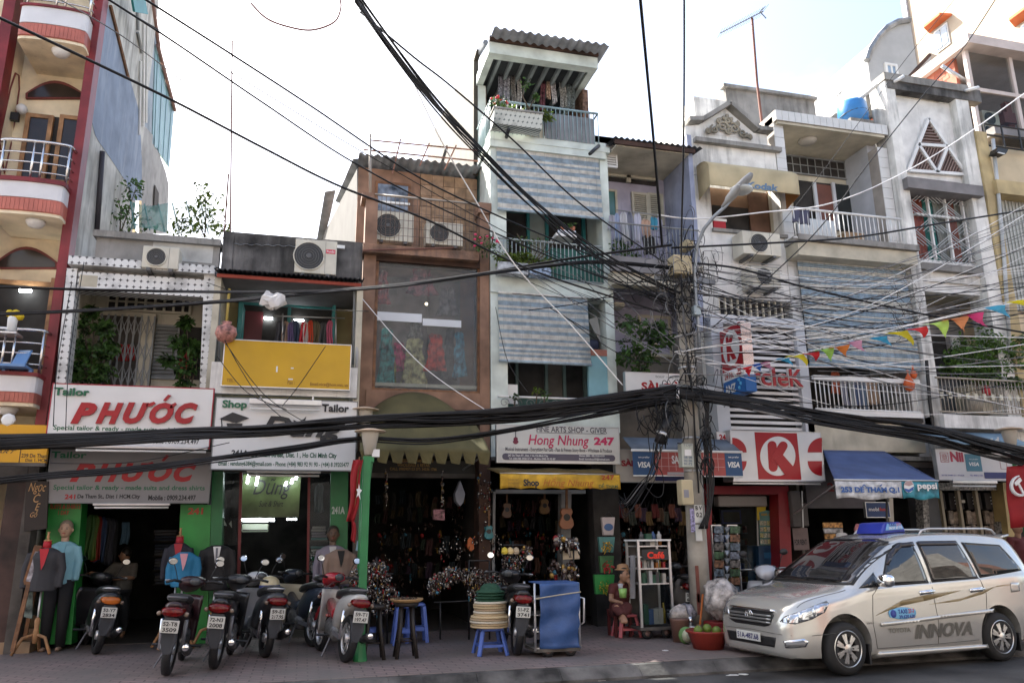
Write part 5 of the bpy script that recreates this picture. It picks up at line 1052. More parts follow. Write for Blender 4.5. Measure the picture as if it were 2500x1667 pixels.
for a,c_,mm in((1998,2036,mat('brown_red_panel',(.16,.06,.04),.5)),(2046,2090,mat('dark_pane',(.03,.035,.035),.15))):box(h,'door_panel',a,452,c_,560,1.03,1.05,mm)
for a in(1992,2038,2092):box(h,'door_post',a,446,a+7,560,.98,1.03,mat('grey_white_panel'))
wbox(h,'balcony_slab',x0-.02,x1+.02,-.5,1.1,zb-.32,zb-.2,CONC);wbox(h,'balcony_band',x0,x1,-.42,0,zb-.62,zb-.33,CREAM2)
ld=thing('wooden_ladder','dark narrow ladder leaning on the side wall of the tiled balcony','ladder',W(2126,520,.5))
pa,pb=(W(2110,430,.8),W(2138,535,.4));pc,pd=(W(2128,425,.8),W(2150,530,.4))
M().tube([pa,pb],.018,5).build('rail',mat('dark_brown'),ld);M().tube([pc,pd],.018,5).build('rail',mat('dark_brown'),ld)
for k in range(6):M().tube([pa.lerp(pb,(k+.5)/6),pc.lerp(pd,(k+.5)/6)],.012,5).build('rung',mat('dark_brown'),ld)
bk=thing('balcony_railing','white bar railing on the upper tiled balcony','railing',W(2060,590,-.45));railing(bk,1936,522,2202,592,-.45,25,WPAINT,r=.010,rail=.028)
box(h,'balcony_cupboard',1948,535,2040,588,.1,.6,mat('pale_cupboard',(.5,.53,.54),.5,var=.06),.01);ct=thing('cardboard_box','brown box on the floor of the upper tiled balcony','box',W(2085,590,.2));box(ct,'box_body',2066,568,2110,592,.1,.5,flat((.3,.19,.1)))
garment(None,'draped_cloth',1936,505,1978,545,-.47,flat((.06,.06,.1)),2,4,'dark cloth draped over the left end of the upper tiled railing','cloth')
blind('long narrow-striped blue blind covering the middle storey of the tiled house',1962,632,2226,895,-.12,26,(.40,.53,.64),(.78,.77,.71),per=2,drop=.05)
fb=W(2100,910,.9).z
wbox(h,'first_floor_wall',x0,x1,1.1,1.34,3.1,zb-.3,DARK2);wbox(h,'first_side_wall',x1-.26,x1-.005,.3,1.1,3.1,zb-.4,WHITE);wbox(h,'middle_slab',x0,x1,.35,1.12,W(2100,740,.3).z-.1,W(2100,740,.3).z,CREAM2)
bk=thing('balcony_railing','white flat-topped railing under the long blue blind','railing',W(2110,1000,-.4));railing(bk,1988,930,2242,1002,-.4,25,WPAINT,r=.011,rail=.03)
xa,xb,za,zc=rect(1985,922,2242,932,-.4);wbox(bk,'handrail',xa,xb,-.44,-.36,za,zc,WPAINT);
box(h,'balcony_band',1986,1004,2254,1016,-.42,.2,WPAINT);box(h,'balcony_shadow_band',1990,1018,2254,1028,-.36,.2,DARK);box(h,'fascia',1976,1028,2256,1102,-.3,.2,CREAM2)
wbox(h,'balcony_slab',x0,x1,-.36,1.12,3.02,3.1,CONC)
LD=[(2030,905,2052,960,(.40,.10,.05),'rust red'),(2056,915,2072,990,(.3,.3,.36),'lilac'),(2074,915,2084,995,(.42,.45,.46),'white'),(2086,920,2100,990,(.10,.13,.22),'denim'),(2102,920,2116,995,(.18,.24,.32),'blue'),(2114,920,2146,985,(.35,.24,.16),'tan'),(2150,915,2164,985,(.2,.2,.2),'grey'),(2000,915,2016,985,(.03,.03,.03),'black'),(2180,912,2215,965,(.3,.28,.26),'cream')]
for i,(a,b,c_,d,rgb,w) in enumerate(LD):garment(None,'laundry_item',a,b,c_,d,.25,flat(rgb,.8),0,i,w+' laundry item behind the railing under the long blue blind','laundry behind the lower tiled railing')
rl=thing('clothes_pole','pale pole carrying laundry under the long blue blind','pole',W(2100,908,.25));M().tube([W(1996,905,.25),W(2230,912,.25)],.012,6).build('shaft',ALU,rl)
for k,(a,b) in enumerate(((2226,895),(2216,925))):
 t=thing('plastic_bag',('upper of two orange bags hanging at the end of the lower tiled railing','lower of two orange bags, tied to the end of the lower tiled railing')[k],'bag',W(a+6,b+30,-.48));sc=.8 if k==0 else 1.25
 M().lathe([(.01,0),(.07*sc,.03),(.1*sc,.12*sc),(.05*sc,.22*sc),(.015,.28*sc),(.03,.34*sc)],W(a+6,b+30,-.48),10,sy=.7).build('bag_body',flat((.55,.10,.02),.5),t,True)
tk=thing('water_tank','round blue plastic water tank on the roof of the tiled house','water tank',W(2082,300,1.2))
cz0,cz1=W(2082,306,.45).z,W(2082,255,.45).z;r=(W(2112,280,.45).x-W(2054,280,.45).x)/2
M().lathe([(r*1.0,0),(r*1.0,(cz1-cz0)*.3),(r*1.03,(cz1-cz0)*.34),(r*.98,(cz1-cz0)*.9),(r*.9,cz1-cz0),(r*.3,cz1-cz0+.06)],(W(2082,280,.45).x,.45,cz0),24).build('tank_body',mat('blue_plastic',(.04,.20,.48),.35,var=.15),tk,True)
M().tube([W(2082+30*math.cos(t),287-6*math.sin(t),.45)+Vector((0,-r*math.sin(t),0)) for t in[k*math.pi/8 for k in range(17)]],.012,4).build('rope',BLACK,tk)
wbox(tk,'tank_stand',W(2055,300,.45).x,W(2110,300,.45).x,.15,.75,cz0-.1,cz0-.003,CONC)
pp=thing('roof_pipe','fat white pipe slanting from the next roof down to the blue tank','pipe',W(2085,250,1.0));M().tube([W(2085,253,.3),W(2150,200,.0),W(2165,190,-.2)],.05,8).build('pipe_run',WPAINT,pp,True)
for(a,b) in(((2060,250),(2063,212)),):M().tube([W(*a,1.2),W(*b,1.2)],.02,5).build('vent_pipe',WPAINT,pp)
for a,b in(((2105,246),(2175,232)),((2110,260),(2120,225))):M().tube([W(*a,.9),W(*b,.6)],.014,5).build('brace',PGREY,pp)
an=thing('small_aerial','small broken aerial beside the blue tank','aerial',W(2045,250,1.8));M().tube([W(2045,252,1.8),W(2053,222,1.8)],.012,5).build('mast',PGREY,an)
for a,b in(((2036,222),(2058,230)),((2042,236),(2058,222)),((2040,228),(2050,240))):M().tube([W(*a,1.8),W(*b,1.8)],.009,4).build('element',PGREY,an)
aw=thing('awning','blue canvas awning with a worn white address valance and drink logo','awning',W(2150,1180,-1.6))
BC=mat('blue_canvas',(.075,.115,.25),.75,var=.15,bump=.1)
YA=-2.0;xa,xb,za,zc=rect(2040,1172,2292,1214,YA);xt0,xt1=W(2010,1105,-.35).x,W(2160,1105,-.35).x;zt_=W(2080,1100,-.35).z
M().grid(lambda u,v:((xt0+(xt1-xt0)*u)*(1-v)+(xa+(xb-xa)*u)*v,-.35+(YA+.35)*v,zt_+(zc-zt_)*v-.03*math.sin(math.pi*v)),20,8).build('canvas_top',BC,aw,True,thick=.01)
M().prism([(xt1,-.35,zt_),(xb,YA,zc),(xb,-.35,zc)],(.006,0,0)).build('side_canvas',BC,aw)
xm=xa+(xb-xa)*.635
for nm_,X0,X1,mm in(('valance_panel',xa,xm,mat('worn_white_canvas',(.52,.53,.54),.8,var=.3,scale=9)),('logo_panel',xm+.004,xb,mat('teal_logo_canvas',(.05,.27,.34),.6,var=.5,scale=4))):
 M().grid(lambda u,v:(X0+(X1-X0)*u,YA+.02*math.sin(u*21)*v,zc-.02-(zc-za)*v*(1-.07*math.sin(u*9))),40,4).build(nm_,mm,aw,True,thick=.008)
M().tube([(xa-.01,YA,zc),(xb+.01,YA,zc)],.018,6).build('front_bar',ALU,aw,True)
txt(aw,'253 DE THAM Q.1',2053,1188,2196,1204,YA-.03,flat((.03,.10,.30)),.05);poly(aw,'accent_mark',[(2104,1187),(2110,1181),(2116,1187),(2113,1187),(2110,1184),(2107,1187)],YA-.03,.003,flat((.03,.10,.30)));poly(aw,'accent_mark',[(2147,1187),(2152,1181),(2155,1182),(2150,1187)],YA-.03,.003,flat((.03,.10,.30)))
poly(aw,'logo_disc',[(2219+12*math.cos(t),1187-15*math.sin(t)) for t in[k*math.pi/12 for k in range(24)]],YA-.032,.003,SIGNW);poly(aw,'logo_swoosh',[(2208,1191),(2219,1194),(2231,1187),(2229,1196),(2219,1202),(2211,1198)],YA-.036,.003,flat((.03,.10,.32)));poly(aw,'logo_cap',[(2208,1183),(2213,1174),(2224,1173),(2230,1182),(2220,1186)],YA-.036,.003,flat((.35,.25,.25)))
txt(aw,'pepsi',2240,1178,2288,1198,YA-.03,SIGNW,.03)
M().tube([(xa+.15,YA,zc),(xa+.3,-.35,zc-.5)],.015,5).build('stay',ALU,aw);M().tube([W(2165,1214,-1.6),W(2165,1320,-1.6)],.018,6).build('support_pole',BLACK,aw)
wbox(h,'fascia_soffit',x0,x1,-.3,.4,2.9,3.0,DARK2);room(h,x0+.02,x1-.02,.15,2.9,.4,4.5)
wbox(h,'grey_header',x0+.05,x0+1.6,.2,.3,W(2000,1240,.2).z,2.9,mat('grey_header',(.16,.15,.155),.7));txt(h,'2',2020,1178,2036,1199,.19,flat((.25,.03,.03)),.03)
wr=thing('pillar_wrap','dark grey wrapped meter box on the pillar beside the red portal','box',W(1950,1400,-.2));box(wr,'case',1934,1198,1958,1286,-.2,.1,mat('grey_fabric',(.11,.1,.095),.8),.02);box(wr,'side_case',1958,1228,1974,1284,-.1,.1,mat('grey_fabric'),.02);M().tube([W(1958,1198,-.22),W(1961,1287,-.22)],.012,5).build('edge_tube',WPAINT,wr)
rp=thing('paper_notice','faded paper notice on the pillar beside the red portal','notice',W(1955,1340,-.1));box(rp,'sheet',1937,1288,1974,1342,-.1,-.09,mat('faded_notice',(.20,.15,.14),.8));txt(rp,'FOR RENT',1940,1316,1970,1330,-.104,BLACKL,.02)
mb=thing('hanging_sign','small blue phone-card sign hanging under the address awning','sign',W(2142,1262,-.6));box(mb,'board',2115,1226,2172,1262,-.6,-.55,flat((.03,.06,.16)));frame(mb,'edge',2114,1225,2173,1263,-.61,-.54,.012,ALU);txt(mb,'mobi',2121,1238,2146,1247,-.606,SIGNW,.03);txt(mb,'fone',2147,1238,2168,1247,-.606,flat((.5,.06,.04)),.03);poly(mb,'post',[(2171,1215),(2180,1215),(2184,1300),(2172,1300)],-.5,.06,CREAM2)
#  house with triangular vent
XB8=(XB7[1]+.01,W(2405,600,0).x)
h=thing('shophouse','white house with a big triangular louvred vent near its top','house',(13.4,0,.15),'shophouses in the row')
x0,x1=XB8
zt8=W(2290,215,-.2).z
rear_mass(h,x0,x1,zt8-.3,WHITEDIRTY);wbox(h,'roof_coping',x0-.02,x1+.02,-.25,.4,zt8-.02,zt8+.16,CONC);wbox(h,'side_parapet',x0-.02,x0+.12,.4,9,zt8-.6,zt8+.1,CONC)
box(h,'stained_band',2168,203,2392,232,-.22,.0,MOULD)
for X0,X1 in((x0,x0+.26),(x1-.36,x1-.004)):wbox(h,'pier',X0,X1,-.2,.3,3.0,zt8-.03,WHITEDIRTY)
wbox(h,'gable_wall',x0+.26,x1-.36,-.0,.3,W(2290,440,0).z,zt8-.25,WHITE)
tv=thing('triangle_vent','triangular vent of brown louvres divided into four triangles','vent',W(2290,425,-.03))
T=[(2266,290),(2358,427),(2216,417)]
mids=[((T[0][0]+T[1][0])/2,(T[0][1]+T[1][1])/2),((T[1][0]+T[2][0])/2,(T[1][1]+T[2][1])/2),((T[2][0]+T[0][0])/2,(T[2][1]+T[0][1])/2)]
poly(tv,'backing',T,-.012,.01,mat('vent_shadow_brown',(.07,.04,.035),.8))
for a,b in((T[0],T[1]),(T[1],T[2]),(T[2],T[0]),(mids[0],mids[1]),(mids[1],mids[2]),(mids[2],mids[0])):M().beam(W(*a,-.05),W(*b,-.05),.07,.07,(0,1,0)).build('frame_bar',WPAINT,tv)
def tri_slats(A,B,C,n,d):
 SLm=mat('vent_slat',(.20,.14,.12),.7)
 for k in range(1,n):
  t=k/n
  if d==0:p,q=(A[0]+(B[0]-A[0])*t,A[1]+(B[1]-A[1])*t),(A[0]+(C[0]-A[0])*t,A[1]+(C[1]-A[1])*t)
  else:p,q=(B[0]+(A[0]-B[0])*t,B[1]+(A[1]-B[1])*t),(B[0]+(C[0]-B[0])*t,B[1]+(C[1]-B[1])*t)
  M().beam(W(*p,-.03),W(*q,-.03),.03,.035,(0,1,0)).build('slat',SLm,tv)
tri_slats(T[0],mids[0],mids[2],9,0);tri_slats(mids[2],mids[1],T[2],10,1);tri_slats(mids[0],mids[2],mids[1],10,1);tri_slats(mids[0],T[1],mids[1],10,1)
box(h,'window_hood',2218,443,2400,468,-.35,.2,mat('grey_band'))
box(h,'window_wall',2225,468,2385,480,-.02,.3,WHITE)
w8=frame(h,'window_frame',2228,470,2395,645,.0,.1,.07,WPAINT);xa,xb,za,zc=rect(2228,470,2395,645,.05)
wbox(w8,'pane',xa+.07,xb-.07,.06,.07,za+.07,zc-.07,GLASS);wbox(h,'curtain_wall',xa,xb,.3,.34,za,zc,mat('red_teal_curtain',(.26,.12,.10),.7,var=.7,scale=4))
for k in range(6):garment(h,'curtain',2232+k*26,476,2260+k*26,642,.13,flat([(.45,.10,.06),(.05,.26,.22),(.42,.38,.34),(.4,.12,.08),(.44,.42,.38),(.06,.22,.18)][k],.8),2,k)
for fx in(.25,.5,.75):wbox(w8,'mullion',xa+(xb-xa)*fx-.02,xa+(xb-xa)*fx+.02,-.01,.055,za+.07,zc-.07,WPAINT)
wbox(w8,'transom',xa+.07,xb-.07,-.015,.052,za+(zc-za)*.62,za+(zc-za)*.62+.045,WPAINT)
IR=mat('pale_iron',(.42,.44,.44),.5)
nx,nz=4,5;cw,ch=(xb-xa)/nx,(zc-za)/nz
for i in range(nx):
 for j in range(nz):
  ox,oz=xa+cw*i,za+ch*j;sgn=1 if(i+j)%2 else -1
  for q in range(4):
   t0=(q+.3)/4
   a_,b_=((ox+cw*t0,oz),(ox,oz+ch*t0)) if sgn>0 else((ox+cw*(1-t0),oz),(ox+cw,oz+ch*t0))
   M().beam((a_[0],-.03,a_[1]),(b_[0],-.03,b_[1]),.012,.012,(0,1,0)).build('grille_bar',IR,w8)
  M().beam((ox,-.03,oz+ch) if sgn>0 else(ox+cw,-.03,oz+ch),(ox+cw,-.03,oz) if sgn>0 else(ox,-.03,oz),.014,.014,(0,1,0)).build('grille_bar',IR,w8)
box(h,'window_sill',2240,646,2402,662,-.18,.2,CONC);box(h,'stained_band',2228,662,2412,690,-.05,.2,WHITEDIRTY);box(h,'lower_wall',2228,690,2416,716,.0,.2,WHITE)
wbox(h,'first_floor_wall',x0,x1,.95,1.34,3.1,W(2320,705,.9).z,mat('grey_plaster',(.25,.245,.24),.85,var=.3));wbox(h,'middle_slab',x0,x1,.2,1.0,W(2320,716,.2).z-.02,W(2320,700,.2).z,CREAM2)
box(h,'rear_window',2280,822,2315,925,.9,.94,DARK);box(h,'rear_window',2330,820,2350,925,.9,.94,mat('white_plaster'));box(h,'door_opening',2352,830,2400,925,.9,.94,DARK)
wbox(h,'balcony_slab',x0,x1,-.5,1.0,W(2390,1046,-.5).z,W(2390,1014,-.5).z,WHITE)
bk=thing('balcony_railing','beige railing with square plates below the green balcony tree','railing',W(2390,1012,-.45));railing(bk,2290,927,2530,1008,-.45,27,mat('beige_iron',(.35,.31,.25),.5),r=.009,rail=.022)
xa,xb,za,zc=rect(2296,962,2530,976,-.46)
for k in range(12):wbox(bk,'square_plate',xa+.21*k,xa+.21*k+.075,-.47,-.455,za,zc,flat((.48,.46,.36)))
bl=[]
for px,py,r in((2360,850,40),(2410,835,40),(2440,850,45),(2390,880,45),(2430,900,36),(2470,850,34),(2330,870,22),(2480,885,26),(2350,900,22),(2400,915,24),(2490,830,20),(2318,895,12),(2460,935,18),(2490,940,14)):bl.append((W(px,py,-.2),(r*.0085,.28,r*.0075)))
plant('balcony_tree','broad bright green tree on the balcony at the right edge','tree',bl,2600,.11,[[W(2380,1000,-.1),W(2385,940,-.1),W(2375,890,-.1),W(2345,850,-.1)],[W(2385,940,-.1),W(2415,890,-.1),W(2440,840,-.1)]],mat('leaf_fresh',(.09,.17,.03),.5,var=.6,scale=7,transl=.4),seed=17,pot=(W(2380,1008,-.1),.2,.3,flat((.3,.27,.22))))
ck=thing('storage_cabinet','cream cabinet standing on the balcony under the green tree','cabinet',W(2395,1010,.2));box(ck,'cabinet_body',2365,940,2420,1008,.15,.5,CREAM2);box(ck,'door_seam',2392,942,2393,1006,.146,.15,PGREY)
gb=thing('watering_can','red and white can on the balcony railing under the tree','container',W(2412,965,-.3));M().lathe([(.08,0),(.08,.15),(.04,.2)],W(2410,965,-.3),10).build('can_body',flat((.5,.04,.05)),gb,True)
M().tube([W(2262,880,-.3),W(2270,980,-.3),W(2279,1050,-.3)],.035,6).build('cable_duct',BLACK,h)
pn=thing('awning','faded blue awning strip with white letters above the noodle sign','awning',W(2400,1070,-.9));xa,xb,za,zc=rect(2284,1052,2520,1092,-1.1)
M().grid(lambda u,v:(xa+(xb-xa)*u,-.5-.6*v,zc+.05-(zc-za)*v),10,2).build('canvas_top',mat('faded_blue_canvas',(.17,.26,.33),.8),pn,True,thick=.008);txt(pn,'NHÀ',2370,1066,2440,1084,-1.12,SIGNW,.03,.4)
s=sign_board('white sign with red name and seal stamp, partly behind the cable bundle',2288,1098,2530,1172,-.95,mat('noodle_sign',(.55,.54,.54),.45,var=.04),PGREY)
txt(s,'Nii',2320,1102,2352,1127,-.956,flat((.35,.04,.07)),.05);frame(s,'seal_frame',2296,1104,2316,1128,-.956,-.951,.008,flat((.35,.1,.1)));txt(s,'意',2299,1107,2313,1125,-.957,flat((.35,.1,.1)),.0)
box(s,'blue_panel',2358,1108,2396,1150,-.958,-.952,flat((.06,.18,.24)));txt(s,'VISA',2366,1128,2390,1137,-.962,SIGNW,.03,.2);txt(s,'we prefer',2366,1119,2388,1123,-.962,SIGNW,0);box(s,'navy_band',2404,1153,2530,1168,-.958,-.952,flat((.03,.035,.13)));txt(s,'257 DE THAM, Q.1 - TP HCM',2299,1158,2354,1162,-.957,flat((.1,.1,.3)),.02);txt(s,'TEL: 0838 5 7203',2368,1158,2400,1162,-.957,flat((.1,.1,.3)),.02);frame(s,'seal_frame',2442,1118,2458,1145,-.956,-.951,.008,flat((.35,.2,.2)))
lamp_case(s,2328,1172,2436,1186,-1.0)
wbox(h,'soffit',x0,x1,-.5,.4,2.96,3.02,DARK2);room(h,x0+.02,x1-.02,.15,2.9,.5,4.5)
TER=mat('terrazzo',(.22,.2,.175),.5,var=.9,scale=22)
poly(h,'terrazzo_pier',[(2252,1205),(2266,1205),(2272,1320),(2258,1320)],-.05,.2,TER);poly(h,'terrazzo_lintel',[(2270,1178),(2445,1178),(2445,1196),(2270,1196)],-.05,.2,TER);poly(h,'terrazzo_pier',[(2438,1196),(2450,1196),(2462,1330),(2448,1330)],-.05,.2,TER)
wbox(h,'grey_pier',x0,W(2258,1300,.05).x,-.05,.4,.15,2.9,mat('dark_grey_pier',(.075,.072,.072),.8,var=.2))
gt=thing('folding_gate','brown panelled folding gate under the noodle sign','gate',W(2350,1420,.1));GB=mat('weathered_wood_panel',(.19,.15,.11),.7,var=.5,scale=14)
for k in range(4):
 a=2266+44*k;dk=3*k*.2
 box(gt,'gate_post',a,1196,a+6,1430,.04,.12,flat((.25,.21,.14)))
 box(gt,'dark_opening',a+8,1203,a+42,1243,.13,.16,DARK)
 for j in range(4):
  for q in range(3):
   y0_=1246+j*34;box(gt,'panel_plank',a+8+q*11.5,y0_+(3 if(q+j)%2 else 0),a+8+q*11.5+10.5,y0_+33,.10+(.012 if(q+j)%2 else 0),.15,GB)
 for q in range(3):box(gt,'white_stud',a+20+q*1.2,1212+8*q,a+22+q*1.2,1214.5+8*q,.12,.13,SIGNW)
for a in(2272,2348,2380):box(gt,'paper_label',a,1220,a+8,1227,.10,.11,flat((.4,.37,.3)))
#  ochre house at the right edge
XB9=XB8[1]+.01
h=thing('shophouse','ochre house with a glass-fronted loft at the right edge','house',(15.4,0,.15),'shophouses in the row')
zg=W(2470,375,.3).z
wbox(h,'facade',XB9,XB9+5,.05,8,3.0,zg,mat('peach_plaster',(.55,.45,.3),.75,var=.08));wbox(h,'ochre_pier',XB9,XB9+.3,-.25,.05,3.0,zg+.1,OCHRE)
M().tube([W(2424,340,-.3),W(2436,460,-.3),W(2452,640,-.3),W(2466,860,-.3)],.04,8).build('drain_pipe',mat('pale_pipe',(.45,.47,.47),.5),h,True)
box(h,'corrugated_panel',2440,480,2560,760,-.02,.04,mat('pale_sheet',(.40,.41,.38),.5,var=.1));xa,xb,za,zc=rect(2440,480,2560,760,-.03)
for k in range(14):wbox(h,'sheet_rib',xa+.1*k,xa+.1*k+.03,-.045,-.022,za,zc,mat('pale_sheet'))
box(h,'balcony_soffit',2436,446,2560,478,-.35,.05,OCHRE)
Yl=.35
xa,xb,za,zc=rect(2375,148,2620,345,Yl)
wbox(h,'loft_floor',xa,xb+2,-.1,4,za-.2,za,mat('grey_band'))
lf=wbox(h,'loft_roof_edge',xa-.15,xb+2,Yl-.3,5,zc,zc+.25,mat('pale_pink_plaster',(.56,.48,.44),.8,var=.1))
wbox(h,'loft_back',xa+.2,xb+2,3,3.1,za,zc,mat('grey_plaster'));wbox(h,'loft_side',xa,xa+.1,.7,4.5,za,zc,mat('brick_red',(.4,.12,.07),.8))
for q in range(7):
 for j in range(13):wbox(h,'brick',xa-.008,xa+.102,.9+.22*j+(.11 if q%2 else 0),.9+.22*j+(.11 if q%2 else 0)+.2,zc-.9+.12*q,zc-.9+.12*q+.105,flat([(.42,.13,.08),(.36,.10,.06),(.45,.16,.10)][(q*3+j)%3],.8))
for fx in(0,.42,.8):wbox(h,'loft_mullion',xa+(xb-xa)*fx,xa+(xb-xa)*fx+.1,Yl-.02,Yl+.08,za,zc,mat('pale_pink_plaster'))
wbox(h,'loft_transom',xa,xb+1,Yl-.015,Yl+.075,za+(zc-za)*.52,za+(zc-za)*.52+.1,mat('pale_pink_plaster'));wbox(h,'loft_pane',xa+.1,xb+1,Yl+.03,Yl+.04,za,zc,GLASS)
aircon('white air conditioner behind the loft glass at the right edge',2400,272,2440,310,1.0,None,.4)
pc=thing('standing_pillar','brown carved post behind the loft glass','post',W(2465,340,1.3));box(pc,'shaft',2460,250,2474,320,1.2,1.35,flat((.2,.06,.04)));box(pc,'plinth',2452,275,2482,300,1.1,1.4,flat((.17,.05,.04)))
bk=thing('balcony_railing','black steel railing of the loft at the right edge','railing',W(2450,360,-.1));xa2,xb2,za2,zc2=rect(2408,318,2600,368,-.1)
for k in range(3):M().tube([(xa2,-.1,za2+(zc2-za2)*k/2),(xb2,-.1,za2+(zc2-za2)*k/2)],.025,5).build('rail',BLACK,bk)
for k in range(5):M().tube([(xa2+.5*k,-.1,za2),(xa2+.5*k,-.1,zc2)],.025,5).build('post',BLACK,bk)
fl=thing('flood_lamp','black flood lamp under the loft railing','lamp',W(2450,370,-.4));poly(fl,'housing',[(2436,360),(2462,365),(2456,376),(2432,372)],-.5,.2,BLACK);poly(fl,'lens',[(2438,371),(2455,375),(2452,377),(2436,373)],-.52,.02,SIGNW)
M().tube([W(2300,162,.5),W(2370,205,.5)],.05,6).build('roof_pipe',mat('foil_pipe',(.5,.52,.55),.3,metal=.6),h,True);M().tube([W(2358,222,-.3),W(2388,214,-.3)],.04,6).build('spout',WPAINT,h,True);M().tube([W(2184,200,-.3),W(2205,187,-.3)],.04,6).build('spout',WPAINT,h,True)
poly(h,'yellow_pier',[(2448,1180),(2466,1180),(2486,1330),(2466,1330)],-.2,.3,mat('tan_pier',(.40,.29,.12),.6));box(h,'yellow_beam',2450,1178,2540,1196,-.2,.1,mat('tan_pier'))
wbox(h,'ground_room',XB9,XB9+5,1.5,4,.15,3.0,DARK)
#  far buildings and aerial
b=thing('far_building','bright cream apartment building with orange window hoods behind the roofs','building',(20,10,0))
FB=mat('far_cream_wall',(.42,.345,.265),.85,var=.06)
XF=W(2222,100,15).x
wbox(b,'wall',XF,XF+14,4.5,15,0,34,FB)
def fx(px,py):q_=WX(px,py,XF);return q_.y,q_.z
for(a,bb,c_,d) in((2284,78,2320,110),(2500,60,2540,90)):
 (ya,_),(yb,_),(_,z0_),(_,z1_)=fx(a,95),fx(c_,95),fx((a+c_)/2,d+12),fx((a+c_)/2,bb-14)
 w=M().box(XF-.06,XF,ya,yb,z0_,z1_).build('window',WPAINT,b)
 for k in(0,1):y0_,y1_=(ya+(yb-ya)*(.06+.48*k),ya+(yb-ya)*(.46+.48*k));wbox(w,'pane',XF-.09,XF-.062,y0_,y1_,z0_+.1,z1_-.1,mat('far_pane',(.25,.33,.42),.1))
 yl,yr=max(ya,yb)+.3,min(ya,yb)-.3
 M().prism([(XF,yl,z1_+.15),(XF,yr,z1_+.15),(XF-.5,yr+.2,z1_+.25),(XF-.5,yl-.2,z1_+.25)],(0,0,.12)).build('window_hood',flat((.62,.16,.06),.8),b)
wbox(b,'drain_pipe',XF-.12,XF-.002,14.8,15.1,0,30,mat('far_pipe',(.42,.45,.5),.6))
b2=thing('far_building','white hall with a curved sheet roof behind the tiled house','building',(17,9,0))
pts=[(2118,150),(2126,125),(2145,95),(2168,70),(2195,56),(2222,52)]
Yh=8.6
M().prism([W(a,b_,Yh) for a,b_ in pts]+[Vector((W(2222,52,Yh).x,Yh,5)),Vector((W(2118,150,Yh).x,Yh,5))],(0,8,0)).build('gable_wall',mat('far_white_wall',(.40,.41,.41),.8,var=.05),b2)
M().tube([W(a-2,b_-2,Yh-.05) for a,b_ in pts],.13,6).build('curved_roof_edge',GALV,b2)
w=frame(b2,'window',2164,155,2194,200,Yh-.08,Yh,.1,WPAINT);box(w,'pane',2167,158,2191,198,Yh-.05,Yh-.02,mat('far_pane'));box(w,'mullion',2177,156,2181,199,Yh-.07,Yh-.05,WPAINT)
b3=thing('far_building','small cream roof gable peeking over the triangle-vent house','building',(17,5,0))
poly(b3,'gable_wall',[(2218,190),(2268,138),(2272,130),(2272,240),(2218,240)],5.,.2,mat('far_white_wall'));poly(b3,'cream_side',[(2272,130),(2312,145),(2276,180),(2272,190)],5.01,.2,mat('far_cream_wall'));M().tube([W(2214,194,4.95),W(2270,134,4.95)],.06,5).build('roof_edge',mat('dark_brown'),b3)
an=thing('tv_aerial','tall roof mast with a long TV aerial on top','aerial',W(1862,330,.6))
M().tube([W(1864,335,.6),W(1848,200,.6),W(1836,45,.6)],.03,6).build('mast',mat('rust'),an);M().tube([W(1758,82,.6),W(1864,28,.6)],.014,5).build('boom',PGREY,an)
for k in range(17):
 t=k/16;c=W(1758,82,.6).lerp(W(1864,28,.6),t);L_=.22+.1*t;M().tube([c+Vector((-.05,-L_*.9,-L_*.12)),c+Vector((.05,L_*.9,L_*.12))],.006,4).build('element',PGREY,an)
for s_ in(-1,1):c=W(1860,30,.6);M().beam(c+Vector((-.05,0,0)),c+Vector((.1,0,.16*s_)),.02,.02).build('reflector',PGREY,an)
#  lofts and vehicles
def loft(secs,n=14,pw=2.4,m=None):
 """rings across y: (y, cx, cz, half width, half height)"""
 q=m or M();b=len(q.v);k=len(secs);f=[]
 for y,cx,cz,w,h_ in secs:
  for j in range(n):
   t=2*math.pi*j/n;c,s=math.cos(t),math.sin(t)
   q.v.append((cx+w*math.copysign(abs(c)**(2/pw),c),y,cz+h_*math.copysign(abs(s)**(2/pw),s)))
 for i in range(k-1):
  for j in range(n):f.append((b+i*n+j,b+i*n+(j+1)%n,b+(i+1)*n+(j+1)%n,b+(i+1)*n+j))
 f+=[tuple(b+j for j in range(n)),tuple(b+(k-1)*n+j for j in range(n))];q.f+=f;return q
def wheel_ring(c,R,w,axis='x',n=28):
 prof=[(R-w*.9,-w*.42),(R-w*.35,-w*.5),(R-w*.08,-w*.38),(R,0),(R-w*.08,w*.38),(R-w*.35,w*.5),(R-w*.9,w*.42),(R-w*.9,-w*.42)]
 return M().lathe(prof,c,n,axis,caps=False)
GREYM=mat('grey_plastic',(.12,.12,.13),.5);REDG=mat('red_lens',(.13,.004,.004),.12,var=.3,scale=30);ORG=mat('amber_lens',(.5,.13,.02),.12)
MIR=mat('mirror_glass',(.85,.85,.85),.03,metal=1,var=0)
PLATE=mat('plate_white',(.56,.56,.52),.5,var=.08)
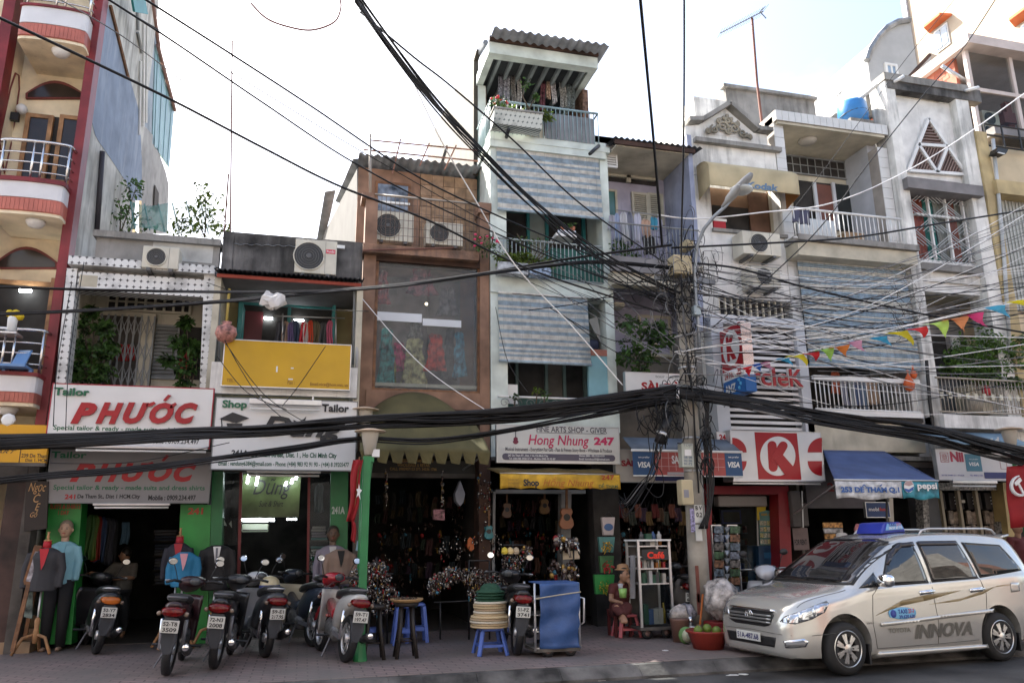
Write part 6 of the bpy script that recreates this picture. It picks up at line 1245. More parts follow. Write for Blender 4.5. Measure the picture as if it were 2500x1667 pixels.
def moped(label,px,py,plate,head=0.,lean=-4.,body=(.015,.015,.017),trim=None,shield=None,scooter=False,steer=20,light='red',extra=None):
 loc=G(px,py);t=thing('moped',label,'motorbike',(0,0,0),'mopeds parked on the pavement')
 bm=mat('moped_paint_%d_%d_%d'%tuple(int(c*100) for c in body),body,.28,var=.1,coat=.5 if max(body)>.1 else .25);tm=flat(trim,.2,coat=1.) if trim else bm;sm=flat(shield,.25,coat=.8) if shield else bm
 R=.25 if scooter else .285;fy=1.2
 for nm_,y in(('rear_wheel',0),('front_wheel',fy)):
  w=wheel_ring((0,y,R),R,.10 if nm_[0]=='r' or scooter else .075).build(nm_,BLACK,t,True)
  q=M().lathe([(R*.72,-.03),(R*.66,-.03),(R*.66,.03),(R*.72,.03)],(0,y,R),20,'x',caps=False);q.lathe([(.06,-.05),(.06,.05)],(0,y,R),12,'x')
  for k in range(10):a=k*math.pi/5;q.tube([(0,y+.05*math.cos(a),R+.05*math.sin(a)),(0,y+R*.68*math.cos(a+.25),R+R*.68*math.sin(a+.25))],.008,4)
  o=q.build('rim',ALU,w,True);o['kind']='stuff'
 tail=loft([(-.36,0,.80,.05,.03),(-.28,0,.76,.11,.07),(-.1,0,.72,.14,.11),(.15,0,.64,.14,.17),(.35,0,.55,.12,.2),(.5,0,.45,.09,.16)] if not scooter else[(-.38,0,.78,.06,.04),(-.28,0,.73,.15,.1),(-.05,0,.66,.18,.16),(.2,0,.56,.17,.22),(.42,0,.46,.14,.2),(.55,0,.36,.12,.12)])
 tail.build('tail_body',bm,t,True)
 loft([(-.22,0,.84,.09,.03),(-.1,0,.86,.13,.05),(.15,0,.83,.14,.06),(.38,0,.80,.12,.06),(.56,0,.76,.07,.04)]).build('seat',mat('seat_vinyl',(.02,.02,.021),.45),t,True)
 M().tube([(-.1,.05,.84),(-.1,-.2,.87),(-.06,-.34,.88),(.06,-.34,.88),(.1,-.2,.87),(.1,.05,.84)],.013,6).build('grab_rail',GREYM if not scooter else ALU,t,True)
 loft([(-.4,0,.72,.075,.035),(-.385,0,.72,.11,.05),(-.31,0,.73,.135,.055)]).build('tail_light',REDG if light=='red' else ORG,t,True)
 for s in(-1,1):M().ball((s*.145,-.33,.70),.027,8,sx=1.1).build('indicator',mat('clear_lens',(.22,.16,.12),.1),t,True)
 M().prism([(-.075,-.37,.66),(.075,-.37,.66),(.085,-.33,.40),(.04,-.29,.26),(-.04,-.29,.26),(-.085,-.33,.40)],(0,.03,0)).build('rear_mudguard',mat('mudguard_grey',(.055,.06,.07),.5),t,bevel=.01)
 pt=M().box(-.095,.095,-.395,-.388,.50,.635).build('number_plate',PLATE,t,bevel=.004)
 for k,s_ in enumerate(plate):lettering(pt,s_,(-.075,-.399,.575-.062*k),(.15,0,0),(0,0,.044),BLACKL,.025)
 for s in(-1,1):
  M().tube([(s*.12,-.02,R),(s*.13,-.1,.62)],.022,8).build('shock_absorber',CHROME if s<0 else GREYM,t,True)
  M().beam((s*.1,0,R),(s*.09,.5,.33),.03,.05).build('swing_arm',GREYM,t)
  M().tube([(s*.1,.45,.28),(s*.28,.47,.27)],.016,6).build('footpeg',BLACK,t)
 M().tube([(.16,.62,.22),(.17,.2,.24),(.18,0,.27),(.19,-.28,.34)],[.02,.035,.055,.05],10).build('exhaust',mat('muffler',(.06,.06,.062),.4,metal=.5) if not scooter else BLACK,t,True)
 M().lathe([(.045,0),(.03,-.012)],(.19,-.285,.342),12,'y').build('exhaust_tip',CHROME,t,True)
 loft([(.35,0,.3,.11,.1),(.5,0,.32,.13,.13),(.75,0,.36,.11,.12),(.85,0,.4,.05,.08)]).build('engine',mat('engine_grey',(.14,.14,.14),.45,metal=.5,var=.4,scale=20),t,True)
 def shf(u,v):
  z=.28+.55*v;w=(.26+.06*math.sin(v*3)) if shield or scooter else .14+.03*v
  return((u-.5)*2*w,.92+.1*(1-v)-.16*abs(u-.5)**1.5*2+.05*v,z)
 M().grid(shf,10,8).build('leg_shield',sm,t,True,thick=.02)
 if scooter:M().box(-.15,.15,.45,.92,.26,.32).build('floorboard',BLACK,t,bevel=.02)
 else:loft([(.45,0,.56,.07,.08),(.7,0,.52,.06,.08),(.95,0,.62,.07,.1)]).build('frame_cover',tm,t,True)
 for s in(-1,1):M().tube([(s*.07,fy,R),(s*.06,1.02,.82)],.02,6).build('fork',GREYM,t,True)
 M().grid(lambda u,v:((v-.5)*.11,fy+(R+.03)*math.cos(.3+u*2.2),R+(R+.03)*math.sin(.3+u*2.2)),8,2).build('front_mudguard',tm,t,True,thick=.008)
 hb=thing('handlebar',None,None);hb.parent=t;hb.location=(0,.95,0);hb.rotation_euler=(0,0,rad(steer))
 q=loft([(-.10,0,.98,.10,.035),(-.02,0,.99,.17,.07),(.10,0,.95,.14,.1),(.17,0,.9,.06,.06)]);ob=q.build('cowl',tm,None,True);ob.parent=hb
 ob=M().lathe([(.05,0),(.045,-.02)],(0,-.105,.995),14,'y',sx=1.5).build('gauge',mat('gauge_face',(.07,.075,.08),.15),None,True);ob.parent=hb
 for s in(-1,1):
  ob=M().tube([(s*.12,-.02,.98),(s*.25,-.05,1.0),(s*.36,-.12,.98)],.017,8).build('grip',BLACK,None,True);ob.parent=hb
  ob=M().tube([(s*.2,.02,1.0),(s*.36,-.06,1.0)],.007,5).build('brake_lever',ALU,None,True);ob.parent=hb
  ob=M().tube([(s*.2,-.03,1.0),(s*.24,-.02,1.12),(s*.28,-.03,1.2)],.006,5).build('mirror_stem',BLACK,None,True);ob.parent=hb
  ob=M().ball((s*.30,-.03,1.23),.062,12,sy=.3,sz=.75).build('mirror',BLACK,None,True);ob.parent=hb;ob.rotation_euler=(0,0,0)
  o2=M().lathe([(.052,0),(.05,-.004)],(s*.30,-.05,1.23),14,'y',sy=.75).build('mirror_face',MIR,None);o2.parent=hb
 M().tube([(-.1,.45,.25),(-.2,.38,.02)],.012,5).build('side_stand',GREYM,t)
 if extra=='helmet':
  hm=thing('helmet','striped half helmet hanging on the silver scooter','helmet',(0,0,0));M().lathe([(.14,-.06),(.145,0),(.13,.07),(.08,.12),(.01,.14)],(.2,.75,.86),16).build('shell',mat('helmet_cream',(.5,.42,.25),.3,coat=.5),hm,True);M().lathe([(.147,-.03),(.147,.015)],(.2,.75,.86),16,caps=False).build('stripe',flat((.03,.04,.15)),hm,True)
  hm.location=loc;hm.rotation_euler=(0,0,rad(head))
 if extra=='cub':
  loft([(-.32,0,.93,.12,.035),(-.1,0,.95,.13,.05),(.02,0,.94,.11,.04)]).build('rear_pad',BLACK,t,True)
  for k in range(3):M().tube([(-.13,-.36,.74+.06*k),(.13,-.36,.74+.06*k)],.008,5).build('rack_bar',CHROME,t,True)
 if extra=='logo':M().lathe([(.03,0),(.03,-.004)],(.0,.40,.70),12,'y').build('badge',ALU,t)
 t.location=loc;t.rotation_euler=(0,rad(lean),rad(head));return t
moped('black scooter with amber tail lamp beside the green pilaster and mannequin',232,1596,('52-Y7','2834'),head=20,lean=6,scooter=True,light='amber',steer=-15)
moped('dark moped with red tail lamp and plate 3509',405,1648,('52-T8','3509'),head=0,lean=5,body=(.03,.012,.014),steer=25)
moped('black moped with plate 2008, between the plate 3509 moped and the silver scooter',522,1632,('72-N3','2008'),head=-4,lean=5,steer=22)
moped('silver-nosed scooter with a helmet hung on it and plate 217.95',645,1604,('59-E1','217.95'),head=16,lean=4,scooter=True,body=(.03,.03,.033),trim=(.42,.43,.45),shield=(.28,.29,.31),steer=20,extra='helmet')
moped('old moped with cream leg shield and chrome rear rack',762,1578,('61-T6','8762'),head=24,lean=5,shield=(.48,.44,.33),body=(.03,.04,.06),steer=15,extra='cub')
moped('red and white moped with plate 197.47 beside the green lamp post',842,1616,('59-T1','197.47'),head=14,lean=6,body=(.40,.39,.37),trim=(.36,.02,.03),steer=18)
moped('black moped with plate 3741 between the stack of hats and the tarp cart',1260,1598,('51-PZ','3741'),head=-6,lean=4,steer=-25)
moped('dark moped half hidden behind the utility pole',1676,1545,('51-F2','6180'),head=-14,lean=3,body=(.02,.02,.02))
moped('silver-fronted moped behind the taxi bonnet',1885,1540,('59-K1','4022'),head=150,lean=3,body=(.3,.3,.31),trim=(.4,.4,.42),shield=(.3,.3,.31),steer=0)
#  taxi
import numpy as np
from mathutils.geometry import delaunay_2d_cdt
def interp(t,xs,ys):
 """smooth 1-D interpolation (monotone cubic)"""
 xs,ys=np.array(xs,float),np.array(ys,float);d=np.diff(ys)/np.diff(xs);m_=np.zeros(len(xs));m_[0],m_[-1]=d[0],d[-1]
 for i in range(1,len(xs)-1):m_[i]=0 if d[i-1]*d[i]<=0 else 2*d[i-1]*d[i]/(d[i-1]+d[i])
 i=min(max(int(np.searchsorted(xs,t))-1,0),len(xs)-2);h_=xs[i+1]-xs[i];s=(t-xs[i])/h_
 return(2*s**3-3*s*s+1)*ys[i]+(s**3-2*s*s+s)*h_*m_[i]+(-2*s**3+3*s*s)*ys[i+1]+(s**3-s*s)*h_*m_[i+1]
HX=[0,.03,.1,.25,.55,.95,1.25,1.6,1.95,2.4,3.0,3.6,4.1,4.32,4.45,4.54,4.58]
HW=[.50,.63,.72,.80,.865,.885,.885,.885,.885,.885,.885,.885,.875,.845,.80,.72,.62]
ZC=[.60,.72,.83,.93,1.01,1.085,1.27,1.48,1.655,1.735,1.75,1.735,1.70,1.66,1.40,1.05,.80]
ZE=[.58,.69,.79,.87,.94,1.01,1.19,1.40,1.57,1.655,1.675,1.66,1.62,1.57,1.33,1.0,.77]
WR=[.44,.54,.62,.70,.755,.78,.755,.70,.655,.66,.665,.66,.64,.62,.63,.60,.54]
ZB=[.30,.25,.21,.20,.20,.20,.20,.20,.20,.20,.20,.20,.22,.26,.30,.36,.42]
BZ=[.50,.60,.68,.77,.86,.95,1.02,1.04,1.05,1.07,1.09,1.11,1.13,1.13,1.05,.88,.70]
def section(x):
 w,zc,ze,wr,zb,bz=(interp(x,HX,a) for a in(HW,ZC,ZE,WR,ZB,BZ))
 cab=min(1,max(0,(x-.9)/.5));zm=zb+(bz-zb)*.42
 pts=[(w*.8,zb),(w*.95,zb+.03),(w*.985,zb+.12),(w,zm),(w*.99,zb+(bz-zb)*.72),(w*(.985-.0*cab),bz-.03),(w*.965,bz+.01)]
 pts+=[((w*.965*(1-f)+wr*f)+.02*cab*math.sin(math.pi*f),bz+.01+(ze-bz-.01)*f) for f in(.33,.66)]
 pts+=[(wr,ze),(wr*.93,ze+(zc-ze)*.45),(wr*.8,ze+(zc-ze)*.72),(wr*.5,zc-(zc-ze)*.08),(0,zc)]
 return pts
CARM=mat('champagne_paint',(.56,.545,.50),.2,metal=.55,var=.0,coat=1.)
xs_=[0,.012,.03,.06,.1,.15,.2]+[.25+.06*k for k in range(68)]+[4.36,4.4,4.44,4.48,4.51,4.54,4.56,4.575]
def densify(p):
 out=[]
 for i in range(len(p)-1):
  for f in(0,.5):
   p0,p1,p2,p3=p[max(i-1,0)],p[i],p[i+1],p[min(i+2,len(p)-1)]
   out.append(tuple(.5*(2*p1[k]+(p2[k]-p0[k])*f+(2*p0[k]-5*p1[k]+4*p2[k]-p3[k])*f*f+(3*p1[k]-p0[k]-3*p2[k]+p3[k])*f**3) for k in(0,1)))
 return out+[p[-1]]
q=M();ring=None
for x in xs_:
 s=densify(section(x));r=[(x,-y,z) for y,z in s]+[(x,y,z) for y,z in s[-2::-1]];k=len(r);q.v+=r
for i in range(len(xs_)-1):
 for j in range(k):q.f.append((i*k+j,i*k+(j+1)%k,(i+1)*k+(j+1)%k,(i+1)*k+j))
q.f+=[tuple(range(k)),tuple((len(xs_)-1)*k+j for j in range(k))]
bvh=BVHTree.FromPolygons([Vector(v) for v in q.v],q.f)
FX,RX,WRAD=.80,3.55,.325
taxi=thing('taxi','champagne silver people-carrier taxi with blue roof sign, parked at the kerb','car',(0,0,0))
tmp=obj('tmp_body',q.mesh(CARM,True,'body'));cut=M()
for cx in(FX,RX):
 for s in(-1,1):cut.lathe([(.395,s*.5),(.395,s*1.1)],(cx,0,.35),40,'y')
co=obj('tmp_cut',cut.mesh(CARM));bo=tmp.modifiers.new('b','BOOLEAN');bo.object=co;bo.operation='DIFFERENCE';bo.solver='EXACT'
dg=bpy.context.evaluated_depsgraph_get();bme=bpy.data.meshes.new_from_object(tmp.evaluated_get(dg));bpy.data.objects.remove(tmp);bpy.data.objects.remove(co)
bme.materials.clear();bme.materials.append(CARM);body=obj('body',bme,taxi);bme.polygons.foreach_set('use_smooth',[True]*len(bme.polygons))
em=body.modifiers.new('edges','EDGE_SPLIT');em.split_angle=rad(38)
def drape(p,name,pts,m,off=.004,mode='side',grid=.06,thick=0.,smooth=True):
 """lay an outline on the body: side (x,z), front (y,z), quarter (s,z) seen from the front corner, top (x,y)"""
 pts=[Vector(a) for a in pts];n=len(pts);vs=[];lo=[min(a[k] for a in pts) for k in(0,1)];hi=[max(a[k] for a in pts) for k in(0,1)]
 for i in range(n):
  a,b=pts[i],pts[(i+1)%n];kk=max(1,int((b-a).length/grid));vs+=[a+(b-a)*j/kk for j in range(kk)]
 nb=len(vs);gx=lo[0]+grid/2
 def inside(pt):
  c=False
  for i in range(n):
   a,b=pts[i],pts[i-1]
   if(a.y>pt[1])!=(b.y>pt[1]) and pt[0]<(b.x-a.x)*(pt[1]-a.y)/(b.y-a.y)+a.x:c=not c
  return c
 while gx<hi[0]:
  gy=lo[1]+grid/2
  while gy<hi[1]:
   if inside((gx,gy)):vs.append(Vector((gx,gy)))
   gy+=grid
  gx+=grid
 r=delaunay_2d_cdt(vs,[(i,(i+1)%nb) for i in range(nb)],[],1,1e-6)
 out=[]
 for v in r[0]:
  out.append(proj(v,off,mode))
 me=bpy.data.meshes.new(name);me.from_pydata(out,[],[f for f in r[2]]);me.materials.append(m);me.polygons.foreach_set('use_smooth',[smooth]*len(me.polygons));me.update();o=obj(name,me,p)
 sd=o.modifiers.new('depth','SOLIDIFY');sd.thickness=thick or .003;sd.offset=0;return o
QD=Vector((.80,.60,0)).normalized();QS=Vector((-.60,.80,0))
def proj(v,off,mode):
 if mode=='side':o_,d=Vector((v[0],-3,v[1])),Vector((0,1,0))
 elif mode=='front':o_,d=Vector((-3,v[0],v[1])),Vector((1,0,0))
 elif mode=='quarter':o_,d=QS*v[0]+Vector((0,0,v[1]))-QD*4,QD
 else:o_,d=Vector((v[0],v[1],4)),Vector((0,0,-1))
 h_=bvh.ray_cast(o_,d)
 if h_[0] is None:h_=bvh.find_nearest(o_+d*3)
 nrm=h_[1] if h_[1].dot(d)<0 else -h_[1]
 return h_[0]+nrm*off
def decal(p,s,x0,x1,z0,z1,m,bold=.03,shear=0.,off=.004,mode='side'):
 v,f=text_mesh(s,bold,shear);me=bpy.data.meshes.new('lettering');me.from_pydata([proj((x0+(x1-x0)*a,z0+(z1-z0)*b),off,mode) for a,b in v],[],f);me.materials.append(m);me.update();return obj('lettering',me,p)
def seam(pts,m=None,r=.004,mode='side',off=.001,name='panel_gap'):
 P=[]
 for i in range(len(pts)-1):
  a,b=Vector(pts[i]),Vector(pts[i+1])
  for k in range(6):P.append(proj(a+(b-a)*k/6,off,mode))
 P.append(proj(pts[-1],off,mode));return M().tube(P,r,5).build(name,m or flat((.05,.048,.04)),taxi)
CG=mat('car_glass',(.012,.015,.016),.03,spec=.9,var=.2);CGR=mat('car_glass_tint',(.02,.018,.018),.02,spec=1.,var=.3);SEAL=mat('window_seal',(.015,.015,.015),.5)
for nm_,pts in(('quarter_glass',[(1.14,1.045),(1.44,1.06),(1.43,1.21)]),('front_window',[(1.50,1.075),(2.30,1.09),(2.28,1.57),(2.06,1.56),(1.82,1.44)]),('rear_window',[(2.42,1.095),(3.24,1.12),(3.12,1.585),(2.42,1.585)]),('rear_quarter_window',[(3.34,1.13),(4.18,1.20),(3.98,1.53),(3.26,1.575)])):
 c=sum((Vector(a) for a in pts),Vector((0,0)))/len(pts)
 drape(taxi,'window_seal',[c+(Vector(a)-c)*1.05+(Vector(a)-c).normalized()*.015 for a in pts],SEAL,.004);drape(taxi,nm_,pts,CG if nm_!='rear_window' else CGR,.010)
drape(taxi,'windscreen_seal',[(-.78,1.075),(.78,1.075),(.665,1.60),(.4,1.655),(-.4,1.655),(-.665,1.60)],SEAL,.003,'front');drape(taxi,'windscreen',[(-.75,1.095),(.75,1.095),(.64,1.585),(.4,1.635),(-.4,1.635),(-.64,1.585)],CGR,.009,'front')
drape(taxi,'rain_visor',[(1.70,1.33),(1.86,1.47),(2.06,1.585),(2.32,1.605),(2.32,1.55),(2.08,1.53),(1.88,1.42),(1.74,1.31)],mat('smoked_visor',(.03,.028,.035),.15),.02);drape(taxi,'rain_visor',[(2.40,1.61),(3.12,1.61),(3.14,1.55),(2.40,1.55)],mat('smoked_visor'),.02)
for pts in([(1.28,.30),(1.24,.6),(1.30,.95),(1.42,1.05)],[(2.36,1.09),(2.38,.6),(2.34,.30)],[(3.28,1.11),(3.36,.9),(3.30,.62),(3.22,.50)],[(1.28,.30),(2.34,.30),(3.1,.31)],[(.30,.50),(.62,.52),(.95,.58)],[(4.3,1.1),(4.36,.7)]):seam(pts)
seam([(.2,-.70),(.55,-.745),(.95,-.77)],mode='top');seam([(.2,.70),(.55,.745),(.95,.77)],mode='top')
drape(taxi,'side_moulding',[(1.36,.565),(3.40,.655),(3.42,.70),(1.36,.61)],CARM,.018,thick=.03)
for pts in([(1.30,.70),(1.75,.80),(2.3,.86),(2.9,.96),(2.3,.93),(1.8,.87)],[(2.25,.80),(2.9,.86),(3.5,.98),(4.2,1.02),(3.6,1.0),(3.3,.90),(2.8,.82)]):drape(taxi,'gold_swoosh',pts,mat('gold_decal',(.26,.20,.10),.4),.003)
for x in(2.12,3.06):dh=drape(taxi,'door_handle_cup',[(x,.92),(x+.24,.935),(x+.24,.99),(x,.975)],CHROME,.004);M().tube([proj((x+.02,.955),.03,'side'),proj((x+.13,.962),.045,'side'),proj((x+.24,.968),.03,'side')],.016,8).build('door_handle',CHROME,taxi,True)
tb=drape(taxi,'phone_decal',[(1.76+.19*math.cos(t)*1.12,.71+.075*math.sin(t)) if abs(math.cos(t))<.7 else(1.76+.24*math.copysign(1,math.cos(t))*abs(math.cos(t))**.5,.71+.075*math.sin(t)) for t in[k*math.pi/14 for k in range(28)]],flat((.16,.40,.60)),.006)
decal(tb,'TAXI',1.68,1.84,.705,.76,flat((.02,.03,.2)),.03,0,.011);decal(tb,'27-7',1.86,1.97,.705,.76,flat((.45,.05,.08)),.03,0,.011);decal(tb,'39.620.620',1.69,1.97,.645,.69,flat((.02,.03,.2)),.03,0,.011)
drape(tb,'round_badge',[(1.60+.05*math.cos(t),.71+.05*math.sin(t)) for t in[k*math.pi/8 for k in range(16)]],flat((.03,.05,.25)),.010)
decal(taxi,'TOYOTA',1.48,1.86,.475,.535,flat((.13,.125,.1)),.02,0,.009);decal(taxi,'INNOVA',1.92,2.98,.38,.56,flat((.11,.105,.09)),.045,.3,.009)
decal(taxi,'VVT-i',1.13,1.25,.60,.625,flat((.12,.12,.1)),.02)
drape(taxi,'fuel_flap',[(3.86,.90),(4.04,.91),(4.06,1.03),(3.88,1.03)],CARM,.006)
drape(taxi,'side_skirt',[(1.3,.17),(3.2,.17),(3.26,.24),(1.3,.26)],CARM,.03,thick=.05)
hl=drape(taxi,'headlight',[(-.47,.655),(-.53,.72),(-.68,.77),(-.90,.86),(-1.0,.90),(-1.03,.87),(-.98,.77),(-.84,.69),(-.66,.635)],mat('headlight_reflector',(.55,.57,.6),.12,metal=.85,var=.25,scale=16),.006,'quarter',.04)
for s,z,r in((-.58,.685,.045),(-.72,.715,.06),(-.87,.775,.05)):c=proj((s,z),.006,'quarter');M().ball(c,r,12,sx=.5,sy=.5).build('lamp',mat('headlamp_bowl',(.75,.78,.8),.05,metal=.9),hl,True)
drape(taxi,'headlight',[(.42,.66),(.5,.74),(.66,.82),(.80,.90),(.83,.86),(.78,.74),(.6,.66)],mat('headlight_reflector'),.006,'front',.05)
gr=drape(taxi,'grille',[(-.40,.60),(-.46,.72),(-.40,.765),(.40,.765),(.46,.72),(.40,.60),(.3,.575),(-.3,.575)],mat('grille_black',(.015,.015,.016),.4),.004,'front',.05)
for z in(.625,.665,.705):M().tube([proj((y,z),.018,'front') for y in[-.42+.084*k for k in range(11)]],.014,6).build('grille_bar',mat('grille_silver',(.35,.35,.34),.3,metal=.7),gr,True)
M().tube([proj((y,.768-.0*abs(y)),.012,'front') for y in[-.46+.092*k for k in range(11)]],.018,6).build('grille_chrome',CHROME,gr,True)
c=proj((0,.70),.03,'front')
for rx,rz in((.075,.05),(.028,.05),(.06,.022)):M().tube([c+Vector((0,rx*math.cos(k*math.pi/10),rz*math.sin(k*math.pi/10)+(.022 if rz<.03 else 0))) for k in range(21)],.006,5).build('emblem',CHROME,gr,True)
drape(taxi,'lower_intake',[(-.46,.34),(-.50,.46),(.50,.46),(.46,.34)],mat('grille_black'),.005,'front',.06)
fg=drape(taxi,'fog_lamp',[(-.52,.35),(-.50,.43),(-.74,.47),(-.79,.43),(-.75,.37)],CHROME,.006,'quarter',.05);drape(fg,'lens',[(-.545,.37),(-.53,.415),(-.73,.45),(-.765,.42),(-.74,.385)],mat('fog_lens',(.2,.2,.2),.08),.012,'quarter',.05)
pc=proj((0,.43),.03,'front');pl=M().box(pc.x-.015,pc.x,-.24,.24,.385,.495).build('number_plate',PLATE,taxi,bevel=.004);lettering(pl,'51A-487.68',(pc.x-.019,.215,.405),(0,-.43,0),(0,0,.07),flat((.03,.03,.12)),.02)
seam([(-.7,.50),(0,.52),(.7,.50)],mode='front')
for y0,y1 in((-.62,.05),(-.02,.58)):M().tube([proj((y0,1.11),.02,'front'),proj(((y0+y1)/2,1.12),.03,'front'),proj((y1,1.125),.02,'front')],.01,5).build('wiper',BLACK,taxi)
for s in(-1,1):
 mr=loft([(-.10,0,0,.05,.05),(-.06,0,0,.09,.075),(.06,0,.005,.10,.085),(.11,0,.005,.06,.06)],pw=2.8)
 mr.v=[(1.42+a*.8,s*(.99+(b_ if s<0 else b_)*1.0),1.13+c_) for a,b_,c_ in mr.v];mr.build('wing_mirror',CHROME,taxi,True);M().beam((1.42,s*.86,1.08),(1.42,s*.97,1.09),.06,.05).build('mirror_arm',BLACK,taxi)
 M().tube([(2.55,s*.60,1.70),(2.62,s*.60,1.765),(2.75,s*.60,1.785),(3.9,s*.59,1.78),(4.02,s*.59,1.76),(4.1,s*.58,1.70)],.015,8).build('roof_rail',ALU,taxi,True)
 for x in(2.28,4.05):loft([(x-.12,0,0,.03,.015),(x,0,0,.035,.04),(x+.12,0,0,.03,.015)]).v
loft([(-.6,0,0,.05,.015),(0,0,.01,.08,.03),(.6,0,0,.05,.015)]);sp=M().prism([(4.22,-.60,1.64),(4.44,-.55,1.665),(4.44,.55,1.665),(4.22,.60,1.64)],(0,0,.035)).build('spoiler',CARM,taxi,bevel=.012)
rs=M().prism([(2.18,-.30,1.72),(2.67,-.30,1.745),(2.61,-.27,1.89),(2.31,-.27,1.88)],(0,.50,0)).build('roof_sign',mat('sign_blue',(.02,.035,.28),.35),taxi,bevel=.03)
M().prism([(2.26,-.309,1.765),(2.61,-.309,1.785),(2.58,-.295,1.87),(2.32,-.295,1.862)],(0,.012,0)).build('sign_face',flat((.16,.34,.60)),rs,bevel=.01)
lettering(rs,'TAXI',(2.325,-.314,1.825),(.13,0,.006),(0,.004,.04),flat((.02,.03,.18)),.03);lettering(rs,'27-7',(2.47,-.314,1.83),(.09,0,.005),(0,.004,.04),flat((.45,.05,.08)),.03);lettering(rs,'38.27 27 77',(2.32,-.317,1.782),(.25,0,.012),(0,.004,.032),SIGNW,.03)
RIM=mat('alloy',(.62,.61,.58),.28,metal=.85)
for x in(FX,RX):
 for s in(-1,1):
  w=thing('wheel',None,None);w.parent=taxi;y=s*.775
  wheel_ring((x,y,WRAD),WRAD,.205,'y',40).build('tyre',mat('tyre',(.018,.018,.018),.75),w,True)
  rm=M().lathe([(.205,s*.07),(.222,s*.10),(.215,s*.105),(.20,s*.085),(.19,s*.02)],(x,y,WRAD),36,'y',caps=False)
  for k in range(7):
   a=2*math.pi*k/7
   for d in(-.13,.13):rm.beam((x+.04*math.cos(a),y+s*.085,WRAD+.04*math.sin(a)),(x+.205*math.cos(a+d),y+s*.075,WRAD+.205*math.sin(a+d)),.032,.03,(0,1,0))
  rm.lathe([(.055,s*.07),(.055,s*.10),(.03,s*.108)],(x,y,WRAD),16,'y');o=rm.build('rim',RIM,w,True);o['kind']='stuff';em=o.modifiers.new('e','EDGE_SPLIT')
  M().lathe([(.2,s*.02),(.2,s*.0)],(x,y,WRAD),24,'y').build('brake_disc',mat('brake_dark',(.03,.03,.03),.6),w)
  for k in range(5):a=2*math.pi*k/5;M().lathe([(.009,s*.1),(.009,s*.112)],(x+.075*math.cos(a),y,WRAD+.075*math.sin(a)),6,'y').build('wheel_nut',BLACK,w)
  M().box(x+.34,x+.37,y-.09,y+.09,.12,.36).build('mud_flap',BLACK,taxi)
M().box(.3,4.3,-.6,.6,.22,.5).build('underbody',BLACK,taxi)
pf,pr=G(2055,1650,0),G(2455,1612,0);ang=math.atan2(pr.y-pf.y,pr.x-pf.x)
ux=Vector((math.cos(ang),math.sin(ang),0));uy=Vector((-math.sin(ang),math.cos(ang),0))
SCL=.955;taxi.scale=(SCL,SCL,SCL);mid=(pf+pr)/2-ux*((FX+RX)/2*SCL)+uy*.80*SCL
taxi.location=(mid.x,mid.y,0);taxi.rotation_euler=(0,0,ang)
#  utility pole, lamps, cables, bunting
YP=-1.8
PB=Vector((W(1714,1545,YP).x,YP,.15));PT=W(1664,655,YP)
pole=thing('utility_pole','concrete utility pole wrapped in cables before the violet house','utility pole',PB)
PC=mat('pole_concrete',(.34,.31,.26),.85,var=.25,streak=.4,dirt=(.14,.12,.1))
def polept(z):t=(z-PB.z)/(PT.z-PB.z);return PB.lerp(PT,t)
M().tube([polept(z) for z in(.15,1.5,3.,4.5,6.,PT.z)],[.165,.155,.14,.125,.115,.11],12).build('shaft',PC,pole,True)
def polez(py):return W(1690,py,YP).z
def at_pole(px,py,dy=-.2):return W(px,py,YP+dy)
box(pole,'meter_box',1665,1082,1694,1140,YP-.28,YP-.14,mat('box_grey_green',(.40,.42,.36),.6,var=.1),.01);txt(pole,'TDJF',1668,1083,1690,1091,YP-.284,PGREY,.02);box(pole,'meter_label',1672,1097,1688,1112,YP-.286,YP-.281,SIGNW)
for k,tx in enumerate(('08 08','02 06','91-72')):txt(pole,tx,1670,1113+8*k,1690,1119+8*k,YP-.284,flat((.1,.13,.2)),.02)
box(pole,'junction_box',1665,1170,1694,1232,YP-.34,YP-.16,mat('box_beige',(.45,.38,.24),.6,var=.12),.02);box(pole,'box_window',1670,1195,1682,1214,YP-.345,YP-.34,flat((.22,.22,.25)))
box(pole,'notice_white',1696,1232,1716,1276,YP-.19,YP-.17,PLATE,.0);txt(pole,'B V',1698,1234,1714,1245,YP-.194,BLACKL,.03);txt(pole,'0.2',1700,1250,1714,1262,YP-.194,BLACKL,.03);box(pole,'notice_white',1699,1280,1714,1320,YP-.195,YP-.175,PLATE);box(pole,'sticker_strip',1686,1240,1697,1298,YP-.182,YP-.172,mat('violet_sticker',(.3,.28,.45),.6,var=.6,scale=30))
for a,b,c,d in((1700,1380,1708,1470),(1702,1448,1709,1500)):box(pole,'rust_stain',a,b,c,d,YP-.178,YP-.17,mat('rust_stain',(.2,.07,.05),.9,var=.4))
box(pole,'transformer_box',1646,622,1690,668,YP-.35,YP-.1,mat('box_beige'),.02);box(pole,'transformer_box',1675,585,1694,605,YP-.2,YP+.05,mat('box_beige'),.01);box(pole,'switch_can',1690,720,1704,765,YP-.1,YP+.1,PGREY,.03)
for py in(700,900,1070,1150,1240):c=polept(polez(py));M().lathe([(.145,-.02),(.145,.02)],c,14).build('clamp_band',ALU,pole,True)
for py in(690,950):c=polept(polez(py));M().beam(c+Vector((-.55,-.1,0)),c+Vector((.55,-.1,0)),.06,.08).build('crossarm',GALV,pole)
sl_=thing('street_light','grey street light on a curved arm rising beside the utility pole','street light',at_pole(1713,790,-.3))
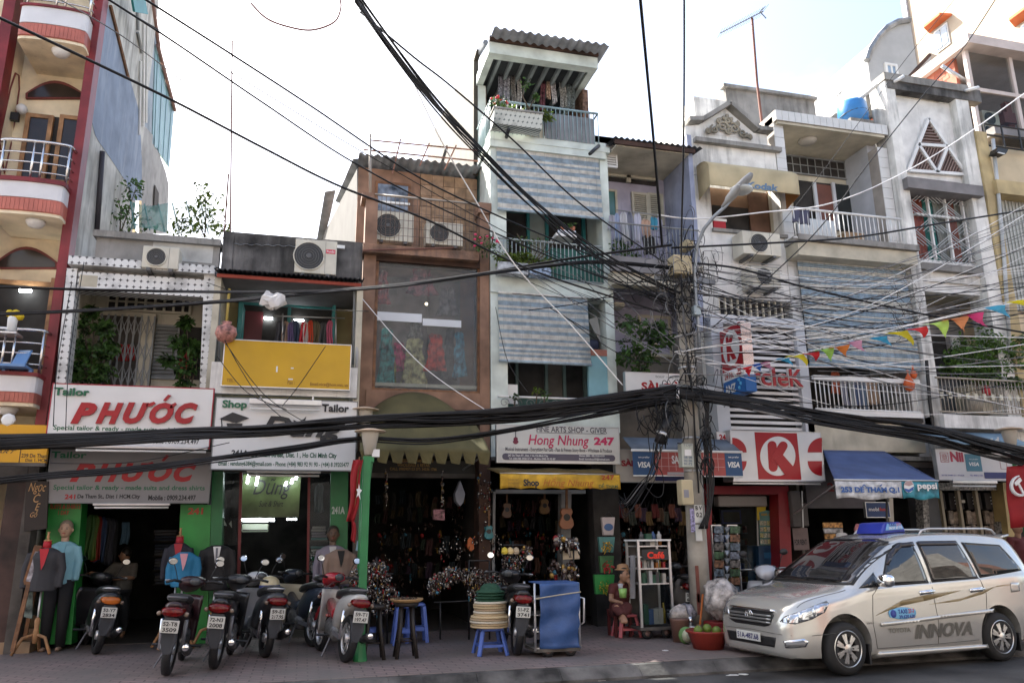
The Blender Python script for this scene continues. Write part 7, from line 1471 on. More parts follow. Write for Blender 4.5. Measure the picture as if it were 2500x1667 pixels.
M().tube([W(px,py,yy) for px,py,yy in((1707,850,-2.05),(1705,790,-2.05),(1698,720,-2.06),(1696,660,-2.1),(1702,600,-2.2),(1718,560,-2.35),(1742,530,-2.5),(1770,505,-2.6),(1782,490,-2.62))],.03,8).build('arm',mat('lamp_arm_blue_grey',(.28,.31,.34),.4,metal=.5),sl_,True)
box(sl_,'control_box',1695,745,1712,768,-2.15,-2.03,mat('box_blue_grey',(.30,.36,.38),.5),.01)
a,b=W(1778,492,-2.62),W(1826,440,-2.75)
d=(b-a).normalized();sd=d.cross(Vector((0,0,1))).normalized();u=sd.cross(d)
q=M();nr=12
for i,(t,w,hh) in enumerate(((-.25,.04,.035),(-.05,.07,.055),(.05,.13,.085),(.3,.17,.10),(.75,.18,.09),(1.0,.15,.07),(1.06,.08,.03))):
 c=a+d*(t*(b-a).length*1.15)
 for j in range(nr):th=2*math.pi*j/nr;q.v.append(tuple(c+sd*w*math.cos(th)+u*hh*(math.sin(th) if math.sin(th)>0 else .45*math.sin(th))))
 if i:q.f+=[((i-1)*nr+j,(i-1)*nr+(j+1)%nr,i*nr+(j+1)%nr,i*nr+j) for j in range(nr)]
q.f+=[tuple(range(nr)),tuple(6*nr+j for j in range(nr))];q.build('lamp_head',mat('lamp_head_grey',(.26,.26,.25),.45),sl_,True)
M().lathe([(.02,-.07),(.12,-.06),(.17,-.02),(.17,.02)],a+d*.3-u*.03,14,sx=1.1).build('lens',mat('lamp_lens',(.5,.52,.5),.12),sl_,True)
def pav_lamp(label,px,ytop,ybowl,Y,col,post_px,base_py,dbl=None):
 t=thing('pavement_lamp',label,'lamp',(W(*post_px,Y).x,Y,.15));x=W(px,ybowl,Y).x;zt_=W(px,ytop,Y).z;zb_=W(px,ybowl,Y).z;hh=zt_-zb_;r=hh*.34
 M().lathe([(r*.55,0),(r*.95,hh*.75),(r*1.0,hh*.85)],(x,Y,zb_),18).build('diffuser',mat('lamp_opal',(.62,.58,.5),.5,var=.05,transl=.3),t,True)
 M().lathe([(r*1.0,hh*.84),(r*1.75,hh*.86),(r*1.72,hh*.89),(r*.8,hh*.97),(r*.15,hh)],(x,Y,zb_),20).build('cap',mat('lamp_cap',(.55,.42,.30),.5,var=.1),t,True)
 return t,x,zb_
t,lx,lz=pav_lamp('green pavement lamp post with cup-shaped shade and red flag',902,1045,1110,-2.5,None,(888,1560),1590)
px_,zt2=W(888,1350,-2.5).x,lz
M().box(px_-.05,px_+.05,-2.55,-2.45,.15,zt2-.05).build('post',mat('post_green',(.02,.17,.055),.45,var=.15,streak=.25,dirt=(.03,.12,.05)),t,bevel=.008);M().box(px_-.05,lx+.06,-2.548,-2.452,zt2-.1,zt2-.02).build('bracket',mat('post_green'),t);M().prism([(px_+.05,-2.5,zt2-.1),(lx+.05,-2.5,zt2-.1),(px_+.05,-2.5,zt2-.42)],(0,.03,0)).build('gusset',mat('post_green'),t)
wbox(t,'lamp_bracket_box',lx+.03,lx+.13,-2.56,-2.46,zt2-.03,zt2+.07,SIGNW)
M().lathe([(.09,0),(.06,.25)],(px_,-2.5,.15),10).build('base',mat('post_green'),t)
t2,lx2,lz2=pav_lamp('cream cup-shaped lamp behind the cables, higher of the pair',889,993,1052,-.9,None,(889,1052),1060);M().tube([(lx2,-.9,lz2),(lx2,-.9,.15)],.03,8).build('post',mat('post_green'),t2,True)
t3,lx3,lz3=pav_lamp('cream cup-shaped lamp at the right edge behind the cables',2470,1042,1095,-1.5,None,(2470,1100),1100);M().tube([(lx3,-1.5,lz3),(lx3,-1.5,.15)],.035,8).build('post',mat('post_green'),t3,True)
fm=mat('flag_red',(.30,.012,.016),.7,var=.1,transl=.2)
f=thing('flag','rolled red flag with a white star hanging on the green lamp post','flag',W(868,1290,-1.6))
M().grid(lambda u_,v:W(875-18*v+(12-2*v)*(u_-.5)*2-3*math.sin(v*7),1122+150*v,-2.6)+Vector((0,.03*math.sin(u_*9+v*4),0)),8,14).build('cloth',fm,f,True,thick=.008);M().tube([W(878,1115,-2.58),W(861,1310,-2.58)],.012,6).build('staff',WOODB,f)
poly(f,'star',[(876,1180),(879,1193),(884,1196),(879,1203),(880,1220),(875,1208),(870,1214),(873,1201),(870,1194),(875,1192)],-2.66,.006,SIGNW)
M().grid(lambda u_,v:W(858+10*u_+2*math.sin(v*4),1268+50*v+8*u_,-2.62)+Vector((0,.02*math.sin(u_*8),0)),6,6).build('tail',fm,f,True,thick=.006)
f=thing('flag','red flag with white hammer and sickle at the right edge','flag',W(2490,1270,-2.))
M().grid(lambda u_,v:W(2458+70*u_+10*v,1139-8*u_+(130 if v<1 else 150)*v,-2.)+Vector((0,.05*math.sin(u_*6+v*3),0)),12,10).build('cloth',fm,f,True,thick=.006)
M().tube([W(2492+23*math.cos(t_),1185+24*math.sin(t_),-2.09) for t_ in[rad(-100)-k*rad(20) for k in range(11)]],[.012+.02*math.sin(k*.3) for k in range(11)],6).build('sickle',SIGNW,f);M().beam(W(2500,1206,-2.1),W(2484,1176,-2.1),.04,.02,(0,1,0)).build('hammer_shaft',SIGNW,f);M().beam(W(2478,1182,-2.11),W(2492,1169,-2.11),.06,.02,(0,1,0)).build('hammer_head',SIGNW,f)
#  cables
def wire(pts,n=18,sag=0.):
 """pts: (px, py, Y) through which a cable passes, smoothed"""
 P=[W(*p) for p in pts];out=[]
 for i in range(len(P)-1):
  p0,p1,p2,p3=P[max(i-1,0)],P[i],P[i+1],P[min(i+2,len(P)-1)]
  for k in range(n):
   f=k/n;out.append(.5*(2*p1+(p2-p0)*f+(2*p0-5*p1+4*p2-p3)*f*f+(3*p1-p0-3*p2+p3)*f**3)-Vector((0,0,sag*4*f*(1-f))))
 return out+[P[-1]]
def cable(label,pts,r,m=CABLE,group=None,n=14,sag=0.,name='overhead_cable'):
 o=M().tube(wire(pts,n,sag),r,6).build(name,m,None,True);return tag(o,label,'cable',group)
rc=random.Random(5)
def bundle(label,mids,n,spread,r0,r1):
 t=thing('cable_bundle',label,'cables',W(*mids[len(mids)//2]))
 for i in range(n):
  ph=rc.random()*6.28;dx=rc.uniform(-1,1)
  pts=[(px,py+spread(px)*(.98*math.sin(ph+k*.35*rc.uniform(.6,1.3))),Y+.06*math.cos(ph+k)) for k,(px,py,Y) in enumerate(mids)]
  M().tube(wire(pts,9),rc.uniform(r0,r1),5).build('strand',rc.choice((CABLE,CABLE,CABLE,CABLE,CABLE,CABLE,CABLE,CABLE,CABLE,CABLE,CABLE,CABLEG)) if i>2 else CABLE,t,True)
 return t
BY=-2.05
bundle('thick sagging bundle of black cables running left from the utility pole',[(-60,1080,BY-.3),(150,1075,BY-.2),(350,1066,BY-.2),(500,1057,BY-.2),(650,1051,BY-.2),(860,1032,BY-.2),(1100,1022,BY-.15),(1300,1007,BY-.1),(1500,980,BY-.05),(1650,962,BY)],46,lambda px:12+5*abs(px-580)/580,.010,.021)
bundle('thick sagging bundle of black cables running right from the utility pole',[(1660,958,BY),(1740,968,BY),(1860,990,BY),(1980,1016,BY),(2110,1036,BY),(2260,1058,BY),(2400,1092,BY),(2540,1124,BY)],42,lambda px:13+.012*(px-1660),.012,.024)
bundle('second lower bundle of black cables crossing the tailor signs',[(-60,1180,BY-.3),(110,1162,BY-.3),(300,1148,BY-.3),(520,1123,BY-.3),(700,1098,BY-.3),(870,1075,BY-.3),(1050,1078,BY-.25),(1250,1052,BY-.2),(1450,1012,BY-.1),(1640,975,BY)],6,lambda px:7,.010,.016)
bundle('pair of twisted cables crossing at first-floor height from the left edge',[(-60,697,BY),(300,708,BY),(650,712,BY),(900,704,BY),(1150,672,BY),(1400,632,BY),(1640,600,BY)],3,lambda px:3,.012,.016)
bundle('pair of twisted cables dipping below the white bag',[(-60,770,BY),(250,757,BY),(560,735,BY),(800,712,BY),(1000,694,BY),(1250,660,BY),(1450,640,BY),(1650,655,BY)],3,lambda px:3,.012,.017)
bundle('fan of black cables dropping from overhead at the top centre to the pole',[(868,-10,-7.5),(960,120,-6.5),(1060,250,-5.5),(1150,350,-4.6),(1290,490,-3.6),(1440,620,-2.8),(1560,690,-2.3),(1660,740,BY)],10,lambda px:16 if px<1300 else 26,.007,.013)
bundle('thick twisted cable hanging from overhead to the top of the pole',[(1562,-10,-6),(1580,180,-4.5),(1596,350,-3.3),(1610,520,-2.4),(1616,600,BY)],4,lambda px:3,.016,.022)
bundle('vertical run of cables above the utility pole',[(1670,-10,-4.6),(1670,180,-3.6),(1668,400,-2.7),(1664,560,-2.2),(1664,700,BY),(1676,850,BY),(1690,960,BY),(1698,1080,BY+.05),(1706,1200,BY+.1)],12,lambda px:9,.010,.017)
singles=[([(-10,40,-6),(150,115,-5.5),(420,245,-4.8),(640,360,-4.2),(830,455,-3.6),(1050,540,-3),(1300,660,-2.4),(1640,770,BY)],.015,'thickest black cable slanting down from the upper left corner'),([(250,-10,-6),(420,100,-5.4),(640,250,-4.6),(860,395,-3.8),(1100,520,-3),(1400,650,-2.4),(1650,745,BY)],.011,'black cable slanting down across the sky from the top left'),([(340,-10,-6),(560,130,-5),(760,260,-4.3),(1000,420,-3.5),(1200,520,-2.9),(1480,640,-2.3),(1650,720,BY)],.012,'black cable slanting down the sky to the right of its twin'),([(130,-10,-6),(300,90,-5.4),(460,210,-5)],.006,'thin grey wire ending in the sky beside the blue wall'),([(330,40,-5),(560,175,-4.6),(900,380,-3.8),(1300,600,-2.6),(1640,740,BY)],.006,'thin wire crossing the sky between the thick cables'),([(880,30,-6),(1010,140,-5.4),(1100,210,-4.8),(1250,340,-4),(1420,500,-3),(1620,640,BY)],.012,'wavy cable crossing in front of the tallest house'),([(1000,180,-4),(1070,330,-3.6),(1150,470,-3),(1260,650,-2.6),(1400,800,-2.3),(1520,940,-2.1)],.010,'cable running steeply down across the brown and pale green houses'),([(2430,0,-3),(2350,120,-2.8),(2240,250,-2.6),(2120,400,-2.4),(1980,580,-2.2),(1740,800,BY)],.011,'dark wire slanting from the upper right corner down to the pole'),([(2330,0,-2),(2200,160,-2),(2000,430,-2),(1830,640,-2)],.006,'thin dark wire crossing the triangle-vent house'),([(1606,525,-2.3),(1700,534,-2.3),(1850,520,-2.3),(2050,490,-2.2),(2280,380,-2.1),(2520,215,-2)],.012,'pale wavy cable rising to the right in front of the hooded window'),([(1640,605,BY),(1850,595,BY),(2080,580,BY),(2300,545,-1.9),(2520,510,-1.8)],.018,'thick black cable crossing the right houses just below the balconies'),([(1660,640,BY),(1800,655,BY),(1960,700,BY),(2130,740,BY),(2320,780,-2),(2520,815,-2)],.018,'thick black cable sloping down to the right across the long blind')]
for pts,r,lab in singles:cable(lab,pts,r,CABLEW if 'pale' in lab else CABLEG if 'thin grey' in lab else CABLE,'single overhead cables')
for i in range(52):
 a=(rc.uniform(1640,1720),rc.uniform(610,930),BY+rc.uniform(-.2,.2));up=rc.random()<.55
 e=(2540,(rc.uniform(470,760) if up else rc.uniform(760,1010)),rc.uniform(-2.6,-1.2));m_=((a[0]+e[0])/2,(a[1]+e[1])/2+rc.uniform(10,75),(a[2]+e[2])/2)
 cable('service wire fanning out from the pole across the right-hand houses',[a,m_,e],rc.uniform(.004,.010),rc.choice((CABLE,CABLE,CABLEG,CABLEG,CABLEW)),'service wires right of the pole',10)
for i in range(16):
 a=(rc.uniform(1640,1700),rc.uniform(640,900),BY);e=(rc.uniform(1190,1500),rc.uniform(600,760),rc.uniform(-.9,-.4));m_=((a[0]+e[0])/2,(a[1]+e[1])/2+rc.uniform(5,50),(a[2]+e[2])/2)
 cable('service wire sagging from the pole towards the tallest house',[a,m_,e],rc.uniform(.004,.009),rc.choice((CABLE,CABLE,CABLEG)),'service wires left of the pole',8)
for i,(a,e) in enumerate([((545,825,-.95),(735,1055,-2)),((552,840,-.95),(760,1040,-2)),((530,870,-.9),(700,1000,-2)),((795,845,-.95),(690,990,-2)),((885,730,-.5),(1200,1010,-2)),((205,640,-.7),(160,1050,-2.1)),((175,690,-.6),(130,1040,-2.1)),((1210,750,-.3),(1290,960,-1.9)),((505,690,-.6),(900,760,-1.9)),((120,1130,-1.2),(560,1080,-2))]):
 cable('thin drop wire hanging from a house front to the main bundle',[a,((a[0]+e[0])/2-12,(a[1]+e[1])/2+22,(a[2]+e[2])/2),e],.006,CABLE if i!=4 else CABLEW,'drop wires from the house fronts',10)
tg=thing('cable_tangle','dense tangle of looped wires round the utility pole','cables',at_pole(1690,800))
def tangle(name,n,cx,cy,sx,sy,r,loop,m=CABLE):
 q=M()
 for i in range(n):
  px,py=rc.gauss(cx,sx),rc.gauss(cy,sy);Y=YP-.2+rc.uniform(-.3,.25);c=W(px,py,Y);pts=[];ph=rc.random()*6.28;ra,rb=loop*rc.uniform(.4,1.2),loop*rc.uniform(.5,1.5);ti=rc.uniform(-1,1);tot=rc.uniform(2.2,5.8)
  for k in range(12):t_=ph+tot*k/11;pts.append(c+Vector((ra*math.cos(t_)+.2*ti*(k/11-.5),.12*math.sin(t_*1.3),rb*math.sin(t_)-.1*(k/11))))
  q.tube(pts,r*rc.uniform(.6,1.3),4)
 o=q.build(name,m,tg,True);o['kind']='stuff'
tangle('wire_loops',80,1662,670,44,44,.005,.2);tangle('wire_loops',30,1690,950,38,26,.008,.15);tangle('grey_wire_loops',45,1660,720,40,70,.006,.18,CABLEG);tangle('hanging_loops',36,1612,1015,26,34,.008,.16);tangle('pole_wraps',30,1680,790,8,95,.008,.16);tangle('lower_wraps',22,1720,1090,8,60,.009,.14)
ru=thing('riser_cables','cables hanging down the pole and curving over the souvenir shop','cables',at_pole(1600,1260))
for i in range(9):
 j1,j2=rc.uniform(-14,14),rc.uniform(-30,20);pts=[(1606+rc.uniform(-10,14),1080,YP-.2),(1598+j1,1150,YP-.2),(1570+j1,1205+j2,YP-.2),(1535+j1,1250+j2,YP-.25),(1514+rc.uniform(-4,10),1218+rc.uniform(-20,10),YP-.1)]
 M().tube(wire(pts,6),.006,5).build('strand',rc.choice((CABLEG,CABLE,CABLE)),ru,True)
M().tube(wire([(1600,1130,YP-.3),(1618,1160,YP-.3),(1618,1205,YP-.3),(1600,1212,YP-.3),(1578,1190,YP-.3)],6),.007,5).build('strand',CABLE,ru,True)
for i in range(8):M().tube(wire([(1722+rc.uniform(-10,12),960,BY),(1726+rc.uniform(-8,10),1080,BY),(1730+rc.uniform(-8,14),1200,BY),(1712+rc.uniform(-6,20),1290,BY)],6),.012,5).build('strand',CABLE,ru,True)
cn_=thing('cable_closure','black cylindrical cable splice hanging beside the pole','cable splice',at_pole(1615,1050));M().tube([W(1632,1010,YP-.3),W(1610,1080,YP-.3)],.085,12).build('housing',BLACK,cn_,True);M().tube([W(1617,1056,YP-.31),W(1614,1064,YP-.31)],.09,12).build('band',ALU,cn_,True)
bg_=thing('plastic_bag','crumpled white plastic bag caught on the cables','bag',W(668,735,BY-.1))
q=M();q.ball(W(668,735,BY-.08),.16,14,sx=1.25,sy=.6,sz=.75);q.v=[tuple(Vector(v)+Vector((.08*noise.noise(Vector(v)*13),.07*noise.noise(Vector(v)*8+Vector((3,0,0))),.1*noise.noise(Vector(v)*12+Vector((0,5,0)))))) for v in q.v];q.build('bag_body',mat('white_bag',(.7,.68,.66),.35,var=.1,transl=.3),bg_)
cable('curling wire end in the sky at the top left of centre',[(612,8,-6),(650,45,-6),(700,65,-6),(760,74,-6),(815,55,-6),(832,20,-6),(828,-10,-6)],.010,flat((.2,.1,.1)),'single overhead cables')
bn=cable('thin string carrying the coloured pennants',[(1790,912,-2.6),(1940,868,-2.8),(2060,835,-3),(2200,800,-3.2),(2340,765,-3.5),(2530,722,-3.8)],.005,CABLEW,None,10,0,'bunting_string')
BUNT=[((.6,.6,.62),1770,906,'white'),((.6,.02,.03),1800,900,'red'),((.03,.13,.5),1826,892,'dark blue'),((.55,.25,.36),1852,887,'pink'),((.05,.36,.58),1894,877,'sky blue'),((.65,.55,.02),1920,870,'yellow'),((.6,.02,.03),1960,864,'scarlet'),((.35,.62,.12),1988,856,'lime'),((.7,.22,.05),2024,850,'orange'),((.62,.3,.42),2066,837,'rose'),((.05,.36,.58),2124,826,'bright blue'),((.65,.55,.02),2164,814,'golden'),((.62,.03,.03),2214,804,'crimson'),((.45,.66,.14),2256,792,'pale green'),((.7,.28,.12),2302,782,'apricot'),((.65,.06,.2),2352,770,'magenta'),((.08,.4,.62),2402,752,'turquoise'),((.68,.6,.02),2456,738,'big yellow')]
for i,(rgb,px,py,w_) in enumerate(BUNT):
 s_=.75+.045*i;Y=-2.6-1.2*(px-1790)/740
 def fn(u_,v,px=px,py=py,s_=s_,Y=Y,i=i):
  w_=40*s_*(.9+.1*(i%3));hh=w_*(.62+.12*(i%2))*u_**(1.5+.3*(i%3));return W(px+w_*u_+v*hh*(.18 if i%2 else -.05)+.06*w_*math.sin(v*5+i)*v*u_,py-.17*w_*u_+v*hh*(1+.03*math.sin(u_*40)),Y)+Vector((0,.05*math.sin(u_*4+v*3+i),0))
 o=M().grid(fn,12,4).build('pennant',mat('pennant_%d'%i,rgb,.6,var=.1,transl=.45),None,True);tag(o,w_+' pennant on the bunting string across the right of the street','pennant','pennants on the bunting string')
vn=thing('dead_vine','leafless creeper on the wall between the tiled house and the triangle-vent house','plant',W(2200,860,-.35));rv=random.Random(4)
for k in range(16):
 a_=[rv.uniform(2188,2230),rv.uniform(700,860)];P_=[(a_[0],a_[1],-.35)]
 for j in range(5):a_=[a_[0]+rv.uniform(-26,18),a_[1]-rv.uniform(6,26)];P_.append((a_[0],a_[1],-.35+rv.uniform(-.05,.05)))
 M().tube([W(*p__) for p__ in P_],[.007,.006,.005,.004,.003,.002],4).build('twig',STEM,vn)
#  mannequins and people
def loftz(q,secs,n=14):
 b=len(q.v)
 for x,y,z,wx,wy in secs:q.v+=[(x+wx*math.cos(2*math.pi*j/n),y+wy*math.sin(2*math.pi*j/n),z) for j in range(n)]
 q.f+=[(b+i*n+j,b+i*n+(j+1)%n,b+(i+1)*n+(j+1)%n,b+(i+1)*n+j) for i in range(len(secs)-1) for j in range(n)]+[tuple(b+j for j in range(n)),tuple(b+(len(secs)-1)*n+j for j in range(n))];return q
def head_parts(t,c,r,skin,hair,face=(0,-1)):
 f=Vector((face[0],face[1],0)).normalized();sd=Vector((-f.y,f.x,0));q=M()
 q.ball(c,r,14,sx=.82,sy=.95,sz=1.22);q.ball(c+f*r*.25-Vector((0,0,r*.55)),r*.62,10,sz=.9);q.ball(c+f*r*.98-Vector((0,0,r*.12)),r*.17,8,sz=1.6)
 for s in(-1,1):q.ball(c+sd*s*r*.84-Vector((0,0,r*.1)),r*.2,8,sz=1.5)
 o=q.build('head',skin,t,True);rm=o.modifiers.new('blend','REMESH');rm.mode='VOXEL';rm.voxel_size=r*.11;rm.use_smooth_shade=True
 for s in(-1,1):M().ball(c+f*r*.84+sd*s*r*.32+Vector((0,0,r*.08)),r*.09,8).build('eye',BLACKL,o,True);M().tube([c+f*r*.9+sd*(s*r*.18)+Vector((0,0,r*.26)),c+f*r*.82+sd*(s*r*.46)+Vector((0,0,r*.27))],r*.04,4).build('eyebrow',hair,o)
 M().tube([c+f*r*.86-sd*r*.22-Vector((0,0,r*.55)),c+f*r*.93-Vector((0,0,r*.54)),c+f*r*.86+sd*r*.22-Vector((0,0,r*.55))],r*.06,5).build('mouth',flat((.3,.07,.06)),o)
 M().lathe([(r*.86,-r*.15),(r*.93,r*.3),(r*.84,r*.8),(r*.5,r*1.2),(r*.05,r*1.34)],c-f*r*.14,14,sx=.95).build('hair',hair,o,True)
def mann(label,px,ysh,yhem,Y,jc,sc=(.5,.5,.5),head=None,legs=None,form=None,stand=True,wd=.21,hair=(.2,.15,.1),skin=(.42,.27,.18),tie=None):
 x=W(px,ysh,Y).x;zs,zh=W(px,ysh,Y).z,W(px,yhem,Y).z;hh=zs-zh;t=thing('mannequin',label,'mannequin',(x,Y,.15),'tailor mannequins on the pavement');jm=flat(jc,.75,bump=.1)
 q=loftz(M(),[(x,Y,zh,wd*.95,.13),(x,Y,zh+hh*.25,wd*.92,.125),(x,Y,zh+hh*.5,wd*.82,.115),(x,Y,zh+hh*.8,wd*.97,.13),(x,Y,zs-hh*.06,wd*.98,.11),(x,Y,zs,wd*.75,.085),(x,Y,zs+.03,.075,.065)])
 for s in(-1,1):q.tube([(x+s*wd*.88,Y,zs-.05),(x+s*wd*1.15,Y-.01,zs-hh*.45),(x+s*wd*1.12,Y-.05,zh+hh*.08)],[.065,.055,.045],8)
 o=q.build('jacket',jm,t,True);rm=o.modifiers.new('blend','REMESH');rm.mode='VOXEL';rm.voxel_size=.016;rm.use_smooth_shade=True
 yf=Y-.137
 if form is None:M().prism([(x-.055,yf+.03,zs+.01),(x+.055,yf+.03,zs+.01),(x+.035,yf-.002,zs-hh*.3),(x+.006,yf-.002,zs-hh*.5)],(0,-.008,0)).build('shirt_front',flat(sc,.8),t)
 else:M().prism([(x-.06,yf+.035,zs+.02),(x+.06,yf+.035,zs+.02),(x+.03,yf-.002,zs-hh*.35),(x,yf-.002,zs-hh*.48)],(0,-.008,0)).build('bare_form',flat(form),t);M().lathe([(.06,0),(.055,.08),(.05,.12)],(x,Y,zs),12).build('neck',flat(form),t,True);M().lathe([(.05,.12),(.055,.135),(.012,.15),(.022,.18),(.012,.22),(.02,.25)],(x,Y,zs),10).build('neck_knob',WOODL,t,True)
 if tie:M().prism([(x-.015,yf+.02,zs-.01),(x+.015,yf+.02,zs-.01),(x+.02,yf-.012,zs-hh*.4),(x,yf-.012,zs-hh*.46),(x-.005,yf-.012,zs-hh*.4)],(0,-.008,0)).build('tie',flat(tie),t)
 if head:M().lathe([(.055,-.04),(.05,.1)],(x,Y,zs+.02),12).build('neck',flat(skin,.4),t,True);head_parts(t,Vector((x,Y-.02,zs+.2)),.105,flat(skin,.35),flat(hair,.6))
 if legs:
  for s in(-1,1):
   M().tube([(x+s*.09,Y,zh+.06),(x+s*.1,Y-.01,(zh+.2)/2),(x+s*.1,Y,.2)],[.105,.08,.065],10).build('trouser_leg',flat(legs,.8),t,True);M().ball((x+s*.1,Y-.06,.18),.05,8,sx=.8,sy=2,sz=.6).build('shoe',flat((.3,.2,.14)),t,True)
 elif stand:
  M().tube([(x,Y,zh+.05),(x,Y,.42)],.014,8).build('stand_pole',ALU,t,True);M().lathe([(.03,.3),(.045,.4),(.03,.5),(.04,.6),(.02,.64)],(x,Y,0),10).build('turned_post',WOODL,t,True)
  for k in range(3):a=2.1*k-.5;M().tube([(x,Y,.42),(x+.16*math.cos(a),Y+.16*math.sin(a),.38),(x+.27*math.cos(a),Y+.27*math.sin(a),.17)],.022,6).build('tripod_leg',WOODL,t,True)
 return t
mann('head-and-shoulders mannequin in a pale blue shirt and black trousers',158,1326,1425,-.12,(.20,.40,.47),(.17,.36,.43),head=True,legs=(.012,.012,.014),hair=(.22,.17,.12),wd=.19)
mann('headless mannequin in a charcoal jacket over a red dress form on a wooden tripod',114,1342,1442,-.5,(.035,.035,.04),form=(.40,.01,.02),wd=.2)
mann('mannequin in a bright blue jacket and pink blouse',452,1352,1432,-.55,(.02,.16,.30),(.55,.27,.31),wd=.17)
mann('red dress form behind the bright blue jacket',438,1330,1420,-.25,(.02,.02,.03),form=(.30,.01,.02),wd=.16)
mann('mannequin in a black suit and white shirt between the two tailor shops',532,1335,1440,-.35,(.014,.013,.014),(.6,.6,.6),tie=(.12,.12,.14))
mann('dark-faced mannequin in a lilac shirt behind the tan blazer',812,1335,1440,-.1,(.22,.20,.25),(.5,.5,.5),head=True,skin=(.12,.075,.05),hair=(.03,.025,.02),legs=(.02,.02,.02))
mann('mannequin in a tan blazer over a black top',832,1345,1425,-.5,(.22,.155,.12),(.012,.012,.012),wd=.19)
def person(label,J,top,trou,skin=(.33,.18,.11),hair=(.015,.012,.01),sleeve=.55,hat=None,face=(0,-1),shoe=(.02,.02,.02),shorts=1.):
 t=thing('person',label,'person',J['hip'].copy());sk=flat(skin,.5)
 def rem(q,name,m,v):o=q.build(name,m,t,True);r_=o.modifiers.new('blend','REMESH');r_.mode='VOXEL';r_.voxel_size=v;r_.use_smooth_shade=True;return o
 b=M();n_,ch,hp=J['neck'],J['chest'],J['hip'];b.tube([ch,n_,J['head']-Vector((0,0,.05))],[.07,.055,.05],8)
 for s in 'lr':
  sh,el,ha=J['sh'+s],J['el'+s],J['ha'+s];b.tube([sh,el,ha],[.05,.042,.03],8);dv=(ha-el).normalized();sv=dv.cross(Vector((0,.3,1))).normalized();b.ball(ha+dv*.03,.034,8,sx=1.1)
  for k in range(4):o_=ha+dv*.05+sv*(.014*(k-1.5));b.tube([o_,o_+dv*(.05-.006*abs(k-1.3))-Vector((0,0,.012)),o_+dv*.07-Vector((0,0,.035))],.0095,6)
  b.tube([ha+sv*.02,ha+sv*.045+dv*.03,ha+sv*.045+dv*.055],.010,6)
  kn,an_,to=J['kn'+s],J['an'+s],J['to'+s];b.tube([hp,kn,an_],[.08,.055,.038],8);b.tube([an_,an_.lerp(to,.5),to],[.04,.036,.025],8)
 rem(b,'body',sk,.011)
 q=M();up=(n_-hp);q.tube([hp-up*.05,hp+up*.3,ch,n_-up*.06],[.155,.15,.165,.07],12)
 for s in 'lr':sh,el=J['sh'+s],J['el'+s];q.tube([n_-up*.12,sh,sh.lerp(el,sleeve)],[.075,.075,.062],8)
 rem(q,'top_garment',flat(top,.8,bump=.1),.02);q=M();q.ball(hp,.16,12,sz=.8)
 for s in 'lr':kn,an_=J['kn'+s],J['an'+s];q.tube([hp,kn,kn.lerp(an_,shorts*.9)],[.11,.082,.062],9)
 rem(q,'trousers',flat(trou,.8),.02);head_parts(t,J['head'],.098,sk,flat(hair,.5),face)
 if hat:M().lathe([(.13,0),(.125,.01),(.092,.02),(.088,.07),(.05,.09),(.01,.095)],J['head']+Vector((.0,.05,.075)),18).build('hat',flat(hat),t,True)
 return t
Z=Vector
def stand(px,Y,zhead,**k):
 x=W(px,1380,Y).x;s=(zhead-.15)/1.62;f=lambda a,b,c:Z((x+a*s,Y+b*s,.15+c*s))
 J=dict(head=f(0,-.02,1.6),neck=f(0,0,1.42),chest=f(0,0,1.2),hip=f(0,0,.9),shl=f(-.19,0,1.38),shr=f(.19,0,1.38),ell=f(-.24,.0,1.1),elr=f(.24,0,1.1),hal=f(-.22,-.12,.88),har=f(.22,-.12,.88),knl=f(-.1,-.03,.5),knr=f(.1,-.03,.5),anl=f(-.1,0,.07),anr=f(.1,0,.07),tol=f(-.11,-.15,.02),tor=f(.11,-.15,.02))
 for a,v in k.items():J[a]=f(*v)
 return J
person('person in a black T-shirt standing in the dark doorway at the left edge',stand(8,.1,W(8,1310,.1).z,har=(.3,-.15,.86)),(.012,.012,.013),(.03,.03,.028),face=(-.5,-.8))
person('person in a grey jacket reaching for cloth inside the first tailor shop',stand(304,1.4,W(305,1352,1.4).z,ell=(-.34,-.05,1.22),hal=(-.55,-.1,1.25),elr=(.2,-.1,1.15),har=(-.1,-.3,1.15)),(.13,.12,.105),(.02,.02,.022),face=(-1,.1),sleeve=1.)
person('person in a white cap standing behind the taxi roof',stand(2066,-1.6,W(2062,1322,-1.6).z),(.14,.14,.15),(.03,.03,.04),hat=(.45,.42,.38),face=(.8,-.4))
person('person in dark red clothes at the right edge beyond the taxi',stand(2496,-1.2,W(2494,1285,-1.2).z),(.10,.02,.02),(.02,.02,.02))
p_=lambda a,b,Y:W(a,b,Y)
person('woman in maroon dozing on a chair with her bare feet on a pink stool',dict(head=p_(1524,1403,-1.42),neck=p_(1517,1424,-1.36),chest=p_(1513,1446,-1.32),hip=p_(1510,1492,-1.25),shl=p_(1494,1434,-1.36),shr=p_(1534,1434,-1.34),ell=p_(1492,1464,-1.42),elr=p_(1544,1455,-1.45),hal=p_(1512,1470,-1.56),har=p_(1538,1424,-1.5),knl=p_(1506,1484,-1.7),knr=p_(1532,1482,-1.7),anl=p_(1522,1506,-1.72),anr=p_(1516,1508,-1.68),tol=p_(1530,1519,-1.86),tor=p_(1520,1519,-1.84)),(.085,.02,.018),(.07,.017,.016),hat=(.35,.2,.1),face=(.45,-.9),shorts=.75)
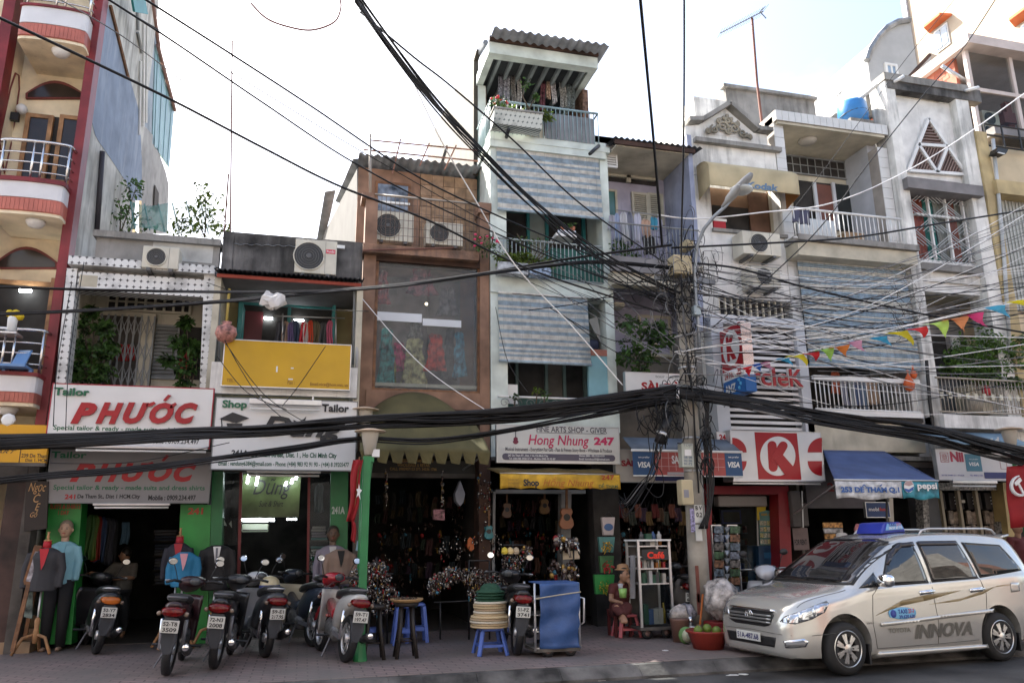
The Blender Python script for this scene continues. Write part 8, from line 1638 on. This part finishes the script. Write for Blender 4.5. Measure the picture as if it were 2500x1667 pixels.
#  goods on the pavement
def pstool(label,px,py,hz,m,w=.15,rec=0):
 c=G(px,py);t=thing('plastic_stool',label,'stool',c);M().box(c.x-w*.8,c.x+w*.8,c.y-w*.8,c.y+w*.8,c.z+hz-.04,c.z+hz).build('seat',m,t,bevel=.015)
 for a in(-1,1):
  for b in(-1,1):M().beam((c.x+a*w*.68,c.y+b*w*.68,c.z+hz-.04),(c.x+a*w,c.y+b*w,c.z),.055,.035).build('leg',m,t,bevel=.006)
 for b in(-1,1):M().box(c.x-w*.85,c.x+w*.85,c.y+b*w*.82-.008,c.y+b*w*.82+.008,c.z+hz*.3,c.z+hz*.4).build('stretcher',m,t);M().box(c.x+b*w*.82-.008,c.x+b*w*.82+.008,c.y-w*.8,c.y+w*.8,c.z+hz*.3,c.z+hz*.4).build('stretcher',m,t)
 return c
PINK=mat('pink_plastic',(.50,.12,.13),.4,var=.08);BLUEP=mat('blue_stool_plastic',(.07,.13,.42),.4,var=.1)
pstool('pink plastic stool under the dozing woman\'s feet',1530,1553,.33,PINK,.17)
hc=pstool('blue plastic stool carrying the tower of hats',1197,1596,.34,BLUEP,.19)
for k,(a,b) in enumerate(((905,1570),(1015,1566),(985,1572))):pstool(('blue stool partly behind the lamp post','blue stool right of the dark stools','blue stool behind the taller dark stool')[k],a,b,.55,BLUEP,.15)
ht=thing('hat_stack','tall stack of straw and green hats on a blue stool','hats',hc+Vector((0,0,.34)))
zz=hc.z+.345
for k in range(15):
 r=.27 if k<5 else .225 if k<11 else .2;col=[(.48,.37,.22),(.42,.31,.18),(.55,.50,.40),(.36,.27,.17)][k%4] if k<11 else(.015,.06,.032);st=.03 if k<11 else .036
 M().lathe([(r,0),(r*.98,.014),(r*.72,.03),(r*.66,.07),(r*.4,.11),(.01,.12)] if k>10 else[(r,0),(r,.02),(r*.75,.034),(r*.7,.045)],(hc.x+.008*math.sin(k*2),hc.y,zz),22).build('hat',flat(col,.8,bump=.2),ht,True);zz+=st
def dark_stool(label,px,py,hz,r,tray):
 c=G(px,py);t=thing('bar_stool',label,'stool',c);DW=mat('black_wood',(.02,.016,.014),.5,var=.3);M().lathe([(r*.9,hz-.05),(r,hz-.03),(r,hz)],c,18).build('seat',DW,t,True)
 for k in range(4):a=math.pi/4+k*math.pi/2;M().tube([(c.x+r*.6*math.cos(a),c.y+r*.6*math.sin(a),c.z+hz-.04),(c.x+r*.75*math.cos(a),c.y+r*.75*math.sin(a),c.z+hz*.5),(c.x+r*1.15*math.cos(a),c.y+r*1.15*math.sin(a),c.z)],.028,6).build('leg',DW,t,True)
 M().lathe([(r*.8,hz*.3),(r*.82,hz*.33)],c,16,caps=False).build('foot_ring',DW,t,True);tz=c.z+hz+.005
 if tray:ty=thing('wicker_tray',tray,'tray',(c.x,c.y,tz));M().lathe([(r*1.1,0),(r*1.35,.03),(r*1.35,.045),(r*1.05,.02)],(c.x,c.y,tz),24).build('basket_rim',flat((.35,.22,.1),.8),ty,True);o=leaf_cloud([((c.x,c.y,tz+.04),(r,r,.02))],160,.04,random.Random(px)).build('trinkets',flat((.06,.04,.035)),ty);o['kind']='stuff'
 return c
dark_stool('black round stool nearest the green lamp post',910,1608,.66,.16,None);dark_stool('black round stool carrying a wicker tray of trinkets',990,1604,.68,.16,'round wicker tray of dark trinkets on the black stool')
TK=[mat('trinket_%d'%i,c,.25,metal=mt,var=.4,scale=40) for i,(c,mt) in enumerate((((.36,.34,.31),1),((.26,.02,.02),0),((.33,.2,.05),.3),((.05,.03,.025),0),((.24,.2,.16),0),((.06,.2,.28),0)))]
def trinkets(label,blobs,Y,n,seed,stand=None,name='trinket_rack',sz=.018,dim=False):
 rr=random.Random(seed);c0=W(blobs[0][0],blobs[0][1],Y);t=thing(name,label,'souvenirs',c0);qs=[M() for _ in TK]
 for i in range(n):
  px,py,rx,ry=rr.choice(blobs);a=rr.random()*6.28;r=math.sqrt(rr.random());c=W(px+rx*r*math.cos(a),py+ry*r*math.sin(a),Y+rr.uniform(-.18,.18));q=rr.choices(qs,(7,1.3,1.3,7,3,.4) if not dim else(1,2,1,14,0,1))[0];s=sz*rr.uniform(.5,1.4)
  (q.ball(c,s,6) if rr.random()<.45 else q.beam(c,c+Vector((rr.uniform(-.3,.3),rr.uniform(-.3,.3),-1)).normalized()*s*3,s*.9,s*.5))
 for q,m_ in zip(qs,TK):
  if q.v:o=q.build('trinkets',m_,t,True);o['kind']='stuff'
 for a,b,c_,d in(stand or()):M().tube([W(a,b,Y),W(c_,d,Y)],.014,6).build('rack_bar',BLACK,t,True)
trinkets('dense key-ring and trinket display beside the green lamp post',[(920,1385,26,18),(925,1410,32,16),(915,1440,34,16),(945,1450,30,24),(930,1480,36,18),(870,1420,16,34)],-1.0,900,3,((920,1360,920,1570),(885,1400,960,1400),(885,1440,965,1440),(945,1440,945,1570)))
trinkets('long table of glittering trinkets across the souvenir shop entrance',[(1080,1415,30,20),(1110,1400,30,18),(1150,1405,36,20),(1180,1425,36,24),(1215,1420,24,22),(1170,1450,30,16),(1060,1430,18,20)],-1.0,1200,4,((1145,1368,1195,1368),(1145,1368,1145,1560),(1195,1368,1195,1560),(1060,1470,1225,1462),(1075,1470,1075,1560)))
trinkets('revolving rack of small purses and key fobs by the door of number 247',[(1250,1362,30,16),(1255,1385,28,10),(1285,1345,14,14),(1250,1400,24,8)],-1.3,230,6,((1252,1320,1252,1560),(1228,1330,1280,1330),(1225,1370,1290,1370)))
for k in range(3):t=thing('toy_hat',('yellow','cream','tan')[k]+' miniature cap hanging on the revolving rack','cap',W(1232+13*k,1350,-1.42));M().lathe([(.05,0),(.052,.03),(.04,.07),(.01,.09)],W(1232+14*k,1350,-1.42),12).build('crown',flat([(.55,.42,.05),(.55,.42,.2),(.38,.3,.2)][k]),t,True);M().ball(W(1232+14*k,1351,-1.48),.045,8,sz=.25).build('peak',flat([(.5,.38,.05),(.5,.38,.18),(.34,.26,.18)][k]),t,True)
trinkets('strings of beads and pendants hanging at the right side of the souvenir shop',[(1170,1200,6,60),(1185,1240,6,80),(1195,1210,6,70),(1080,1200,3,60),(943,1190,3,50),(1210,1330,14,30),(1160,1330,30,30),(1100,1340,30,40)],.0,330,7,name='bead_strings')
trinkets('clutter of wares crowding the dim inside of the souvenir shop',[(1040,1330,60,60),(960,1330,40,60),(1130,1260,40,60),(1000,1420,60,50)],1.9,200,8,name='shop_wares',sz=.035,dim=True)
trinkets('clutter of wares hanging inside number 247',[(1290,1240,60,20),(1270,1300,50,40),(1330,1340,30,50),(1290,1400,60,40)],1.9,130,9,name='shop_wares',sz=.035,dim=True)
trinkets('bags and wares hung round the dark shop behind the utility pole',[(1560,1270,30,20),(1620,1260,40,30),(1660,1290,20,60),(1640,1370,30,50),(1520,1340,10,60),(1740,1330,12,90)],.9,150,12,name='shop_wares',sz=.05,dim=True)
BGC=[(.14,.03,.03),(.10,.06,.04),(.05,.06,.05),(.2,.08,.06),(.06,.04,.07),(.16,.11,.05)]
for k in range(14):
 px=1515+14*k;py=1230+(k%3)*9;t=thing('shoulder_bag','woven shoulder bag in the row hung along the dark shop front','bag',W(px,py+36,.35),'bags along the dark shop front');garment(t,'pouch',px-8,py,px+8,py+34,.35,flat(BGC[k%6],.8),2,k);M().tube([W(px-6,py,.34),W(px,py-26,.34),W(px+6,py,.34)],.008,4).build('strap',BLACK,t)
def guitar(label,px,py,Y,sc,col,neck=1):
 t=thing('guitar',label,'guitar',W(px,py+sc*.7,Y));out=[(px+sc*rw*s,py+sc*rz) for s,seq in((1,((0,-.62),(.30,-.58),(.36,-.36),(.27,-.12),(.40,.16),(.44,.42),(.30,.64),(0,.70))),(-1,((.30,.64),(.44,.42),(.40,.16),(.27,-.12),(.36,-.36),(.30,-.58)))) for rw,rz in seq]
 poly(t,'body',out,Y,.09,flat(col,.35),.01);M().lathe([(.045*sc/30,0),(.045*sc/30,-.004)],W(px,py-.05*sc,Y-.002),14,'y').build('sound_hole',BLACK,t);poly(t,'neck',[(px-.07*sc,py-.55*sc),(px+.07*sc,py-.55*sc),(px+.06*sc,py-1.7*sc),(px-.06*sc,py-1.7*sc)],Y-.012,.03,WOODB);poly(t,'head',[(px-.1*sc,py-1.7*sc),(px+.1*sc,py-1.7*sc),(px+.12*sc,py-2.05*sc),(px-.12*sc,py-2.05*sc)],Y-.012,.025,WOODB)
guitar('brown acoustic guitar hanging by the door of number 247',1384,1264,-.2,40,(.26,.10,.045));guitar('teal ukulele hanging at the edge of the souvenir shop',1194,1298,-.1,26,(.02,.17,.20));guitar('darker teal ukulele hung beside the bright one',1180,1292,.0,26,(.02,.09,.12));guitar('dim round guitar hanging deep inside number 247',1330,1235,.9,28,(.2,.11,.04));guitar('second dim guitar hanging deep inside number 247',1238,1245,.9,28,(.12,.05,.02))
def ware(name,label,cat,pts,Y,th,m,bev=.01):t=thing(name,label,cat,W(*pts[-1],Y));poly(t,'body',pts,Y,th,m,bev);return t
ware('fabric_pouch','orange pouch hanging in the souvenir shop','bag',[(1142,1318),(1148,1310),(1156,1318),(1158,1340),(1150,1346),(1141,1338)],.0,.05,flat((.42,.11,.03)));ware('paper_lantern','pale pointed lantern hanging in the souvenir shop','lantern',[(1124,1172),(1136,1205),(1132,1225),(1124,1236),(1113,1222),(1111,1205)],.1,.2,flat((.22,.23,.27)));ware('patchwork_bag','small patchwork bag hung on a bead string','bag',[(1058,1243),(1086,1243),(1086,1270),(1058,1268)],-.1,.08,mat('patchwork',(.25,.12,.14),.7,var=.9,scale=18))
ware('guide_book','pale blue booklet hung beside the lamp post','book',[(872,1320),(884,1318),(882,1344),(868,1344)],-.7,.02,flat((.2,.36,.42)));ware('sign_card','white and orange sign card standing on the souvenir stall','sign',[(1370,1344),(1414,1343),(1416,1364),(1371,1366)],-1.2,.02,flat((.5,.42,.3)))
for k,(a,b,w_) in enumerate(((1470,1262,'white tote with a blue round print'),(1462,1310,'bag printed with a sunny fruit field'),(1464,1356,'bag printed with strawberries'),(1451,1402,'large green bag printed with a harvest'))):
 hh=(44,38,42,48)[k];ww=(32,40,36,50)[k];t=ware('shopping_bag',w_+' hanging beside the dozing woman','bag',[(a,b),(a+ww,b),(a+ww-4,b+hh),(a+4,b+hh)],-.9,.08,[mat('tote_white',(.4,.34,.32),.8),mat('tote_field',(.08,.22,.2),.5,var=.3),mat('tote_berry',(.05,.14,.05),.5,var=.4),mat('tote_green',(.03,.22,.05),.5,var=.3)][k])
 if k==0:poly(t,'print',[(a+16+11*math.cos(q_),b+24+9*math.sin(q_)) for q_ in[i*.52 for i in range(12)]],-.91,.006,flat((.04,.09,.2)))
 else:o=leaf_cloud([(W(a+ww*.5,b+hh*.62,-.91),(ww*.0026,.004,hh*.0022))],60,.06,random.Random(k)).build('print',flat([(0,0,0),(.5,.3,.03),(.4,.03,.03),(.42,.34,.04)][k]),t);o['kind']='stuff'
 M().tube([W(a+6,b,-.86),W(a+ww/2,b-14,-.86),W(a+ww-6,b,-.86)],.008,4).build('strap',BLACK,t)
trinkets('fans, postcards and packets stacked on the souvenir stall above the tarp cart',[(1366,1320,12,12),(1395,1325,18,12),(1360,1390,20,20),(1395,1395,18,24)],-1.2,170,15,((1372,1310,1372,1440),(1400,1310,1400,1440)),sz=.04)
def wheels(t,pts,r):
 for c in pts:w=M().lathe([(r*.55,-.025),(r,-.02),(r,.02),(r*.55,.025)],(c.x,c.y,.15+r),18,'y').build('wheel',BLACK,t,True);M().lathe([(r*.5,-.03),(r*.5,.03)],(c.x,c.y,.15+r),14,'y').build('hub',flat((.16,.1,.09)),w,True)
def cart(label,a,b,c,d,Y,dep):x0,x1,z0,z1=rect(a,b,c,d,Y);return thing('vendor_cart',label,'cart',((x0+x1)/2,Y,.15)),x0,x1,z0,z1
t,x0,x1,z0,z1=cart('wheeled cart covered with a roped blue tarpaulin',1306,1422,1414,1582,-3.0,.5)
M().grid(lambda u,v:(x0+.06+(x1-x0-.06)*u,-3.02-.03*math.sin(u*7+v*5)-.015*math.sin(v*17+u*3),z1-(z1-z0)*v),20,20).build('tarpaulin',mat('blue_tarpaulin',(.035,.085,.23),.5,var=.15,bump=.15,scale=5),t,True,thick=.006);wbox(t,'tarpaulin_top',x0+.06,x1,-3.0,-2.5,z1-.01,z1+.004,mat('blue_tarpaulin'));wbox(t,'base_board',x0,x1,-3.0,-2.5,z0-.04,z0,DARK2)
for xx in(x0,x1):
 for yy in(-3.0,-2.5):M().tube([(xx,yy,z0-.02),(xx,yy,z1)],.016,6).build('post',ALU,t,True)
for k in range(4):wbox(t,'shelf',x0,x1,-2.98,-2.5,z0+(z1-z0)*k/4,z0+(z1-z0)*k/4+.015,ALU)
M().tube([(x0-.01,-3.06,z0+.62),((x0+x1)/2,-3.08,z0+.66),(x1+.01,-3.06,z0+.69)],.008,5).build('rope',flat((.4,.36,.26)),t);M().tube([(x0,-2.9,z0+.62),(x0-.09,-2.95,z0+.6),(x0-.1,-2.95,z0+.3),(x0,-2.9,z0+.25)],.016,6).build('handle',ALU,t,True);M().tube([(x1,-2.9,z0+.62),(x1+.09,-2.95,z0+.6),(x1+.08,-2.95,z0+.3),(x1,-2.9,z0+.25)],.016,6).build('handle',ALU,t,True);wheels(t,[Vector((x,y,0)) for x in(x0+.18,x1-.12) for y in(-2.95,-2.55)],.085)
t,x0,x1,z0,z1=cart('glass-sided coffee and cigarette cart with a red sign',1562,1320,1638,1534,-1.75,.5);YC=-1.75;yb=YC+.45
for xx in(x0,x1):
 for yy in(YC,yb):wbox(t,'post',xx-.018,xx+.018,yy-.018,yy+.018,.32,z1,ALU)
wbox(t,'roof_panel',x0-.03,x1+.03,YC-.03,yb+.03,z1,z1+.025,WPAINT);wbox(t,'base_board',x0-.03,x1+.03,YC-.03,yb,.28,.32,DARK2);sh=[.34+(z1-.34)*f for f in(0,.48,.66,.80,.93)]
for z in sh[1:]:wbox(t,'shelf',x0+.02,x1-.02,YC,yb,z,z+.018,ALU)
wbox(t,'glass_panel',x0+.02,x1-.02,YC-.012,YC-.006,.36,sh[1]-.01,GLASS);wbox(t,'back_panel',x0,x1,yb,yb+.01,.34,z1,DARK2)
sg=box(t,'sign_strip',1568,1340,1632,1366,YC-.02,YC-.01,flat((.03,.03,.03)));txt(sg,'Café',1580,1346,1622,1363,YC-.026,mat('red_sign_letters',(.75,.04,.02),.4,var=0),.04)
rr=random.Random(8)
for z,hh,n in((sh[1],.2,7),(sh[2],.13,10),(sh[4],.1,5),(z1+.005,.12,4),(.34,.3,5)):
 for k in range(n):
  x=x0+.06+(x1-x0-.12)*(k+.5)/n;w=(x1-x0)/n*.36;c=rr.choice([(.25,.02,.02),(.36,.36,.35),(.3,.22,.03),(.02,.07,.04),(.04,.08,.18),(.28,.1,.02),(.34,.32,.28),(.05,.05,.05)])
  if rr.random()<.5:wbox(t,'packet',x-w,x+w,YC+.03,YC+.15,z+.018,z+.018+hh*rr.uniform(.6,1),flat(c))
  else:M().lathe([(w*.8,0),(w*.85,hh*.6),(w*.35,hh*.8),(w*.35,hh)],(x,YC+.1,z+.018),10).build('bottle',flat(c,.2),t,True)
wheels(t,[Vector((x,YC+.05,0)) for x in(x0+.1,x1-.1)],.08)
t=thing('cup_stack','tower of clear plastic cups tied to the cart frame','cups',W(1545,1450,-1.9));[M().lathe([(.035,0),(.045,.1),(.047,.1)],W(1545,1460-11*k,-1.9),12).build('cup',mat('clear_plastic',(.5,.52,.56),.1,alpha=.6),t,True) for k in range(9)];t=thing('drink_cup','green drink cup held before the dozing woman','cup',W(1520,1455,-1.75));M().lathe([(.05,0),(.065,.13),(.06,.13)],W(1521,1458,-1.75),12).build('cup_body',flat((.25,.45,.12),.3),t,True);M().lathe([(.03,.12),(.04,.2)],W(1516,1458,-1.75),12).build('clear_cup',mat('clear_plastic'),t,True)
t=thing('red_chair','dark red chair under the dozing woman','chair',W(1505,1540,-1.2));wbox(t,'seat',W(1490,1500,-1.2).x,W(1530,1500,-1.2).x,-1.4,-1.05,.5,.54,flat((.1,.015,.015)));[wbox(t,'leg',W(a,1520,-1.2).x,W(a,1520,-1.2).x+.04,y,y+.04,.15,.5,flat((.1,.015,.015))) for a in(1491,1526) for y in(-1.38,-1.1)]
c=G(1730,1582);t=thing('fruit_basin','red plastic basin of green fruit by the pole','basin',c);M().lathe([(.2,0),(.27,.2),(.3,.22),(.3,.24),(.26,.23),(.2,.05)],c,24).build('basin',mat('red_basin',(.24,.03,.02),.45,var=.2),t,True)
for k in range(3):M().ball(c+Vector((.14*math.cos(k*1.1),.14*math.sin(k*1.1),.22+.02*(k%2))),.066,12).build('fruit',flat((.13,.19,.03),.4),t,True)
def sack(label,px,py,w,hh,Y,m,seed,name='plastic_sack'):
 t=thing(name,label,'bag',W(px,py,Y));q=M();q.ball(Vector((0,0,0)),1,20);c=W(px,py,Y);q.v=[tuple(c+Vector((v[0]*w,v[1]*w*.8,hh+v[2]*hh))*1+Vector((noise.noise(Vector(v)*2.3+Vector((seed,0,0))),noise.noise(Vector(v)*2.1+Vector((0,seed,0))),noise.noise(Vector(v)*2.5+Vector((0,0,seed)))))*w*.28) for v in q.v];q.build('bag_body',m,t,True);return t
PW_=mat('clear_wrap',(.42,.38,.35),.2,var=.5,scale=9,bump=.7,spec=.7)
sack('large plastic-wrapped bundle tied on a red crate by the taxi nose',1765,1515,.26,.3,-2.3,PW_,1,'wrapped_bundle');cr=thing('red_crate','red crate carrying the plastic-wrapped bundle','crate',W(1762,1560,-2.2));wbox(cr,'crate_body',W(1738,1540,-2.3).x,W(1782,1540,-2.3).x,-2.45,-2.05,.15,.42,flat((.2,.02,.02)),.01)
sack('white plastic bag on top of the bucket by the coffee cart',1660,1530,.15,.16,-1.9,PW_,2);sack('striped cloth bag beside the white plastic bag',1680,1520,.16,.14,-1.8,mat('striped_bag',(.25,.24,.27),.7,var=.9,scale=14),3);sack('grey sack behind the utility pole',1680,1500,.22,.3,-1.3,mat('grey_sack',(.13,.12,.115),.7,var=.2),4)
c=G(1662,1566);t=thing('bucket','brown bucket with a lid of bags by the coffee cart','bucket',c);M().lathe([(.11,0),(.14,.3),(.15,.32)],c,18).build('bucket_body',flat((.15,.08,.06),.4),t,True);t=thing('melon_half','halved green melon leaning on the bucket','fruit',G(1678,1572));M().lathe([(.01,-.05),(.10,-.02),(.12,.02),(.11,.03)],G(1678,1572)+Vector((0,0,.12)),16,'y').build('rind',flat((.12,.24,.08)),t,True);M().lathe([(.1,-.052),(.02,-.056)],G(1678,1572)+Vector((0,-.0,.12)),16,'y').build('flesh',flat((.5,.52,.36)),t,True)
cn_=thing('metal_cup','steel cup on a plate beside the basin','cup',W(1686,1525,-2.));M().lathe([(.04,0),(.045,.12)],W(1686,1525,-2.),12).build('cup_body',STEEL,cn_,True);M().lathe([(.14,-.02),(.16,0)],W(1686,1527,-2.),16).build('plate',ALU,cn_,True)
t=thing('broom','orange-handled broom leaning on the utility pole','broom',W(1706,1530,-2.1));M().tube([W(1716,1450,-2.),W(1708,1535,-2.15)],.016,6).build('handle',flat((.5,.14,.03)),t,True);M().lathe([(.03,.12),(.08,0)],W(1707,1545,-2.15),10).build('bristles',flat((.2,.15,.08)),t,True)
PCC=[mat('postcard_%d'%i,c,.5,var=.8,scale=22) for i,c in enumerate(((.10,.13,.16),(.05,.10,.05),(.14,.16,.2),(.18,.09,.05),(.12,.11,.1)))]
for k,(a,c_) in enumerate(((1743,1768),(1782,1808))):
 t=thing('postcard_rack',('postcard rack nearer the pole','postcard rack nearer the corner shop door')[k],'rack',W((a+c_)/2,1500,-.9));frame(t,'rack_frame',a,1280,c_,1480,-.9,-.86,.02,ALU)
 for j in range(9):y=1283+21*j;poly(t,'postcard',[(a+1,y),(c_-1,y+1),(c_-1,y+18),(a+1,y+18)],-.94+.01*(j%2),.01,PCC[(j*2+k)%5])
 M().tube([W((a+c_)/2,1480,-.88),W((a+c_)/2,1545,-.88)],.02,6).build('stand',BLACK,t)
t=thing('postcard_rack','zigzag rack of slim cards between the two postcard racks','rack',W(1775,1500,-.95))
for j in range(10):y=1286+19*j;M().prism([W(1769,y,-.95),W(1776,y+14,-1.02),W(1783,y,-.95),W(1776,y+17,-1.0)],(0,.03,0)).build('card_pocket',ALU if j%2 else PGREY,t)
t=thing('news_stand','small stand of newspapers and booklets behind the taxi roof','rack',W(2035,1400,-1.3))
for j in range(4):poly(t,'paper_tray',[(2010+2*j,1275+14*j),(2056+j,1275+14*j),(2058+j,1287+14*j),(2013+2*j,1287+14*j)],-1.3-.03*j,.04,[mat('paper_orange',(.4,.2,.06),.6,var=.7,scale=16),mat('paper_grey',(.32,.31,.3),.6,var=.5,scale=16)][j%2])
M().tube([W(2036,1330,-1.3),W(2036,1480,-1.25)],.03,6).build('stand',PGREY,t)
for k in range(3):sack('bag of '+('pink snacks','green snacks','red snacks')[k]+' hanging by the news stand',2096+9*k,1312,.06,.12,-1.2,flat([(.5,.2,.2),(.16,.35,.08),(.45,.06,.08)][k],.35),5+k,'snack_bag')
t=thing('easel','brown folding easel with small framed pictures at the left edge','easel',W(80,1585,-.55));M().beam(W(92,1335,-.5),W(30,1590,-.7),.05,.03).build('leg',WOODB,t);M().beam(W(106,1335,-.5),W(60,1560,-.3),.05,.03).build('leg',WOODB,t);poly(t,'picture',[(84,1330),(102,1332),(76,1430),(54,1426)],-.58,.03,WOODB);poly(t,'picture_sheet',[(86,1345),(97,1347),(75,1420),(63,1418)],-.59,.006,mat('picture_sheet',(.3,.28,.3),.6,var=.5,scale=14));poly(t,'lower_picture',[(62,1450),(80,1440),(78,1510),(58,1505)],-.5,.02,mat('picture_green',(.13,.16,.14),.6,var=.6,scale=10))
t=thing('plastic_chair','blue plastic chair on the lowest left balcony','chair',W(62,895,-.5));M().grid(lambda u,v:W(46+34*u-6*v,856+46*v,-.5)+Vector((0,-.25*v,0)),6,6).build('backrest',flat((.12,.24,.45),.4),t,True,thick=.02);wbox(t,'seat',W(0,895,-.6).x,W(75,895,-.6).x,-.85,-.45,W(40,902,-.6).z,W(40,896,-.6).z,flat((.12,.24,.45),.4));[wbox(t,'leg',W(a,900,-.6).x,W(a,900,-.6).x+.04,-.6,-.56,W(40,930,-.6).z,W(40,902,-.6).z,flat((.12,.24,.45),.4)) for a in(5,70)]
t=thing('flower_shelf','small shelf with yellow flowers on the lowest left balcony','shelf',W(35,812,-.6));box(t,'shelf_board',-20,808,40,812,-.75,-.45,ALU);[M().ball(W(24+5*k,765+4*(k%3),-.6),.06,8).build('blossom',flat((.6,.42,.01)),t,True) for k in range(6)];M().lathe([(.06,0),(.07,.18),(.04,.26)],W(27,808,-.6),10).build('vase',WPAINT,t,True);M().tube([W(30,790,-.6),W(36,772,-.6)],.01,5).build('stem',LEAF,t)
for k,(lab,a,c_,ys,Y) in enumerate((('souvenir shop under the olive canopy',912,1160,(1200,1250,1300,1350),1.2),('number 247 shop',1215,1368,(1215,1262,1310,1362),1.1),('dark shop behind the coffee cart',1520,1690,(1290,1335,1385),.8))):
 rr=random.Random(40+k)
 for y in ys:
  x=a+rr.uniform(0,8)
  while x<c_:
   w=rr.uniform(9,17);hh=rr.uniform(22,38);d_=Y+rr.uniform(-.2,.9);y+=rr.uniform(-7,7)
   garment(None,'hanging_ware',x,y+rr.uniform(-8,8),x+w,y+hh,d_,flat(rr.choice(((.04,.013,.013),(.02,.017,.015),(.012,.02,.025),(.045,.03,.013),(.025,.012,.025),(.015,.025,.015),(.05,.02,.012),(.012,.012,.012))),.8),rr.choice((1,2)),int(x),'small cloth ware among the rows hung inside the '+lab,'wares hung inside the '+lab);x+=w+rr.uniform(1,9)
